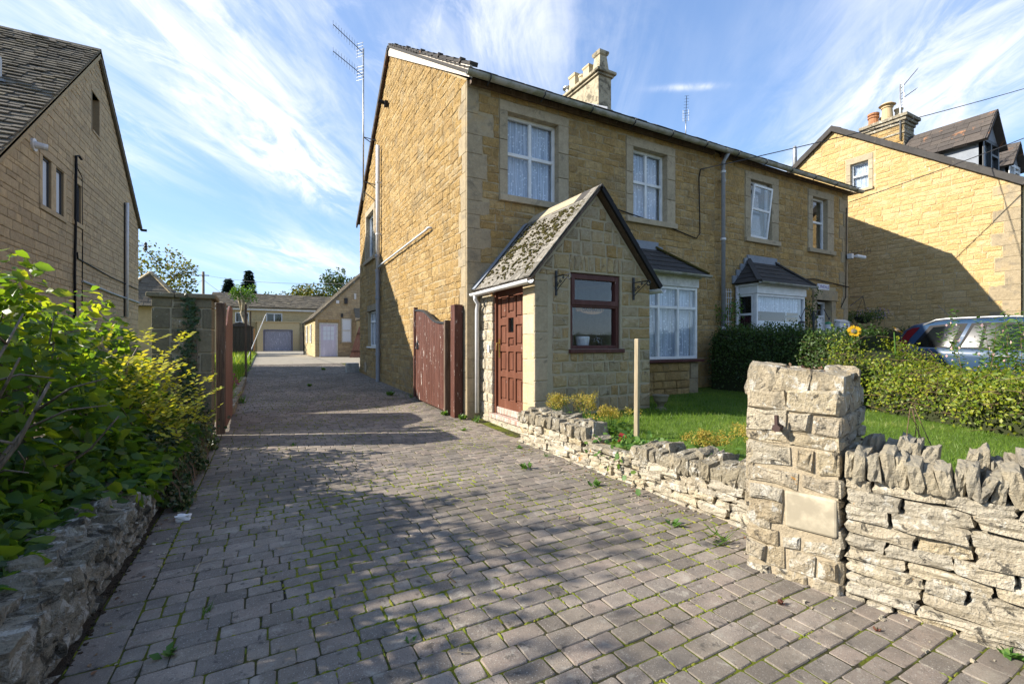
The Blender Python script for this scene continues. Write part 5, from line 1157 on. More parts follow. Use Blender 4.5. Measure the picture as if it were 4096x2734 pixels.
HW = [(7.1 - 3.2, 3.28, 8.55 - 3.2, 4.25), (3.9 - 2.5, 3.28, 4.75 - 2.5, 4.25), (9.2, 3.28, 10.5, 4.25)]
HW = [(4.62, 3.25, 6.1, 4.28), (1.9, 3.25, 3.1, 4.28), (10.2, 3.25, 11.6, 4.28)]
b = MB(); panel(b, FH, 0, 15, .3, 4.72, HW, .3); b.box((-4.6, 60, .3), (10.4, 60.3, 4.7)); b.prism([(-4.6, 53.3, .3), (-4.6, 60, .3), (-4.6, 60, 4.7), (-4.6, 56.8, 6.3), (-4.6, 53.3, 4.7)], (.3, 0, 0)); b.build('wall', M_mortar, BH)
emit(lay(0, 15, .4, 4.5, (.2, .26), (.35, .7), HW), FH, M_yellowwall, BH, 0, (.01, .02), fine=False)
for w in HW: window(BH, FH, *w, cols=[(w[0] + w[2]) / 2], rec=.02, bw=.09); MB().fbox(FH, w[0] - .1, w[1] - .12, -.1, w[2] + .1, w[1], .06).build('sill', M_sill, BH)
MB().fbox(FH, -.3, 4.5, -.05, 15.2, 4.74, .3).build('fascia', M_white, BH)
a, c = Vector((-4.9, 52.55, 4.7)), Vector((-4.9, 56.8, 6.42)); n = (c - a).cross(Vector((-1, 0, 0))).normalized(); n = n if n.z > 0 else -n
MB().prism([a, a + Vector((15.5, 0, 0)), c + Vector((15.5, 0, 0)), c], n * .08).build('roof', M_tile, BH); T = Fr(a + n * .08, (1, 0, 0), n, c - a)
emit_tiles(tile_rows(T, 15.5, (c - a).length, .3, .4, .04, lift=.05), T, M_tile, BH, 0)
MB().prism([c, c + Vector((15.5, 0, 0)), Vector((10.6, 60.6, 4.6)), Vector((-4.9, 60.6, 4.6))], (0, 0, .08)).build('roof', M_tile, BH)
# hipped roof just showing over the left pillar
SR_ = thing('garden_room', (-6.2, 33, .4), 'small building with grey hipped tile roof showing above the left pillar', 'building')
MB().box((-7.6, 33.2, .35), (-4.6, 35.8, 3.5)).build('wall', M_yellowwall, SR_)
hp = [Vector(p) for p in ((-8.05, 32.8, 3.35), (-4.2, 32.8, 3.35), (-4.2, 36.2, 3.35), (-8.05, 36.2, 3.35), (-6.12, 34.5, 5.45))]
MB().add(hp, [(0, 1, 4), (1, 2, 4), (2, 3, 4), (3, 0, 4), (3, 2, 1, 0)]).build('hipped_roof', M_tile, SR_)
for (p, q) in ((0, 1), (1, 2), (3, 0)):
    A_, B__, C_ = hp[p], hp[q], hp[4]; n = (B__ - A_).cross(C_ - A_).normalized(); V = (C_ - (A_ + B__) / 2).length; T = Fr(A_, B__ - A_, n, C_ - (A_ + B__) / 2); W = (B__ - A_).length
    emit_tiles(tile_rows(T, W, V, .3, .36, .03, clip=lambda u, v: W / 2 * v / V < u < W - W / 2 * v / V, lift=.02), T, M_tile, SR_, 0)
for p in (0, 1, 2): MB().bar(hp[p] + Vector((0, 0, .05)), hp[4] + Vector((0, 0, .07)), .22, .08).build('hip_tile', M_mortar, SR_)
# dark shed
SH = thing('shed', (-1.6, 37, .4), 'dark weatherboarded shed beyond the back lawn left of the drive', 'shed')
MB().box((-2.3, 37.1, .3), (-.9, 39.5, 2.4)).build('frame', M_shed, SH)
FSh = Fr((-2.35, 37, 0), (1, 0, 0), (0, -1, 0)); FSr = Fr((-.85, 37, 0), (0, 1, 0), (1, 0, 0))
for i in range(6): MB().fbox(FSh, i * .25, .4, -.08, i * .25 + .24, 2.35, .0, rng.random()).build('board', M_shed, SH)
for i in range(10): MB().prism([FSr(0, .4 + i * .2, .03), FSr(2.5, .4 + i * .2, .03), FSr(2.5, .62 + i * .2, 0), FSr(0, .62 + i * .2, 0)], (-.04, 0, 0), rng.random()).build('board', M_shed, SH)
MB().prism([(-2.5, 36.9, 2.36), (-1.6, 36.9, 2.7), (-.75, 36.9, 2.36)], (0, 2.8, 0)).build('roof', M_slate, SH)
for i, (x0, x1, y, h, lab) in enumerate(((3.0, 5.2, 50.2, 2.3, 'orange close boarded fence right of the far garage'), (-2.2, -.85, 47, 2.5, 'orange board fence left of the far garage'))):
    t = thing('fence', ((x0 + x1) / 2, y, .4), lab, 'fence', 'board fences by the garage'); k = int((x1 - x0) / .15)
    for j in range(k): MB().box((x0 + j * .15, y, .38), (x0 + j * .15 + .14, y + .025, h - .04 * (j % 2) * .2), rng.random()).build('board', M_orange if i == 1 else M_pole, t)
    MB().box((x0, y + .026, 1.6), (x1, y + .08, 1.7)).build('rail', M_pole, t)
# posts and poles
for (x, y, h, r_, m, lab) in ((-.55, 16.4, 2.25, .03, M_oldwood, 'dark thin wooden post on the grass edge, nearer of the two'), (-.57, 22.3, 2.3, .022, M_oldwood, 'dark thin wooden post farther along the grass edge by the shed')):
    MB().box((x - r_, y - r_, gz(y) - .05), (x + r_, y + r_, gz(y) + h)).build('post', m, None, label=lab, cat='post', group='posts along the grass edge')
MB().tube([(-.85, 26.5, .38), (.0, 27.2, 2.75)], .018, 8).build('pole', M_white, label='white pole leaning across in front of the far garage', cat='pole')
TP = thing('telegraph_pole', (-6.05, 60, .3), 'timber telegraph pole with wires beyond the left pillar', 'telegraph pole')
MB().tube([(-6.05, 60, .2), (-6.05, 60, 9.0)], [.17, .13], 10).build('pole', M_pole, TP, smooth=True)
MB().bar((-6.5, 59.85, 8.55), (-5.5, 59.85, 8.6), .08, .08).build('crossarm', M_pole, TP)
def wire(a, c, sag, r_, lab, n=14):
    a, c = Vector(a), Vector(c); P = [a.lerp(c, i / n) - Vector((0, 0, sag * 4 * (i / n) * (1 - i / n))) for i in range(n + 1)]
    return MB().tube(P, r_, 4).build('overhead_wire', M_rope, label=lab, cat='wire', group='overhead wires')
wire((-5.6, 59.8, 8.55), (4.9, 31, 5.1), .3, .018, 'wire from the telegraph pole to the outbuilding gable')
wire((-6.4, 59.8, 8.5), (-14, 61, 8.6), .2, .02, 'wire running left from the telegraph pole behind the tree')
wire((-4.3, 23.15, 5.05), (-6.0, 59.9, 8.2), .9, .014, 'wire from the left house insulator up to the telegraph pole')
wire((-5.9, 59.8, 8.0), (-1.2, 46, 4.2), .2, .016, 'thin wire slanting down right from the telegraph pole')

# ------------------------------------------------------------------ vegetation
def tmpl(V, F): return np.array(V, float), F
T_LEAF = tmpl([(0, 0, 0), (.3, .30, .07), (.66, .24, .05), (1, 0, -.10), (.66, -.24, .05), (.3, -.30, .07), (.5, 0, -.01)], [(0, 6, 2, 1), (6, 3, 2), (0, 5, 4, 6), (6, 4, 3)])
T_SMALL = tmpl([(0, 0, 0), (.5, .32, .06), (1, 0, -.02), (.5, -.32, .06)], [(0, 2, 1), (0, 3, 2)])
T_IVY = tmpl([(0, 0, 0), (.1, .4, .03), (.45, .3, .05), (.55, .5, 0), (1, 0, -.05), (.55, -.5, 0), (.45, -.3, .05), (.1, -.4, .03)], [(0, 2, 1), (0, 4, 3, 2), (0, 6, 5, 4), (0, 7, 6)])
T_BLADE = tmpl([(0, -.05, 0), (0, .05, 0), (.55, .035, .08), (.55, -.035, .08), (1, 0, .3)], [(0, 1, 2, 3), (3, 2, 4)])
T_TRI = tmpl([(0, -.06, 0), (0, .06, 0), (1, 0, .25)], [(0, 1, 2)])
def unit(a): return a / np.maximum(np.linalg.norm(a, axis=1, keepdims=True), 1e-9)
def rand_dirs(n, g=nprng): return unit(g.normal(size=(n, 3)))
def leaves_mesh(name, P, D, N, S, T, rnd):
    V, F = T; n, k = len(P), len(V); D = unit(D); N = N - D * (N * D).sum(1, keepdims=True); N = unit(N); Y = np.cross(N, D); S = np.asarray(S).reshape(-1, 1, 1) * np.ones((n, 1, 1))
    co = P[:, None, :] + S * (D[:, None, :] * V[None, :, 0:1] + Y[:, None, :] * V[None, :, 1:2] + N[:, None, :] * V[None, :, 2:3])
    me = bpy.data.meshes.new(name); me.vertices.add(n * k); me.vertices.foreach_set('co', co.reshape(-1).astype(np.float32))
    li = np.concatenate([np.array(f) for f in F]); lt = np.array([len(f) for f in F]); nl = len(li)
    me.loops.add(n * nl); me.loops.foreach_set('vertex_index', (li[None, :] + np.arange(n)[:, None] * k).reshape(-1).astype(np.int32))
    me.polygons.add(n * len(F)); ls = np.concatenate([[0], np.cumsum(lt)[:-1]])
    me.polygons.foreach_set('loop_start', (ls[None, :] + np.arange(n)[:, None] * nl).reshape(-1).astype(np.int32))
    try: me.polygons.foreach_set('loop_total', np.tile(lt, n).astype(np.int32))
    except Exception: pass
    me.update(calc_edges=True)
    a = me.attributes.new('rnd', 'FLOAT', 'POINT'); a.data.foreach_set('value', np.repeat(rnd, k).astype(np.float32)); return me
def scatter(name, P, D, N, S, T, m, parent=None, rnd=None, kind=None, **pr):
    P = np.asarray(P, float); rnd = nprng.random(len(P)) if rnd is None else rnd
    L = np.array(LOC[parent.name]) if parent is not None else np.array([P[:, 0].mean(), P[:, 1].mean(), P[:, 2].min()])
    me = leaves_mesh(name, P - L, D, N, S, T, rnd); me.materials.append(m); o = bpy.data.objects.new(name, me); COL.objects.link(o)
    if parent is not None: o.parent = parent
    else: o.location = L
    LOC[o.name] = Vector(L); return tag(o, kind=kind, **pr)
def clumps(centers, radii, per, g=nprng):
    C = np.repeat(np.asarray(centers, float), per, 0); Rr = np.repeat(np.asarray(radii, float), per); d = rand_dirs(len(C), g)
    return C + d * (Rr * g.random(len(C)) ** .45)[:, None], d
def nz(p, s, seed=0): return noise.noise(Vector((p[0] * s + seed, p[1] * s, p[2] * s)))
def foliage(name, P, d, size, T, m, parent, droop=.3, up=.5, kind=None, g=nprng, **pr):
    n = len(P); D = d * .8 + rand_dirs(n, g) * .8; D[:, 2] -= droop; N = rand_dirs(n, g) * .7; N[:, 2] += up
    return scatter(name, P, D, N, g.uniform(*size, n), T, m, parent, kind=kind, **pr)

# big leaved shrub in the left bed
def shrub_left():
    g = np.random.default_rng(21); t = thing('shrub', (-1.9, 4.4, .2), 'large backlit shrub with broad green leaves and bare grey stems in the left bed', 'shrub')
    tips = []
    stems = [(-1.5, 3.3), (-1.35, 3.9), (-1.6, 4.4), (-1.3, 4.9), (-1.7, 5.3), (-1.4, 5.9), (-2.1, 3.6), (-2.3, 4.6), (-2.2, 5.6), (-1.9, 2.9), (-1.7, 3.5), (-1.55, 5.0)]
    for i, (x, y) in enumerate(stems):
        for k in range(3):
            q = Vector((x + rng.uniform(-.08, .08), y + rng.uniform(-.08, .08), .18)); d = Vector((rng.uniform(-.5, .55), rng.uniform(-.5, .5), 1)).normalized(); P = [q]
            H = (1.45 if x < -1.5 else 1.1) * rng.uniform(.75, 1.05)
            for s in range(6):
                d = (d + Vector((rng.uniform(-.35, .35), rng.uniform(-.35, .35), rng.uniform(-.12, .2)))).normalized(); q = q + d * H / 6; P.append(q)
            r0 = rng.uniform(.012, .026) * (1.35 if k == 0 else .8); MB().tube(P, [r0 * (1 - .11 * j) for j in range(7)], 6).build('stem', M_bark, t, smooth=True)
            tips += [P[j] for j in (3, 4, 5, 6)]
            for j in (2, 3, 4, 5):
                e = (P[j] + Vector((rng.uniform(-.35, .35), rng.uniform(-.35, .35), rng.uniform(0, .35)))); MB().tube([P[j], P[j].lerp(e, .5) + Vector((0, 0, .04)), e], [.008, .006, .003], 5).build('twig', M_bark, t, smooth=True) if i % 2 == 0 else 0; tips.append(e)
    def top(x, y):
        e_ = -.70 - .24 * min(1, max(0, (4.0 - y) / .8)); s = min(1, max(0, (e_ - x) / 1.0)); s = s * s * (3 - 2 * s)
        t_ = 1.5 + .18 * math.sin(y * 3.1) + .12 * math.sin(y * 7 + x * 4); t_ += .30 * max(0, 1 - abs(y - 4.1) / 1.0)
        return .36 + (t_ - .36 + .1) * s
    pts = []
    while len(pts) < 15500:
        y = 1.9 + 4.75 * g.random(); x = -.70 - .22 * min(1, max(0, (4.0 - y) / .8)) - 2.6 * g.random() ** 1.2; T_ = top(x, y); z = .24 + (T_ - .24) * g.random() ** .62
        if y > 6.2 and z < .5: continue
        if noise.noise(Vector((x * 1.9, y * 1.9, z * 2.2))) < -.3 + (.16 if z < T_ - .35 else -.3): continue
        pts.append((x, y, z))
    P = np.array(pts); n = len(P); D = rand_dirs(n, g); D[:, 2] = D[:, 2] * .6 - .38; D[:, 0] += .25; N = rand_dirs(n, g) * .8; N[:, 2] += .45; S = g.uniform(.05, .135, n)
    r = np.clip(g.random(n) * .8 + (P[:, 2] - .8) * .28, 0, 1)  # higher leaves get lighter, yellower tones, painting in the sunlit top
    v = np.array([1 / (Vector(p) - CAM).length if in_view(p, 1.0) else 0 for p in P]); vis = v * (1 + .6 * (P[:, 0] > -1.3)); o = np.argsort(-vis * S)
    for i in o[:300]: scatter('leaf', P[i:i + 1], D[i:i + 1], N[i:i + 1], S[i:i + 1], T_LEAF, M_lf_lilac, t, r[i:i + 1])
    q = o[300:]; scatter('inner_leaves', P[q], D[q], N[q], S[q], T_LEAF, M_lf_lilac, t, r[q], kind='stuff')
shrub_left()
def golden():
    g = np.random.default_rng(4); t = thing('golden_shrub', (-1.0, 5.5, .2), 'small golden yellow leaved shrub beside the ivy at the foot of the left pillar', 'shrub')
    P, D, S = [], [], []
    for k in range(170):
        a = Vector((-1.0 + g.normal() * .22, 5.45 + g.normal() * .26, min(1.3, .40 + abs(g.normal()) * .42))); d = Vector((g.normal() * .6 + .35, g.normal() * .6 - .2, .55)).normalized(); L = g.uniform(.12, .26)
        MB().tube([a, a + d * L], .0025, 4).build('sprig', M_twig, t) if k < 40 else 0
        for j in range(9):
            p = a + d * L * j / 8; s = 1 if j % 2 else -1; x = d.cross(Vector((0, 0, 1))).normalized() * s; P.append(p); D.append(x * .9 + d * .6); S.append(.06)
    n = len(P); N = rand_dirs(n, g) * .5; N[:, 2] += .8; scatter('golden_leaves', np.array(P), np.array(D), N, np.array(S) * g.uniform(.7, 1.1, n), T_SMALL, M_lf_gold, t, kind='stuff')
    for k in range(6): x, y = -1.0 + g.normal() * .08, 5.45 + g.normal() * .1; MB().tube([(x, y, .18), (x + g.normal() * .1, y + g.normal() * .1, .45), (x + g.normal() * .2, y + g.normal() * .2, .75)], [.009, .007, .004], 5).build('stem', M_bark, t)
golden()
def ivy():
    g = np.random.default_rng(9)
    t = thing('ivy', (-.9, 6.83, .2), 'dark ivy climbing the front of the left ashlar pillar', 'ivy')
    for k in range(3):
        P = [(-.86 + .04 * k + .03 * math.sin(z * 5 + k), 6.845, z) for z in np.linspace(.15, 1.9 - .25 * k, 14)]; MB().tube(P, .006, 5).build('stem', M_bark, t)
    n = 900; z = .2 + 1.72 * g.random(n) ** 1.25; x = -.84 + .03 * np.sin(z * 5) + g.normal(size=n) * (.035 + .10 * np.clip(1.15 - z, 0, 1)); y = 6.845 - np.abs(g.normal(size=n)) * (.012 + .05 * np.clip(1.0 - z, 0, 1))
    D = np.stack([g.normal(size=n) * .7, -.2 * np.ones(n), -.6 + g.normal(size=n) * .5], 1); N = np.stack([g.normal(size=n) * .4, -np.ones(n), .3 + g.normal(size=n) * .3], 1)
    scatter('ivy_leaves', np.stack([x, y, z], 1), D, N, g.uniform(.025, .05, n), T_IVY, M_lf_ivy, t, kind='stuff')
    t = thing('ivy', (-.8, 5.7, .05), 'mound of small leaved ivy trailing over the left wall end towards the paving', 'ivy')
    n = 3600; y = 4.25 + 2.55 * g.random(n); u = g.random(n); a = u * math.pi * .62; rr = .30 + .05 * np.sin(y * 6); x = -.92 + rr * np.sin(a) * 1.05 + g.normal(size=n) * .02; z = .06 + (.36 + .08 * np.sin(y * 4)) * np.cos(a * .95).clip(0) + g.normal(size=n) * .025
    z *= np.clip((y - 4.0) / .8, .25, 1)
    N = np.stack([np.sin(a), -.35 * np.ones(n), np.cos(a)], 1) + g.normal(size=(n, 3)) * .35; D = rand_dirs(n, g); D[:, 2] -= .5
    scatter('ivy_leaves', np.stack([x, y, z], 1), D, N, g.uniform(.022, .042, n), T_IVY, M_lf_ivy, t, kind='stuff')
    for k in range(30):
        yy = 4.3 + 2.4 * g.random(); MB().tube([(-.9, yy, .3), (-.72, yy - .06, .3), (-.6, yy - .12, .15), (-.57, yy - .2, .03)], .003, 4).build('stem', M_twig, t)
ivy()
# overhanging shrub tree out of frame whose crown dapples the drive
def tree(name, loc, label, crown, trunk_h, r0, m, leaf, ncl, per, clr, group=None, seed=1, limbs=7, bark=None, T=T_SMALL, cat='tree', droop=.2):
    g = np.random.default_rng(seed); rr = random.Random(seed); t = thing(name, loc, label, cat, group); L = Vector(loc); c = Vector(crown[0]); R3 = crown[1]
    P = [L + Vector((rr.uniform(-.1, .1) * i * r0 * 3, rr.uniform(-.1, .1) * i * r0 * 3, trunk_h * i / 4)) for i in range(5)]; P[0].z -= .1; MB().tube(P, [r0 * (1 - .12 * i) for i in range(5)], 9).build('trunk', bark or M_bark, t, smooth=True)
    C, Rr = [], []
    for k in range(ncl):
        d = Vector(rand_dirs(1, g)[0]); q = g.random() ** .4; p = c + Vector((d.x * R3[0] * q, d.y * R3[1] * q, d.z * R3[2] * q)); C.append(p); Rr.append(clr * g.uniform(.6, 1.3))
    for k in range(limbs):
        e = C[k * len(C) // limbs]; s = P[4] if k % 2 else P[3]; mid = s.lerp(e, .5) + Vector((rr.uniform(-.2, .2), rr.uniform(-.2, .2), .15)) * r0 * 5
        MB().tube([s, mid, e], [r0 * .45, r0 * .3, r0 * .08], 6).build('limb', bark or M_bark, t, smooth=True)
    Pp, d = clumps([tuple(x) for x in C], Rr, per, g); foliage('crown', Pp, d, leaf, T, m, t, droop, .6, g=g); return t
tree('tree', (-5.3, 4.9, .2), 'spreading garden tree left of the broad leaved shrub, shading the driveway', ((-5.2, 4.6, 3.35), (1.6, 1.9, 1.25)), 2.4, .12, M_lf_tree, (.07, .12), 60, 60, .42, 'trees', 3)
tree('yellowing_tree', (-7.2, 40, .4), 'yellowing deciduous tree between the left house and the telegraph pole', ((-6.9, 40, 5.6), (2.9, 2.4, 2.1)), 3.4, .2, M_lf_gtree, (.16, .28), 46, 60, .75, 'background trees', 12, 14)
tree('pollard_tree', (-1.35, 40.5, .4), 'pale trunked pollard with a small leafy head above the dark shed', ((-1.45, 40.5, 5.1), (.95, .9, .75)), 4.2, .28, M_lf_fuchsia, (.1, .17), 22, 55, .35, 'background trees', 5, 6, M_cream)
tree('round_tree', (6.4, 92, .4), 'rounded light green tree behind the long house roof', ((6.6, 92, 8.2), (4.2, 4, 3.3)), 5, .3, M_lf_gtree, (.35, .6), 46, 70, 1.2, 'background trees', 6)
tree('round_tree', (12.2, 90, .4), 'tall darker green tree rising behind the outbuilding roof', ((12.6, 90, 10.2), (4.4, 4, 4.3)), 6, .3, M_lf_tree, (.35, .6), 60, 60, 1.25, 'background trees', 7)
tree('round_tree', (-.4, 95, .4), 'low dark tree showing over the middle of the long house roof', ((-.4, 95, 7.2), (3.6, 3, 2.6)), 4, .25, M_lf_hedge, (.35, .6), 34, 60, 1.2, 'background trees', 8)
def conifer(x, y, h, w, label, seed):
    g = np.random.default_rng(seed); t = thing('conifer', (x, y, .4), label, 'conifer', 'background trees'); MB().tube([(x, y, .3), (x, y, h)], [.2, .03], 7).build('trunk', M_bark, t)
    n = 4200; u = g.random(n) ** .75; a = g.random(n) * 2 * math.pi; rad = w * u * (.45 + .55 * g.random(n)) * (.75 + .35 * np.sin(a * 3 + u * 20)); z = h - u * (h - 1.2)
    P = np.stack([x + rad * np.cos(a), y + rad * np.sin(a), z - rad * .25], 1); D = np.stack([np.cos(a), np.sin(a), -.35 + g.normal(size=n) * .25], 1); N = rand_dirs(n, g) * .4; N[:, 2] += 1
    scatter('crown', P, D, N, g.uniform(.35, .75, n), T_SMALL, M_lf_con, t)
conifer(-4.6, 75, 10.2, 3.2, 'left and shorter of the two dark conifers beyond the long house', 31); conifer(-2.2, 76, 11.6, 3.6, 'right and taller of the two dark conifers beyond the long house', 32)

# hedges
M_hedgecore = simple('dense_inner_growth', (.03, .035, .015), .9, .1)
def hedge(name, loc, label, spine, m, leaf, n, twigs=0, core_m=M_dark, seed=1, group=None, bump_=.12, T=T_SMALL, z0=.24, m2=None, shag=.04):
    g = np.random.default_rng(seed); t = thing(name, loc, label, 'hedge', group); S = [Vector(s[:2]) for s in spine]; segs = [(S[i + 1] - S[i]).length for i in range(len(S) - 1)]; tot = sum(segs)
    def at(u):
        u *= tot
        for i, l in enumerate(segs):
            if u <= l or i == len(segs) - 1:
                f = u / l; a, c = spine[i], spine[i + 1]; d = (S[i + 1] - S[i]).normalized(); return S[i].lerp(S[i + 1], f), a[2] + (c[2] - a[2]) * f, a[3] + (c[3] - a[3]) * f, Vector((d.y, -d.x))
            u -= l
    core = MB(); K = 26; J = 10; vs = []
    for i in range(K + 1):
        p, hw, top, s = at(i / K)
        for j in range(J + 1):
            a = math.pi * j / J; cx = math.copysign(abs(math.cos(a)) ** .6, math.cos(a)) * (hw - .1); z = z0 - .1 + (top - .1 - z0 + .1) * abs(math.sin(a)) ** .5; vs.append((p.x + s.x * cx, p.y + s.y * cx, z))
    n1 = J + 1; core.add(vs, [(i * n1 + j, i * n1 + j + 1, (i + 1) * n1 + j + 1, (i + 1) * n1 + j) for i in range(K) for j in range(J)] + [tuple(range(n1)), tuple(range(K * n1, K * n1 + n1))]); core.build('inner_branches', core_m, t)
    P, N = [], []
    for _ in range(n):
        p, hw, top, s = at(g.random()); a = math.pi * g.random(); k = 1 + bump_ * noise.noise(Vector((p.x * 2.2, p.y * 2.2, a * 2 + seed))) + shag * g.normal() - .12 * abs(g.normal())
        cx = math.copysign(abs(math.cos(a)) ** .6, math.cos(a)); sz = abs(math.sin(a)) ** .5; P.append((p.x + s.x * cx * hw * k, p.y + s.y * cx * hw * k, z0 + (top - z0) * sz * k)); N.append((s.x * cx, s.y * cx, sz * .9))
    P, N = np.array(P), np.array(N); D = rand_dirs(n, g) + np.array([0, 0, .15]); NN = N + rand_dirs(n, g) * .75
    r = np.clip(g.random(n) * .85 + .15 * np.array([noise.noise(Vector((p[0] * 2.4, p[1] * 2.4, p[2] * 2.4))) for p in P]) * 2, 0, 1)
    scatter('leaves', P, D, NN, g.uniform(*leaf, n), T, m, t, r, kind='stuff')
    if twigs:
        b = MB(); idx = g.integers(0, n, twigs)
        for i in idx:
            q = Vector(P[i]); d = (Vector(N[i]) * .5 + Vector((g.normal(), g.normal(), g.normal() * .5))).normalized(); L = g.uniform(.08, .32); b.tube([q - d * L * .6, q + d * L * .2 + Vector((0, 0, .01)), q + d * L * .5], [.004, .003, .0015], 4, g.random(), False)
        b.build('twigs', M_twig, t, kind='stuff')
    return t
hedge('clipped_hedge', (9.1, 5.4, .27), 'dark clipped privet hedge running out from the pair of cottages between the two gardens', [(9.15, 6.75, .62, 1.66), (9.2, 5.3, .66, 1.58), (9.15, 3.9, .66, 1.5)], M_lf_hedge, (.035, .06), 19000, 120, M_hedgecore, 3, 'garden hedges')
hedge('honeysuckle_hedge', (8.1, 1.8, .27), 'sunny yellow green shaggy hedge behind the lawn in front of the blue car', [(9.0, 4.0, .75, 1.36), (8.65, 3.2, .8, .92), (8.1, 2.0, .85, .86), (7.6, .8, .9, .9), (7.1, -.6, .95, 1.0), (6.6, -2.4, .95, 1.0)], M_lf_lonicera, (.03, .06), 30000, 1500, M_hedgecore, 4, 'garden hedges', .2, shag=.08)
hedge('low_hedge', (17.2, 7, .24), 'green hedge at the foot of the shadowed far right gable behind the car', [(17.2, 10.5, .5, 1.75), (17.2, 4.6, .5, 1.7)], M_lf_hedge, (.05, .08), 8000, 0, M_soil, 5, 'garden hedges')
def fuchsia():
    g = np.random.default_rng(14); t = thing('fuchsia_bush', (9.3, 2.4, .27), 'fresh green fuchsia bush with pale pink hanging flowers in front of the blue car', 'bush')
    P, D, F_ = [], [], []
    for k in range(170):
        x, y = 9.2 + g.normal() * .28, .2 + 2.5 * g.random() ** .8; h = g.uniform(.85, 1.3) + .2 * (1.8 < y < 3.0); d = Vector((g.normal() * .22, g.normal() * .25, 1)).normalized(); a = Vector((x, y, .3))
        if k < 60: MB().tube([a, a + d * h], [.006, .002], 4).build('stem', M_twig, t)
        for j in range(34):
            q = a + d * h * (.3 + .7 * j / 33); P.append(q); th = j * 2.4; D.append((math.cos(th), math.sin(th), .25 + g.normal() * .2))
            if g.random() < .05: F_.append(q + Vector((math.cos(th) * .06, math.sin(th) * .06, -.03)))
    n = len(P); N = rand_dirs(n, g) * .4; N[:, 2] += .9; scatter('leaves', np.array(P), np.array(D), N, g.uniform(.04, .085, n), T_SMALL, M_lf_fuchsia, t, kind='stuff')
    n = len(F_); scatter('flowers', np.array(F_), np.tile([0, 0, -1.], (n, 1)), rand_dirs(n, g), g.uniform(.035, .06, n), T_SMALL, M_pink, t, kind='stuff')
fuchsia()

# lawn grass
def lawn():
    g = np.random.default_rng(2); n = 90000; x = 3.12 + 6.2 * g.random(n); y = -.2 + 7.1 * g.random(n)
    keep = ~((x < 5.4) & (y > 5.16)) & ~((x > 5.3) & (y > 6.1) & (g.random(n) < .8)) & (x > 3.12 + np.clip(1.5 - y, 0, 9) * .30)
    x, y = x[keep], y[keep]; n = len(x); d2 = np.hypot(x, y); keep = g.random(n) < np.clip(1.3 - d2 / 14, .35, 1); x, y = x[keep], y[keep]; n = len(x)
    edge = ((y > 4.3) & (x < 6)) * .03 + (x < 3.5) * .01; P = np.stack([x, y, np.full(n, LZ - .005)], 1); D = np.stack([g.normal(size=n) * .45, g.normal(size=n) * .45, np.ones(n)], 1); N = rand_dirs(n, g)
    pat = np.array([noise.noise(Vector((a * 1.1, b * 1.1, 3))) + .6 * noise.noise(Vector((a * 3.5, b * 3.5, 8))) for a, b in zip(x, y)])
    scatter('lawn_grass', P, D, N, g.uniform(.025, .065, n) + edge * g.random(n), T_TRI, M_grass, None, np.clip(.35 + pat * .5 + g.normal(size=n) * .2, 0, 1), kind='stuff')
    n = 6000; x = -.62 - 2.2 * g.random(n) ** 1.5; y = 9.5 + 28 * g.random(n) ** 1.3; P = np.stack([x, y, np.array([gz(b) for b in y]) + .02], 1); D = np.stack([g.normal(size=n) * .4, g.normal(size=n) * .4, np.ones(n)], 1)
    scatter('back_lawn_grass', P, D, rand_dirs(n, g), g.uniform(.1, .35, n), T_TRI, M_grass, None, kind='stuff')
lawn()
def alchemilla(x, y, z, r_, h, label, seed):
    g = np.random.default_rng(seed); t = thing('flowering_plant', (x, y, z), label, 'plant', 'ochre flowering plants by the low wall'); C = [(x + g.normal() * r_ * .5, y + g.normal() * r_ * .5, z + h * (.55 + .5 * g.random())) for _ in range(26)]
    for c in C[:14]: MB().tube([(x + g.normal() * .03, y + g.normal() * .03, z - .03), (c[0] * .6 + x * .4, c[1] * .6 + y * .4, z + h * .4), c], [.004, .003, .002], 4).build('stem', M_lf_weed, t)
    P, d = clumps(C, [r_ * .30] * len(C), 62, g); n = len(P); scatter('flower_heads', P, rand_dirs(n, g), rand_dirs(n, g), g.uniform(.010, .02, n), T_SMALL, M_lf_alch, t, kind='stuff')
    n = 40; a = g.random(n) * 6.28; q = g.random(n) * r_; P = np.stack([x + q * np.cos(a), y + q * np.sin(a), z + .02 + .1 * g.random(n)], 1); D = np.stack([np.cos(a), np.sin(a), .2 + g.normal(size=n) * .2], 1); N = rand_dirs(n, g) * .3; N[:, 2] += 1
    scatter('leaves', P, D, N, g.uniform(.04, .08, n), T_IVY, M_lf_weed, t, kind='stuff')
alchemilla(3.32, 4.86, .27, .17, .32, 'ochre flowering plant nearest the porch corner behind the low wall', 1); alchemilla(3.42, 4.42, .27, .20, .38, 'tallest ochre flowering plant, middle of the three in front of the porch window', 2); alchemilla(3.45, 4.0, .27, .17, .28, 'ochre flowering plant nearest the wooden stake, in front of the porch', 3)
alchemilla(3.45, 2.75, .27, .15, .2, 'sparse ochre flowering plant halfway along the lawn edge', 4); alchemilla(3.62, 2.35, .27, .19, .3, 'ochre flowering plant beside the rubble pillar at the lawn edge', 5)
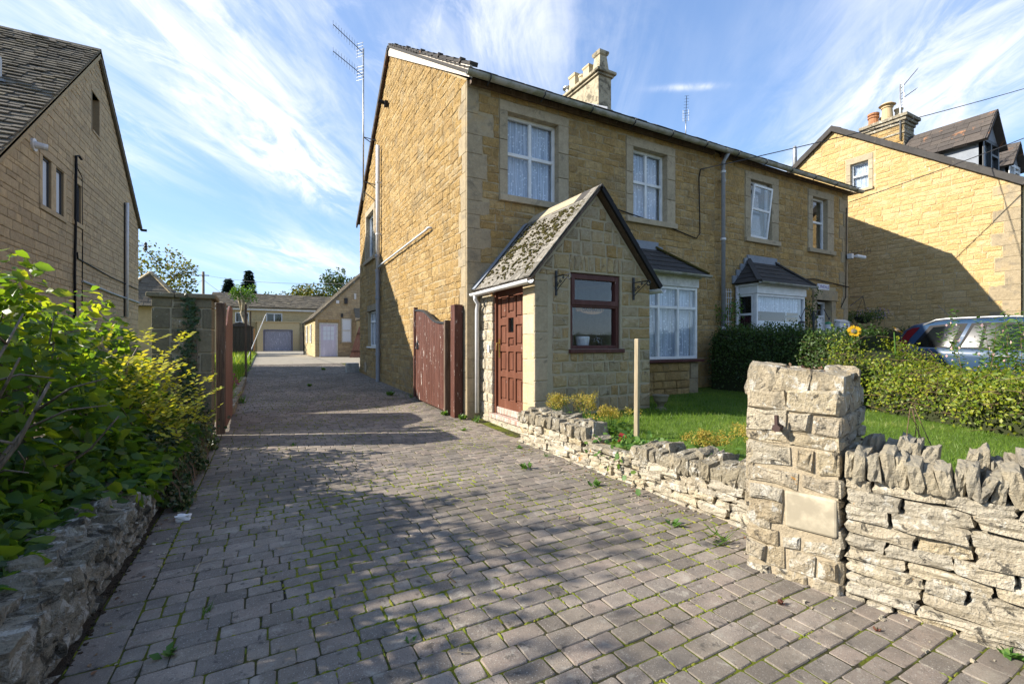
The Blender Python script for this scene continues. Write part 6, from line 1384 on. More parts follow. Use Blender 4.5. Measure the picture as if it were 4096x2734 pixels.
def mallow():
    g = np.random.default_rng(6); t = thing('leafy_plant', (3.2, 2.2, .27), 'broad pale green mallow leaves spreading over the low wall by the rubble pillar', 'plant', None); n = 26
    a = g.random(n) * 6.28; q = .05 + .25 * g.random(n); P = np.stack([3.22 + q * np.cos(a) * .7, 2.15 + q * np.sin(a) * 1.2, .3 + .1 * g.random(n)], 1); D = np.stack([np.cos(a), np.sin(a), .1 + g.normal(size=n) * .2], 1); N = rand_dirs(n, g) * .35; N[:, 2] += 1
    for i in range(n): scatter('leaf', P[i:i + 1], D[i:i + 1], N[i:i + 1], [g.uniform(.08, .13)], T_IVY, M_lf_fuchsia, t); MB().tube([(3.22, 2.15, .25), tuple(P[i])], .003, 4).build('stem', M_lf_weed, t)
mallow()
def creeper():
    g = np.random.default_rng(16); t = thing('creeping_plant', (3.2, 3.35, .27), 'bright green creeper with one red leaf trailing over the low wall below the wooden stake', 'plant', None); n = 240
    P = np.stack([3.12 + g.normal(size=n) * .14, 3.35 + g.normal(size=n) * .28, .3 + .05 * np.abs(g.normal(size=n))], 1); m = P[:, 0] < 2.95; P[m, 2] -= .12 * g.random(m.sum()) + (2.95 - P[m, 0]) * 1.2; P[:, 2] = np.maximum(P[:, 2], .06); N = rand_dirs(n, g) * .5; N[:, 2] += 1; N[:, 0] -= .5
    scatter('leaves', P, rand_dirs(n, g), N, g.uniform(.03, .06, n), T_IVY, M_lf_weed, t, kind='stuff'); P = np.array([(3.14, 3.52, .34), (3.2, 3.47, .33), (3.1, 3.45, .33)]); scatter('red_leaves', P, np.array([(1, .2, .4), (-.3, -.8, .3), (-1, .3, .2)]), np.tile([0, -.5, 1.], (3, 1)), [.09, .08, .08], T_IVY, M_redleaf, t)
creeper()
# weeds and moss in the paving
def weed(x, y, r_, label, seed, n=14, m=M_lf_weed, T=T_SMALL, h=.5, group='weeds in the paving joints', name='weed', z=None):
    g = np.random.default_rng(seed); t = thing(name, (x, y, gz(y) if z is None else z), label, 'weed', group); a = g.random(n) * 6.28; P = np.tile([x, y, t.location.z - .002], (n, 1)) + g.normal(size=(n, 3)) * [r_ * .2, r_ * .2, 0]; D = np.stack([np.cos(a), np.sin(a), h + h * g.random(n)], 1); N = rand_dirs(n, g) * .3; N[:, 2] += 1
    scatter('leaves', P, D, N, g.uniform(.5, 1, n) * r_, T, m, t)
W = [((1.10, 2.62), .05, 'small green weed in a joint at the middle of the drive', 14), ((2.55, 2.3), .07, 'leafy weed at the foot of the rubble pillar', 12), ((2.62, 3.25), .09, 'upright weed against the low wall below the flat stone', 12), ((2.8, 4.35), .08, 'bushy weed at the foot of the low wall nearer the porch', 18), ((2.72, 4.85), .06, 'thin weed before the porch corner', 10),
     ((2.35, 4.05), .09, 'grassy tuft in the paving left of the low wall', 18), ((-.25, 2.62), .06, 'clover tuft in the paving beside the left wall', 14), ((-.35, 2.35), .06, 'flat rosette by the left wall near the camera', 10), ((.55, 1.95), .03, 'tiny weed in front of the camera', 8), ((-.1, 4.9), .07, 'grassy weed left side of the drive by the ivy', 14), ((.3, 6.3), .06, 'tuft in the paving halfway to the side gate', 12),
     ((2.86, 7.0), .12, 'tall weed at the corner of the cottage by the downpipe', 26), ((2.98, 6.75), .13, 'bushy weed between the porch door and the cottage corner', 30), ((2.72, 7.5), .12, 'broad leaved weed at the foot of the side gate post', 16), ((2.55, 6.2), .08, 'rosette on the paving in front of the porch door', 10), ((2.82, 9.9), .12, 'weed at the foot of the gable beside the side gate', 20), ((2.5, 10.4), .14, 'spreading weed beyond the side gate', 20), ((1.0, 13), .1, 'weed clump in the middle of the far paving', 24), ((-.45, 10.5), .2, 'tall grass tuft at the left edge beyond the gate', 30), ((1.9, 18.5), .14, 'grass clump in the paving far up the drive', 26)]
for i, ((x, y), r_, lab, n) in enumerate(W): weed(x, y, r_, lab, 100 + i, n, h=.9 if r_ > .08 else .5, T=T_SMALL if i % 3 else T_BLADE)
weed(2.80, .92, .05, 'small weed at the foot of the tall right wall', 131, 12); weed(2.70, .68, .06, 'green weed below the right wall at the edge of view', 132, 14)
weed(2.95, .34, .2, 'large serrated dock leaves at the foot of the right wall', 133, 9, T=T_LEAF, h=.45)
weed(2.60, 1.98, .2, 'long bladed grass weed by the low wall beside the rubble pillar', 134, 10, T=T_BLADE, h=.25)
weed(2.25, 1.35, .03, 'reddish weed in the joints before the rubble pillar', 135, 14, m=M_redweed, h=.8); weed(2.42, 1.02, .025, 'dark red weed at the base of the rubble pillar', 136, 12, m=M_redweed, h=.8)
def joint_moss():
    g = np.random.default_rng(77); b = MB()
    near = [t for t in PAVT if t[1] < 11 and in_view(Vector((t[0], t[1], 0)), 1.1)]
    for _ in range(20000):
        t_ = near[int(g.random() * len(near))]; e = g.random(); d_ = math.hypot(t_[0], t_[1])
        if g.random() > 3.2 / max(d_, 1.5): continue
        ax = e < .58; x, y = (t_[0] + (t_[2] - t_[0]) * g.random(), t_[1] - .003) if ax else (t_[0] - .003, t_[1] + (t_[3] - t_[1]) * g.random())
        f = noise.noise(Vector((x * 1.1, y * 1.1, 9))) + .5 * noise.noise(Vector((x * 4, y * 4, 2)))
        if f < -.06: continue
        q = g.uniform(.0035, .008) * (1 + max(0, f)); c = Vector((x, y, gz(y) - .003)); m_ = 6; L = g.uniform(1.5, 4); a_, b_ = (q * L, q) if ax else (q, q * L)
        vs = [c + Vector((math.cos(t * 6.283 / m_) * a_ * g.uniform(.7, 1.2), math.sin(t * 6.283 / m_) * b_ * g.uniform(.7, 1.2), 0)) for t in range(m_)] + [c + Vector((0, 0, q * .75 + .002))]
        b.add(vs, [(t, (t + 1) % m_, m_) for t in range(m_)], g.random())
    b.build('joint_moss_tufts', leaf_mat('bright_moss', [(.10, .13, .01), (.15, .17, .012), (.20, .19, .02)], .1, .9), None, kind='stuff')
joint_moss()
def sedum():
    g = np.random.default_rng(41); t = thing('stonecrop', (2.72, 1.55, 1.08), 'reddish stonecrop tuft growing on top of the rubble pillar', 'plant', None); n = 420
    P = np.stack([2.70 + g.normal(size=n) * .06, 1.53 + g.normal(size=n) * .06, 1.09 + np.abs(g.normal(size=n)) * .025], 1); scatter('leaves', P, rand_dirs(n, g) + np.array([0, 0, .5]), rand_dirs(n, g), g.uniform(.012, .03, n), T_SMALL, leaf_mat('stonecrop_leaf', [(.16, .06, .045), (.25, .13, .09), (.3, .22, .16)], .2, .6), t, kind='stuff')
    for i in range(5): MB().tube([(2.95 + .03 * i, 1.12 - .02 * i, .72), (2.96 + .03 * i + g.normal() * .03, 1.1, .85), (2.97 + .03 * i + g.normal() * .05, 1.1 + g.normal() * .03, .95)], [.003, .002, .002], 4).build('stem', M_twig, t)
sedum()

# ------------------------------------------------------------------ small things
M_carwin = simple('dark_car_window', (.005, .007, .008), .04, .5)
def car():
    t = thing('parked_car', (12.75, 2.4, .18), 'blue estate car with silver roof rails parked behind the sunny hedge', 'car')
    xc, zb, yr = 12.75, .18, 4.78                           # rear at y = yr, bonnet towards -Y
    st = np.array([(0.0, .55, .93, .70, .56, 1.0), (.05, .36, 1.0, .80, .62, 1.18), (.16, .30, 1.01, .85, .64, 1.40), (.34, .27, 1.01, .875, .655, 1.53), (.9, .24, .99, .895, .68, 1.60), (1.7, .22, .965, .905, .69, 1.615), (2.4, .22, .94, .90, .67, 1.56), (2.9, .22, .92, .89, .62, 1.38), (3.25, .22, .905, .885, .6, 1.13), (3.55, .22, .885, .87, .66, .93), (4.1, .25, .80, .83, .62, .83), (4.5, .3, .70, .76, .55, .73), (4.7, .4, .60, .66, .5, .63)])
    def prm(s): return [float(np.interp(s, st[:, 0], st[:, k])) for k in range(1, 6)]
    def prof(s):
        a, b_, hb, hr, r_ = prm(s); g = r_ - b_; e = hr + (hb - hr) * .1
        return [(hb * .90, a), (hb * .97, a + .08), (hb * 1.0, a + (b_ - a) * .45), (hb * 1.005, a + (b_ - a) * .8), (hb * .985, b_ - .02), (hb * .962, b_), (hb * .96 + (e - hb * .96) * .5, b_ + g * .42), (e, b_ + g * .82), (hr * .93, b_ + g * .93), (hr * .6, b_ + g * .985), (0, r_ + .004)]
    SS = sorted(set(np.round(np.concatenate([np.linspace(0, .4, 9), np.linspace(.4, 4.7, 34)]), 3)))
    V = []; n = 0
    for s in SS:
        h = [(xc - x, yr - s, zb + z) for x, z in prof(s)]; r_ = h + [(2 * xc - x, y, z) for x, y, z in h[:-1][::-1]]; V += r_; n = len(r_)
    k = len(SS); MB().add(V, [(i * n + j, i * n + j + 1, (i + 1) * n + j + 1, (i + 1) * n + j) for i in range(k - 1) for j in range(n - 1)] + [tuple(range(n)), tuple(range((k - 1) * n, k * n))[::-1]]).build('body', M_car, t, smooth=True)
    def side(s, f, off, sgn):                                # f: 0 belt .. 1 roof edge, below 0 down the door
        p = prof(s)
        if f >= 0: a, c = p[5], p[7]; x, z = a[0] + (c[0] - a[0]) * f, a[1] + (c[1] - a[1]) * f
        else: q = min(4.99, -f * 5); i = int(q); a, c = p[5 - i], p[4 - i]; x, z = a[0] + (c[0] - a[0]) * (q - i), a[1] + (c[1] - a[1]) * (q - i)
        return Vector((xc + sgn * (x + off), yr - s, zb + z))
    def patch(name, m, poly, off, sgn, sm=False):            # poly: outline rows (s0, s1) at heights f
        vs, J = [], 10
        for f, s0, s1 in poly: vs += [side(s0 + (s1 - s0) * j / J, f, off, sgn) for j in range(J + 1)]
        q = J + 1; MB().add(vs, [(i * q + j, i * q + j + 1, (i + 1) * q + j + 1, (i + 1) * q + j) for i in range(len(poly) - 1) for j in range(J)]).build(name, m, t, smooth=True)
    for sgn in (-1, 1):
        for s0, s1, u0, u1 in ((.36, 1.04, .62, 1.20), (1.10, 2.06, 1.26, 2.02), (2.14, 2.92, 2.12, 2.66)):
            patch('window_surround', M_blackpl, [(.02, s0, s1), (.5, (s0 + u0) / 2, (s1 + u1) / 2), (.98, u0, u1)], .004, sgn)
        for s0, s1, u0, u1 in ((.44, .98, .68, 1.10), (1.15, 1.40, 1.30, 1.44), (1.45, 2.02, 1.48, 1.98), (2.19, 2.84, 2.17, 2.58)):
            patch('side_window', M_carwin, [(.08, s0, s1), (.5, (s0 + u0) / 2, (s1 + u1) / 2), (.9, u0, u1)], .008, sgn)
        MB().tube([side(s, -.03, .004, sgn) for s in np.linspace(.3, 3.0, 16)], .006, 6).build('trim_strip', M_chrome, t)
        MB().tube([side(.5, 1.04, -.02, sgn)] + [side(s, 1.02, -.045, sgn) + Vector((0, 0, .09)) for s in np.linspace(.7, 2.2, 10)] + [side(2.45, 1.02, -.02, sgn)], .018, 8).build('roof_rail', M_galv, t, smooth=True)
        patch('tail_light', M_red, [(-.62, .015, .10), (-.3, .02, .16), (.0, .04, .26), (.45, .10, .32), (.95, .24, .46)], .010, sgn)
        for s in (2.55, 1.6): MB().tube([side(s, -.33, .0, sgn), side(s + .05, -.33, .035, sgn), side(s + .2, -.33, .035, sgn), side(s + .26, -.33, .0, sgn)], .015, 8).build('door_handle', M_galv, t, smooth=True)
        for s in (1.07, 2.1, 3.0): MB().tube([side(s, f, .001, sgn) for f in (-.04, -.3, -.6, -.9)], .004, 4).build('door_gap', M_blackpl, t)
        for s in (.85, 3.75):
            c = Vector((xc + sgn * .80, yr - s, zb + .32)); w = MB().tube([c - Vector((sgn * .1, 0, 0)), c + Vector((sgn * .105, 0, 0))], .32, 24).build('wheel', M_rubber, t)
            MB().tube([c + Vector((sgn * .09, 0, 0)), c + Vector((sgn * .112, 0, 0))], .21, 20).build('rim', M_galv, w)
            MB().tube([c + Vector((sgn * .02, 0, 0)), c + Vector((sgn * .098, 0, 0))], .37, 24).build('wheel_arch', M_blackpl, t)
    MB().tube([(xc - .1, yr - .8, zb + 1.58), (xc - .1, yr - .55, zb + 1.9)], .006, 5).build('aerial', M_iron, t)
car()

def yagi(name, mast, booms, label, group='television aerials', m=M_galv, r_=.02, brackets=(), el=.16, n=10, grid=True, vert=True):
    t = thing(name, mast[0], label, 'aerial', group); MB().tube(mast, r_, 7).build('mast', m, t, smooth=True)
    for a, c in booms:
        a, c = Vector(a), Vector(c); b = MB().tube([a, c], .011, 5).build('boom', M_iron, t); d = (c - a).normalized(); s = Vector((0, 0, 1)) if vert else d.cross(Vector((0, 0, 1))).normalized()
        for i in range(n): p = a.lerp(c, .22 + .78 * i / (n - 1)); MB().tube([p - s * el * (1 - .03 * i), p + s * el * (1 - .03 * i)], .0045, 4).build('element', M_iron, b)
        if grid:
            x = d.cross(Vector((0, 0, 1))).normalized(); p = a.lerp(c, .12)
            for k in range(5): MB().tube([p + x * .13 + Vector((0, 0, -.2 + .1 * k)), p - x * .13 + Vector((0, 0, -.2 + .1 * k))], .006, 4).build('reflector_rod', M_galv, b)
            for k in (-1, 1): MB().tube([p + x * .1 * k - Vector((0, 0, .22)), p + x * .1 * k + Vector((0, 0, .22))], .006, 4).build('reflector_rod', M_galv, b)
    for a, c in brackets: MB().tube([a, c], .014, 5).build('bracket', M_iron, t)
    return t
yagi('tv_aerial', [(2.62, 14.4, 5.62), (2.62, 14.4, 10.27)], [((2.62, 14.4, 10.12), (1.66, 13.62, 10.2)), ((2.62, 14.4, 9.42), (1.66, 13.62, 9.45))], 'tall aerial mast with two booms clamped to the rear of the sunlit gable', r_=.024,
     brackets=[((2.62, 14.4, 7.56), (2.96, 14.75, 7.56)), ((2.62, 14.4, 7.56), (2.96, 14.1, 7.4)), ((2.62, 14.4, 6.23), (2.96, 14.75, 6.23)), ((2.62, 14.4, 6.2), (2.96, 14.1, 6.05)), ((2.62, 14.4, 5.9), (2.96, 14.0, 5.5))])
yagi('tv_aerial', [(14.3, 12.3, 9.15), (14.3, 12.3, 9.95)], [((14.3, 12.3, 9.95), (14.0, 12.0, 10.6))], 'small aerial standing alone on the roof ridge of the right cottage', r_=.018, el=.1, n=7, vert=False)
yagi('tv_aerial', [(18.24, 7.05, 7.9), (18.24, 7.05, 9.72)], [((18.24, 7.05, 9.55), (18.5, 6.7, 10.1)), ((18.24, 7.05, 9.2), (18.55, 6.75, 9.5))], 'aerial mast strapped to the chimney of the far right house', r_=.024, el=.1, n=7, vert=False)
yagi('tv_aerial', [(15.02, 7.3, 3.88), (15.2, 7.25, 3.9)], [((15.1, 7.25, 3.9), (16.2, 7.0, 4.08))], 'short pale aerial pointing out from the right end wall of the pair, below the eaves', r_=.012, el=.1, n=8, grid=False)
wire((8.65, 7.02, 5.2), (23.4, 4.0, 10.1), .12, .013, 'upper wire from the cottage front to the right edge of the sky')
wire((14.95, 7.0, 5.36), (18.5, 1.8, 7.45), .08, .012, 'lower wire from the right cottage corner past the dormers')
MB().tube([(8.65, 7.03, 5.2), (8.6, 7.03, 5.0), (8.62, 7.02, 3.75), (8.5, 7.02, 3.62), (7.6, 7.02, 3.78), (6.0, 7.02, 3.98)], .012, 5).build('cable', M_blackpl, HA)
MB().tube([FB(.2, 5.05, .05), FB(.2, 5.05, .12)], .05, 8).build('junction_box', M_galv, HB)
MB().tube([FB(5.7, 5.2, .04), FB(5.68, 3.8, .04), FB(5.66, 2.6, .04), FB(5.4, 2.3, .04)], .012, 5).build('cable', M_blackpl, HB)
MB().tube([FB(2.7, 2.9, .05), FB(4.0, 3.02, .05), FB(5.8, 2.9, .05)], .016, 5).build('cable', M_blackpl, HB)
t = thing('security_camera', (15.02, 7.0, 3.75), 'white security camera on the corner of the right cottage', 'camera')
MB().box((14.9, 6.9, 3.72), (15.02, 7.03, 3.86)).build('junction_box', M_palepipe, t, bevel=.01); MB().tube([(15.02, 6.95, 3.79), (15.15, 6.9, 3.8)], .02, 6).build('arm', M_white, t); MB().tube([(15.1, 6.88, 3.8), (15.36, 6.78, 3.76)], .05, 10).build('camera_body', M_white, t)

# scroll brackets on the porch
def scroll(u, label):
    o = FP(u, 1.94, 0); t = thing('scroll_bracket', o, label, 'bracket', 'scroll brackets on the porch')
    Q = lambda a, z: Vector((o.x, o.y - a, z)); b = MB().box((o.x - .014, o.y - .04, 1.94), (o.x + .014, o.y - .018, 2.28)); b.build('back_plate', M_iron, t)
    P = [Q(.01, 2.2), Q(.34, 2.2)] + [Q(.34 + .035 * math.sin(a), 2.165 + .035 * math.cos(a)) for a in np.linspace(.3, 5.2, 10)]; MB().tube(P, .008, 6).build('arm', M_iron, t)
    MB().tube([Q(.01, 1.98), Q(.12, 2.06), Q(.22, 2.12), Q(.33, 2.19)], .006, 6).build('strut', M_iron, t)
    for ca, cz, r_, k in ((.06, 2.09, .035, 1), (.13, 2.13, .03, -1), (.2, 2.165, .022, 1)): MB().tube([Q(ca + r_ * (1 - i / 18) * math.cos(k * i * .6), cz + r_ * (1 - i / 18) * math.sin(k * i * .6)) for i in range(17)], .005, 5).build('scroll', M_iron, t)
scroll(.32, 'black wrought iron scroll bracket left of the porch window'); scroll(1.74, 'black wrought iron scroll bracket right of the porch window')
# house name, pot and flowers in the porch window
t = thing('name_plaque', FP(1.03, 1.78, -.115), 'oval varnished wooden name plaque DAYMARTH hanging inside the porch window', 'sign')
n = 20; pl = [FP(1.05 + .22 * math.cos(a) * (1 if math.cos(a) > 0 else 1.05), 1.775 + .065 * math.sin(a) * (1 - .15 * math.cos(a) * 0), -.125) for a in np.linspace(0, 2 * math.pi, n, endpoint=False)]
MB().prism(pl, (0, -.018, 0)).build('oval_board', M_orange, t); MB().prism([FP(.84, 1.755, -.126), FP(.84, 1.80, -.126), FP(.775, 1.815, -.126), FP(.762, 1.775, -.126), FP(.775, 1.74, -.126)], (0, -.018, 0)).build('tail', M_orange, t)
text_mesh('DAYMARTH', .07, FP, 1.06, 1.772, -.103, M_carve, t)
for u in (.95, 1.16): MB().tube([FP(u, 1.83, -.115), FP(u, 1.85, -.115)], .003, 4).build('hanger', M_iron, t)
t = thing('flower_pot', FP(.95, 1.213, -.205), 'white lattice patterned plant pot on the porch window ledge', 'pot')
MB().lathe(FP(.95, 1.213, -.205), [(.07, 0), (.075, .01), (.095, .12), (.105, .165), (.1, .17), (.09, .165)], 24).build('pot_body', M_white, t, smooth=True)
for k in range(10):
    a = k * 2 * math.pi / 10
    for s in (-1, 1): MB().tube([FP(.95 + (.078 + .026 * q) * math.sin(a + s * q * .5), 1.225 + .14 * q, -.205 + (.078 + .026 * q) * math.cos(a + s * q * .5)) for q in (0, .33, .66, 1)], .004, 4).build('lattice_rib', M_white, t)
g_ = np.random.default_rng(3); t = thing('flower_bunch', FP(1.27, 1.213, -.22), 'small bunch of white flowers on the porch window ledge right of the pot', 'flowers')
MB().lathe(FP(1.27, 1.213, -.22), [(.03, 0), (.035, .06)], 10).build('vase', M_dark, t)
P = np.array([tuple(FP(1.27 + g_.normal() * .04, 1.29 + abs(g_.normal()) * .06, -.22 + g_.normal() * .02)) for _ in range(40)]); scatter('petals', P, rand_dirs(40, g_), rand_dirs(40, g_), g_.uniform(.015, .03, 40), T_SMALL, M_signw, t)
# letter box
t = thing('letter_box', FB(5.35, 1.55, .03), 'white letter box with red mark lettered Lyndale on the right cottage wall', 'letter box')
MB().prism([FB(5.08, 1.52, .03), FB(5.62, 1.52, .03), FB(5.62, 1.86, .03), FB(5.08, 1.86, .03)], (0, -.14, 0)).build('box_body', M_white, t, bevel=.008); MB().prism([FB(5.06, 1.862, .02), FB(5.06, 1.95, .02), FB(5.06, 1.862, .2)], (.58, 0, 0)).build('lid', M_white, t)
MB().fbox(FB, 5.42, 1.70, .171, 5.49, 1.78, .174).build('red_mark', M_red, t); text_mesh('Lyndale', .09, FB, 5.4, 1.62, .172, M_ink, t); MB().fbox(FB, 5.43, 1.80, .171, 5.47, 1.83, .176).build('lock', M_iron, t)
# hanging basket
t = thing('hanging_basket', (15.42, 6.85, 1.85), 'hanging basket trailing small blue flowers at the right cottage corner', 'hanging basket')
MB().lathe((15.42, 6.85, 1.84), [(.04, 0), (.14, .04), (.2, .12), (.22, .2)], 14).build('basket', M_dark, t)
for k in range(3): a = k * 2.1; MB().tube([(15.42 + .2 * math.cos(a), 6.85 + .2 * math.sin(a), 2.03), (15.42, 6.85, 2.62)], .005, 4).build('chain', M_iron, t)
MB().tube([(15.0, 6.99, 2.35), (15.42, 6.85, 2.64)], .01, 5).build('wall_bracket', M_iron, t); MB().tube([(15.0, 6.99, 2.62), (15.45, 6.84, 2.64)], .01, 5).build('wall_bracket', M_iron, t)
g_ = np.random.default_rng(8); P, d = clumps([(15.42 + g_.normal() * .22, 6.85 + g_.normal() * .22, 2.05 + g_.normal() * .07) for _ in range(26)], [.13] * 26, 50, g_); foliage('foliage', P, d, (.03, .06), T_SMALL, M_lf_hedge, t, .5, .4, 'stuff'); P, d = clumps([(15.42 + g_.normal() * .24, 6.82 + g_.normal() * .24, 2.1 + g_.normal() * .07) for _ in range(26)], [.12] * 26, 9, g_); foliage('flowers', P, d, (.025, .045), T_SMALL, M_blueflower, t, .1, .6, 'stuff')
# climbers by the bay
def climber(x, y, z0, z1, w, label, seed, m, n, arms=5):
    g = np.random.default_rng(seed); t = thing('climbing_plant', (x, y, z0), label, 'climber', 'climbers on the right cottage'); C = []
    for k in range(arms):
        P = [Vector((x + (k / max(1, arms - 1) - .5) * w * (.4 + .6 * q) + g.normal() * .04, y + g.normal() * .03, z0 + (z1 - z0) * q * (.6 + .4 * g.random()))) for q in (0, .25, .5, .75, 1)]; MB().tube(P, [.012, .01, .008, .006, .004], 5).build('stem', M_bark, t); C += P[1:] + [P[i].lerp(P[i + 1], .5) for i in range(1, 4)]
    Pp, d = clumps([tuple(c) for c in C], [.16] * len(C), max(1, n // len(C)), g); foliage('leaves', Pp, d, (.04, .09), T_SMALL, m, t, .3, .5, 'stuff'); return t
climber(9.6, 6.95, .3, 2.55, .75, 'climber on a pale trellis left of the right cottage bay window', 51, M_lf_fuchsia, 900)
climber(12.55, 6.85, .4, 2.9, .9, 'dark thin climber between the right cottage bay window and its door', 52, M_lf_hedge, 700)
t = thing('trellis', (9.5, 7.02, 1.3), 'pale lattice trellis on the wall left of the right cottage bay window', 'trellis')
for k in range(5): MB().box((9.34 + k * .08, 7.0, 1.3), (9.355 + k * .08, 7.012, 2.55)).build('slat', M_palepipe, t)
for k in range(9): MB().box((9.32, 6.985, 1.35 + k * .14), (9.7, 6.998, 1.365 + k * .14)).build('slat', M_palepipe, t)
# shepherd hook with bird feeders
t = thing('feeder_pole', (10.5, 5.6, .24), 'black double armed feeder pole standing behind the clipped hedge', 'feeder pole')
MB().tube([(10.5, 5.6, .2), (10.5, 5.6, 1.97)], .022, 8).build('pole', M_iron, t)
for s, xe in ((1, 11.08), (-1, 10.05)):
    P = [Vector((10.5, 5.6, 1.7)), Vector((10.5 + (xe - 10.5) * .3, 5.6, 2.0)), Vector((10.5 + (xe - 10.5) * .7, 5.6, 2.03)), Vector((xe, 5.6, 1.85)), Vector((xe + .05 * s, 5.6, 1.8)), Vector((xe + .08 * s, 5.6, 1.86))]; MB().tube(P, .009, 6).build('hook', M_iron, t)
for x, lab, m, cm in ((11.08, 'clear tube bird feeder with green cap hanging right of the feeder pole', M_palepipe, simple('green_cap', (.02, .2, .08), .4)), (10.05, 'grey tube bird feeder hanging left of the feeder pole', M_galv, M_iron)):
    t = thing('bird_feeder', (x, 5.6, 1.42), lab, 'bird feeder', 'bird feeders on the pole'); MB().tube([(x, 5.6, 1.44), (x, 5.6, 1.7)], .055, 12).build('tube', m, t); MB().lathe((x, 5.6, 1.70), [(.065, 0), (.06, .03), (.03, .05)], 12).build('cap', cm, t); MB().tube([(x, 5.6, 1.75), (x, 5.6, 1.82)], .005, 4).build('wire', M_iron, t); MB().tube([(x - .12, 5.6, 1.5), (x + .12, 5.6, 1.5)], .008, 5).build('perch', m, t)
# sunflowers
def sunflower(x, y, z, lab, tilt, r_=.1):
    t = thing('sunflower', (x, y, .3), lab, 'sunflower', 'sunflowers over the hedge'); MB().tube([(x + .05, y, .3), (x + .02, y, z * .6), (x, y + .02, z)], [.014, .012, .01], 6).build('stem', M_lf_weed, t); f = Vector(tilt).normalized(); s = f.orthogonal().normalized(); u = f.cross(s); c = Vector((x, y, z)) + f * .04
    MB().tube([c - f * .02, c + f * .012, c + f * .02], [r_ * .46, r_ * .44, r_ * .2], 14).build('seed_head', M_bark, t)
    for k in range(24): a = k * 2 * math.pi / 24; d = s * math.cos(a) + u * math.sin(a); scatter('petal', np.array([tuple(c + d * r_ * .4)]), np.array([tuple(d + f * rng.uniform(-.1, .25))]), np.array([tuple(f)]), [r_ * rng.uniform(.65, .85)], T_SMALL, M_yellow, t)
    for k in range(5): a = rng.random() * 6.28; p = Vector((x + .03, y, z * (.45 + .1 * k))); scatter('leaf', np.array([tuple(p)]), np.array([(math.cos(a), math.sin(a), .1)]), np.array([(0, 0, 1.)]), [.17], T_LEAF, M_lf_weed, t)
sunflower(8.72, 4.02, 1.47, 'large open sunflower facing the camera above the hedge', (-.75, -.65, .25), .09); sunflower(8.95, 3.52, 1.46, 'smaller half closed sunflower on a bare stem nearer the car', (.2, -.6, .8), .085)
# stake, urn, litter and twigs
MB().bar((3.46, 3.62, .2), (3.475, 3.625, 1.335), .046, .046).build('stake', M_post, label='bare square wooden stake standing at the lawn edge in front of the porch', cat='post', bevel=.006)
t = thing('stone_urn', (5.33, 5.06, .27), 'small carved stone urn against the right corner of the porch', 'urn')
MB().lathe((5.33, 5.06, .27), [(.08, 0), (.08, .02), (.04, .04), (.05, .07), (.1, .13), (.11, .19), (.125, .2), (.125, .22), (.09, .22)], 16).build('bowl', M_greyash, t, smooth=False); MB().box((5.24, 4.97, .25), (5.42, 5.15, .275)).build('foot', M_greyash, t, bevel=.01)
rock(MB(), Fr((-.53, 4.06, .02), (1, 0, 0), (0, -.3, 1), (0, 1, 0)), 0, 0, .0, .085, .06, .05, amp=.35).build('crumpled_paper', M_white, label='crumpled white paper scrap on the paving near the left wall', cat='litter')
g_ = np.random.default_rng(19)
n = 130; x = 2.6 + .28 * g_.random(n); y = 1.3 + 3.7 * g_.random(n); k = g_.random(n) < .3; x[k] = -.66 + .1 * g_.random(k.sum()); y[k] = 1.4 + 5 * g_.random(k.sum())
scatter('fallen_leaves', np.stack([x, y, np.full(n, .006)], 1), rand_dirs(n, g_) * [1, 1, .15], rand_dirs(n, g_) * .3 + [0, 0, 1], g_.uniform(.012, .032, n), T_LEAF, M_deadleaf, None, kind='stuff')
b = MB()
for _ in range(190):
    if g_.random() < .65: x, y = 2.45 + .45 * g_.random() ** .7, .6 + 4.4 * g_.random()
    else: x, y = -.66 + .14 * g_.random(), 1.4 + 4 * g_.random()
    if x > 2.5 and y < 1.9 and x > 2.42 + .2 * (1.3 - y): x -= .18
    s = g_.uniform(.004, .017); rock(b, Fr((x, y, s * .15), (1, 0, 0), (0, 0, 1), (0, 1, 0)), 0, 0, 0, s * 1.4, s, s * .7, T=RT2, amp=.5, rot=0, tilt=g_.uniform(-.5, .5))
b.build('stone_chippings', M_dry, None, kind='stuff')
TWP = [(.9, 2.3, 'forked pale twig on the paving in the middle of the drive'), (1.35, 2.55, 'thin pale stalk lying across the joints in front of the rubble pillar'), (2.05, 2.75, 'long straw coloured stalk on the paving beside the low wall'), (-.35, 3.1, 'curved dry stalk on the border course by the left wall'), (-.5, 2.2, 'dark twig in the soil line at the foot of the left wall'), (.75, 1.75, 'dry twig on the paving closest to the camera'), (2.3, 3.3, 'brown twig near the leafy weed by the low wall'), (2.75, 5.0, 'bent dark twig before the porch corner')]
TW = [q[2] for q in TWP]
for i in range(8):
    x, y = TWP[i][:2]; a = g_.random() * 6.28; L = g_.uniform(.06, .2); d = Vector((math.cos(a), math.sin(a), 0)); p = Vector((x, y, .006)); MB().tube([p, p + d * L * .5 + Vector((-d.y, d.x, .2)) * .04, p + d * L], [.003, .0025, .0012], 4, g_.random()).build('fallen_twig', M_post if i % 2 else M_twig, label=TW[i], cat='twig', group='dry twigs scattered on the paving')
b = MB()
strip_sheet('soil_strip', -.83, -.702, [-1.5, 0, 3, 6.8], -.001, M_soil)
for _ in range(420):
    y = 1.0 + 6 * g_.random(); s = g_.uniform(.003, .012); rock(b, Fr((-.705 + g_.normal() * .016, y, .0), (1, 0, 0), (0, 0, 1), (0, 1, 0)), 0, 0, 0, s * 1.5, s, s * 1.1, T=RT2, amp=.5)
b.build('soil_crumbs', M_soil, None, kind='stuff')
t = thing('pink_flowers', (-.75, 12.6, .15), 'clump of magenta pink flowers on the grass edge just past the left gate', 'flowers')
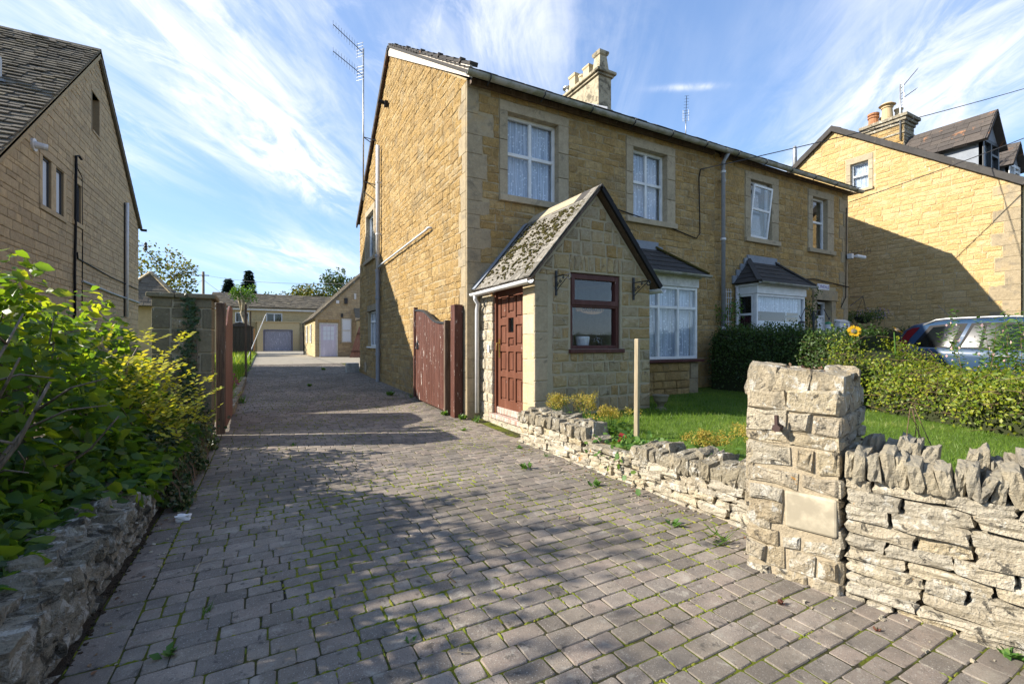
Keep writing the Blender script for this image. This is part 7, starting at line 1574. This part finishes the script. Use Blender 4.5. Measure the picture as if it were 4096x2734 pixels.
P, d = clumps([(-.72, 12.6, .42), (-.66, 12.5, .32), (-.8, 12.7, .36)], [.12, .09, .1], 70, g_); foliage('petals', P, d, (.03, .06), T_SMALL, M_magenta, t, 0, .5, 'stuff'); MB().tube([(-.74, 12.6, .1), (-.73, 12.6, .35)], .012, 5).build('stem', M_lf_weed, t)
t = thing('stone_edging', (-.6, 11, .1), 'low mossy stone edging along the grass beyond the left gate', 'edging')
for i in range(14): y = 9.3 + i * .42; rock(MB(), Fr((-.58, y, gz(y) + .05), (0, 1, 0), (1, 0, 0)), 0, 0, 0, .42, .17, .2, amp=.14).build('stone', M_drygrey, t)
t = thing('plant_trough', (2.75, 17.1, .2), 'grey trough at the back corner of the cottage', 'trough')
b = MB(); panel(b, Fr((2.5, 16.75, 0), (1, 0, 0), (0, -1, 0)), 0, .4, .2, .55, [], .4); b.build('trough_body', M_galv, t)

# across the street, out of frame: what the panes reflect
tree('street_tree', (3, -17, 0), 'broad street tree on the far side of the road', ((3, -17, 4.6), (3.2, 2.6, 2.6)), 3, .25, M_lf_tree, (.12, .2), 50, 150, 1.0, 'trees across the road', 61)
tree('street_tree', (13, -15, 0), 'second street tree across the road opposite the right cottage', ((13, -15, 3.6), (2.6, 2.4, 2.0)), 2.4, .25, M_lf_tree, (.12, .2), 50, 150, .9, 'trees across the road', 62)
hedge('street_hedge', (8, -12, 0), 'long green hedge across the road facing the cottages', [(-8, -11, .7, 1.9), (26, -11, .7, 1.8)], M_lf_hedge, (.08, .14), 6000, 0, M_hedgecore, 66, z0=0)
SHO = thing('house', (9, -22, 0), 'stone house across the road with a central chimney', 'house', 'stone cottages along the street')
b = MB().prism([(4, -26, -.1), (4, -19, -.1), (4, -19, 5), (4, -22.5, 7.6), (4, -26, 5)], (9, 0, 0)); b.build('wall', M_ochre, SHO)
for s in (-1, 1): MB().prism([(3.8, -22.5 + s * 3.9, 4.75), (13.2, -22.5 + s * 3.9, 4.75), (13.2, -22.5, 7.7), (3.8, -22.5, 7.7)], (0, 0, .1)).build('roof', M_slate, SHO)
MB().box((8, -23, 7.2), (9.2, -22.2, 9.2)).build('chimney', M_ochre, SHO)

strip_sheet('road', -60, 60, [-9.5, -3.6], -.02, stone_mat('asphalt', [(.11, .108, .105), (.14, .136, .13)], .3, .3, .004, 9))
strip_sheet('pavement', -60, 60, [-3.6, -2.0], .0, M_concrete)
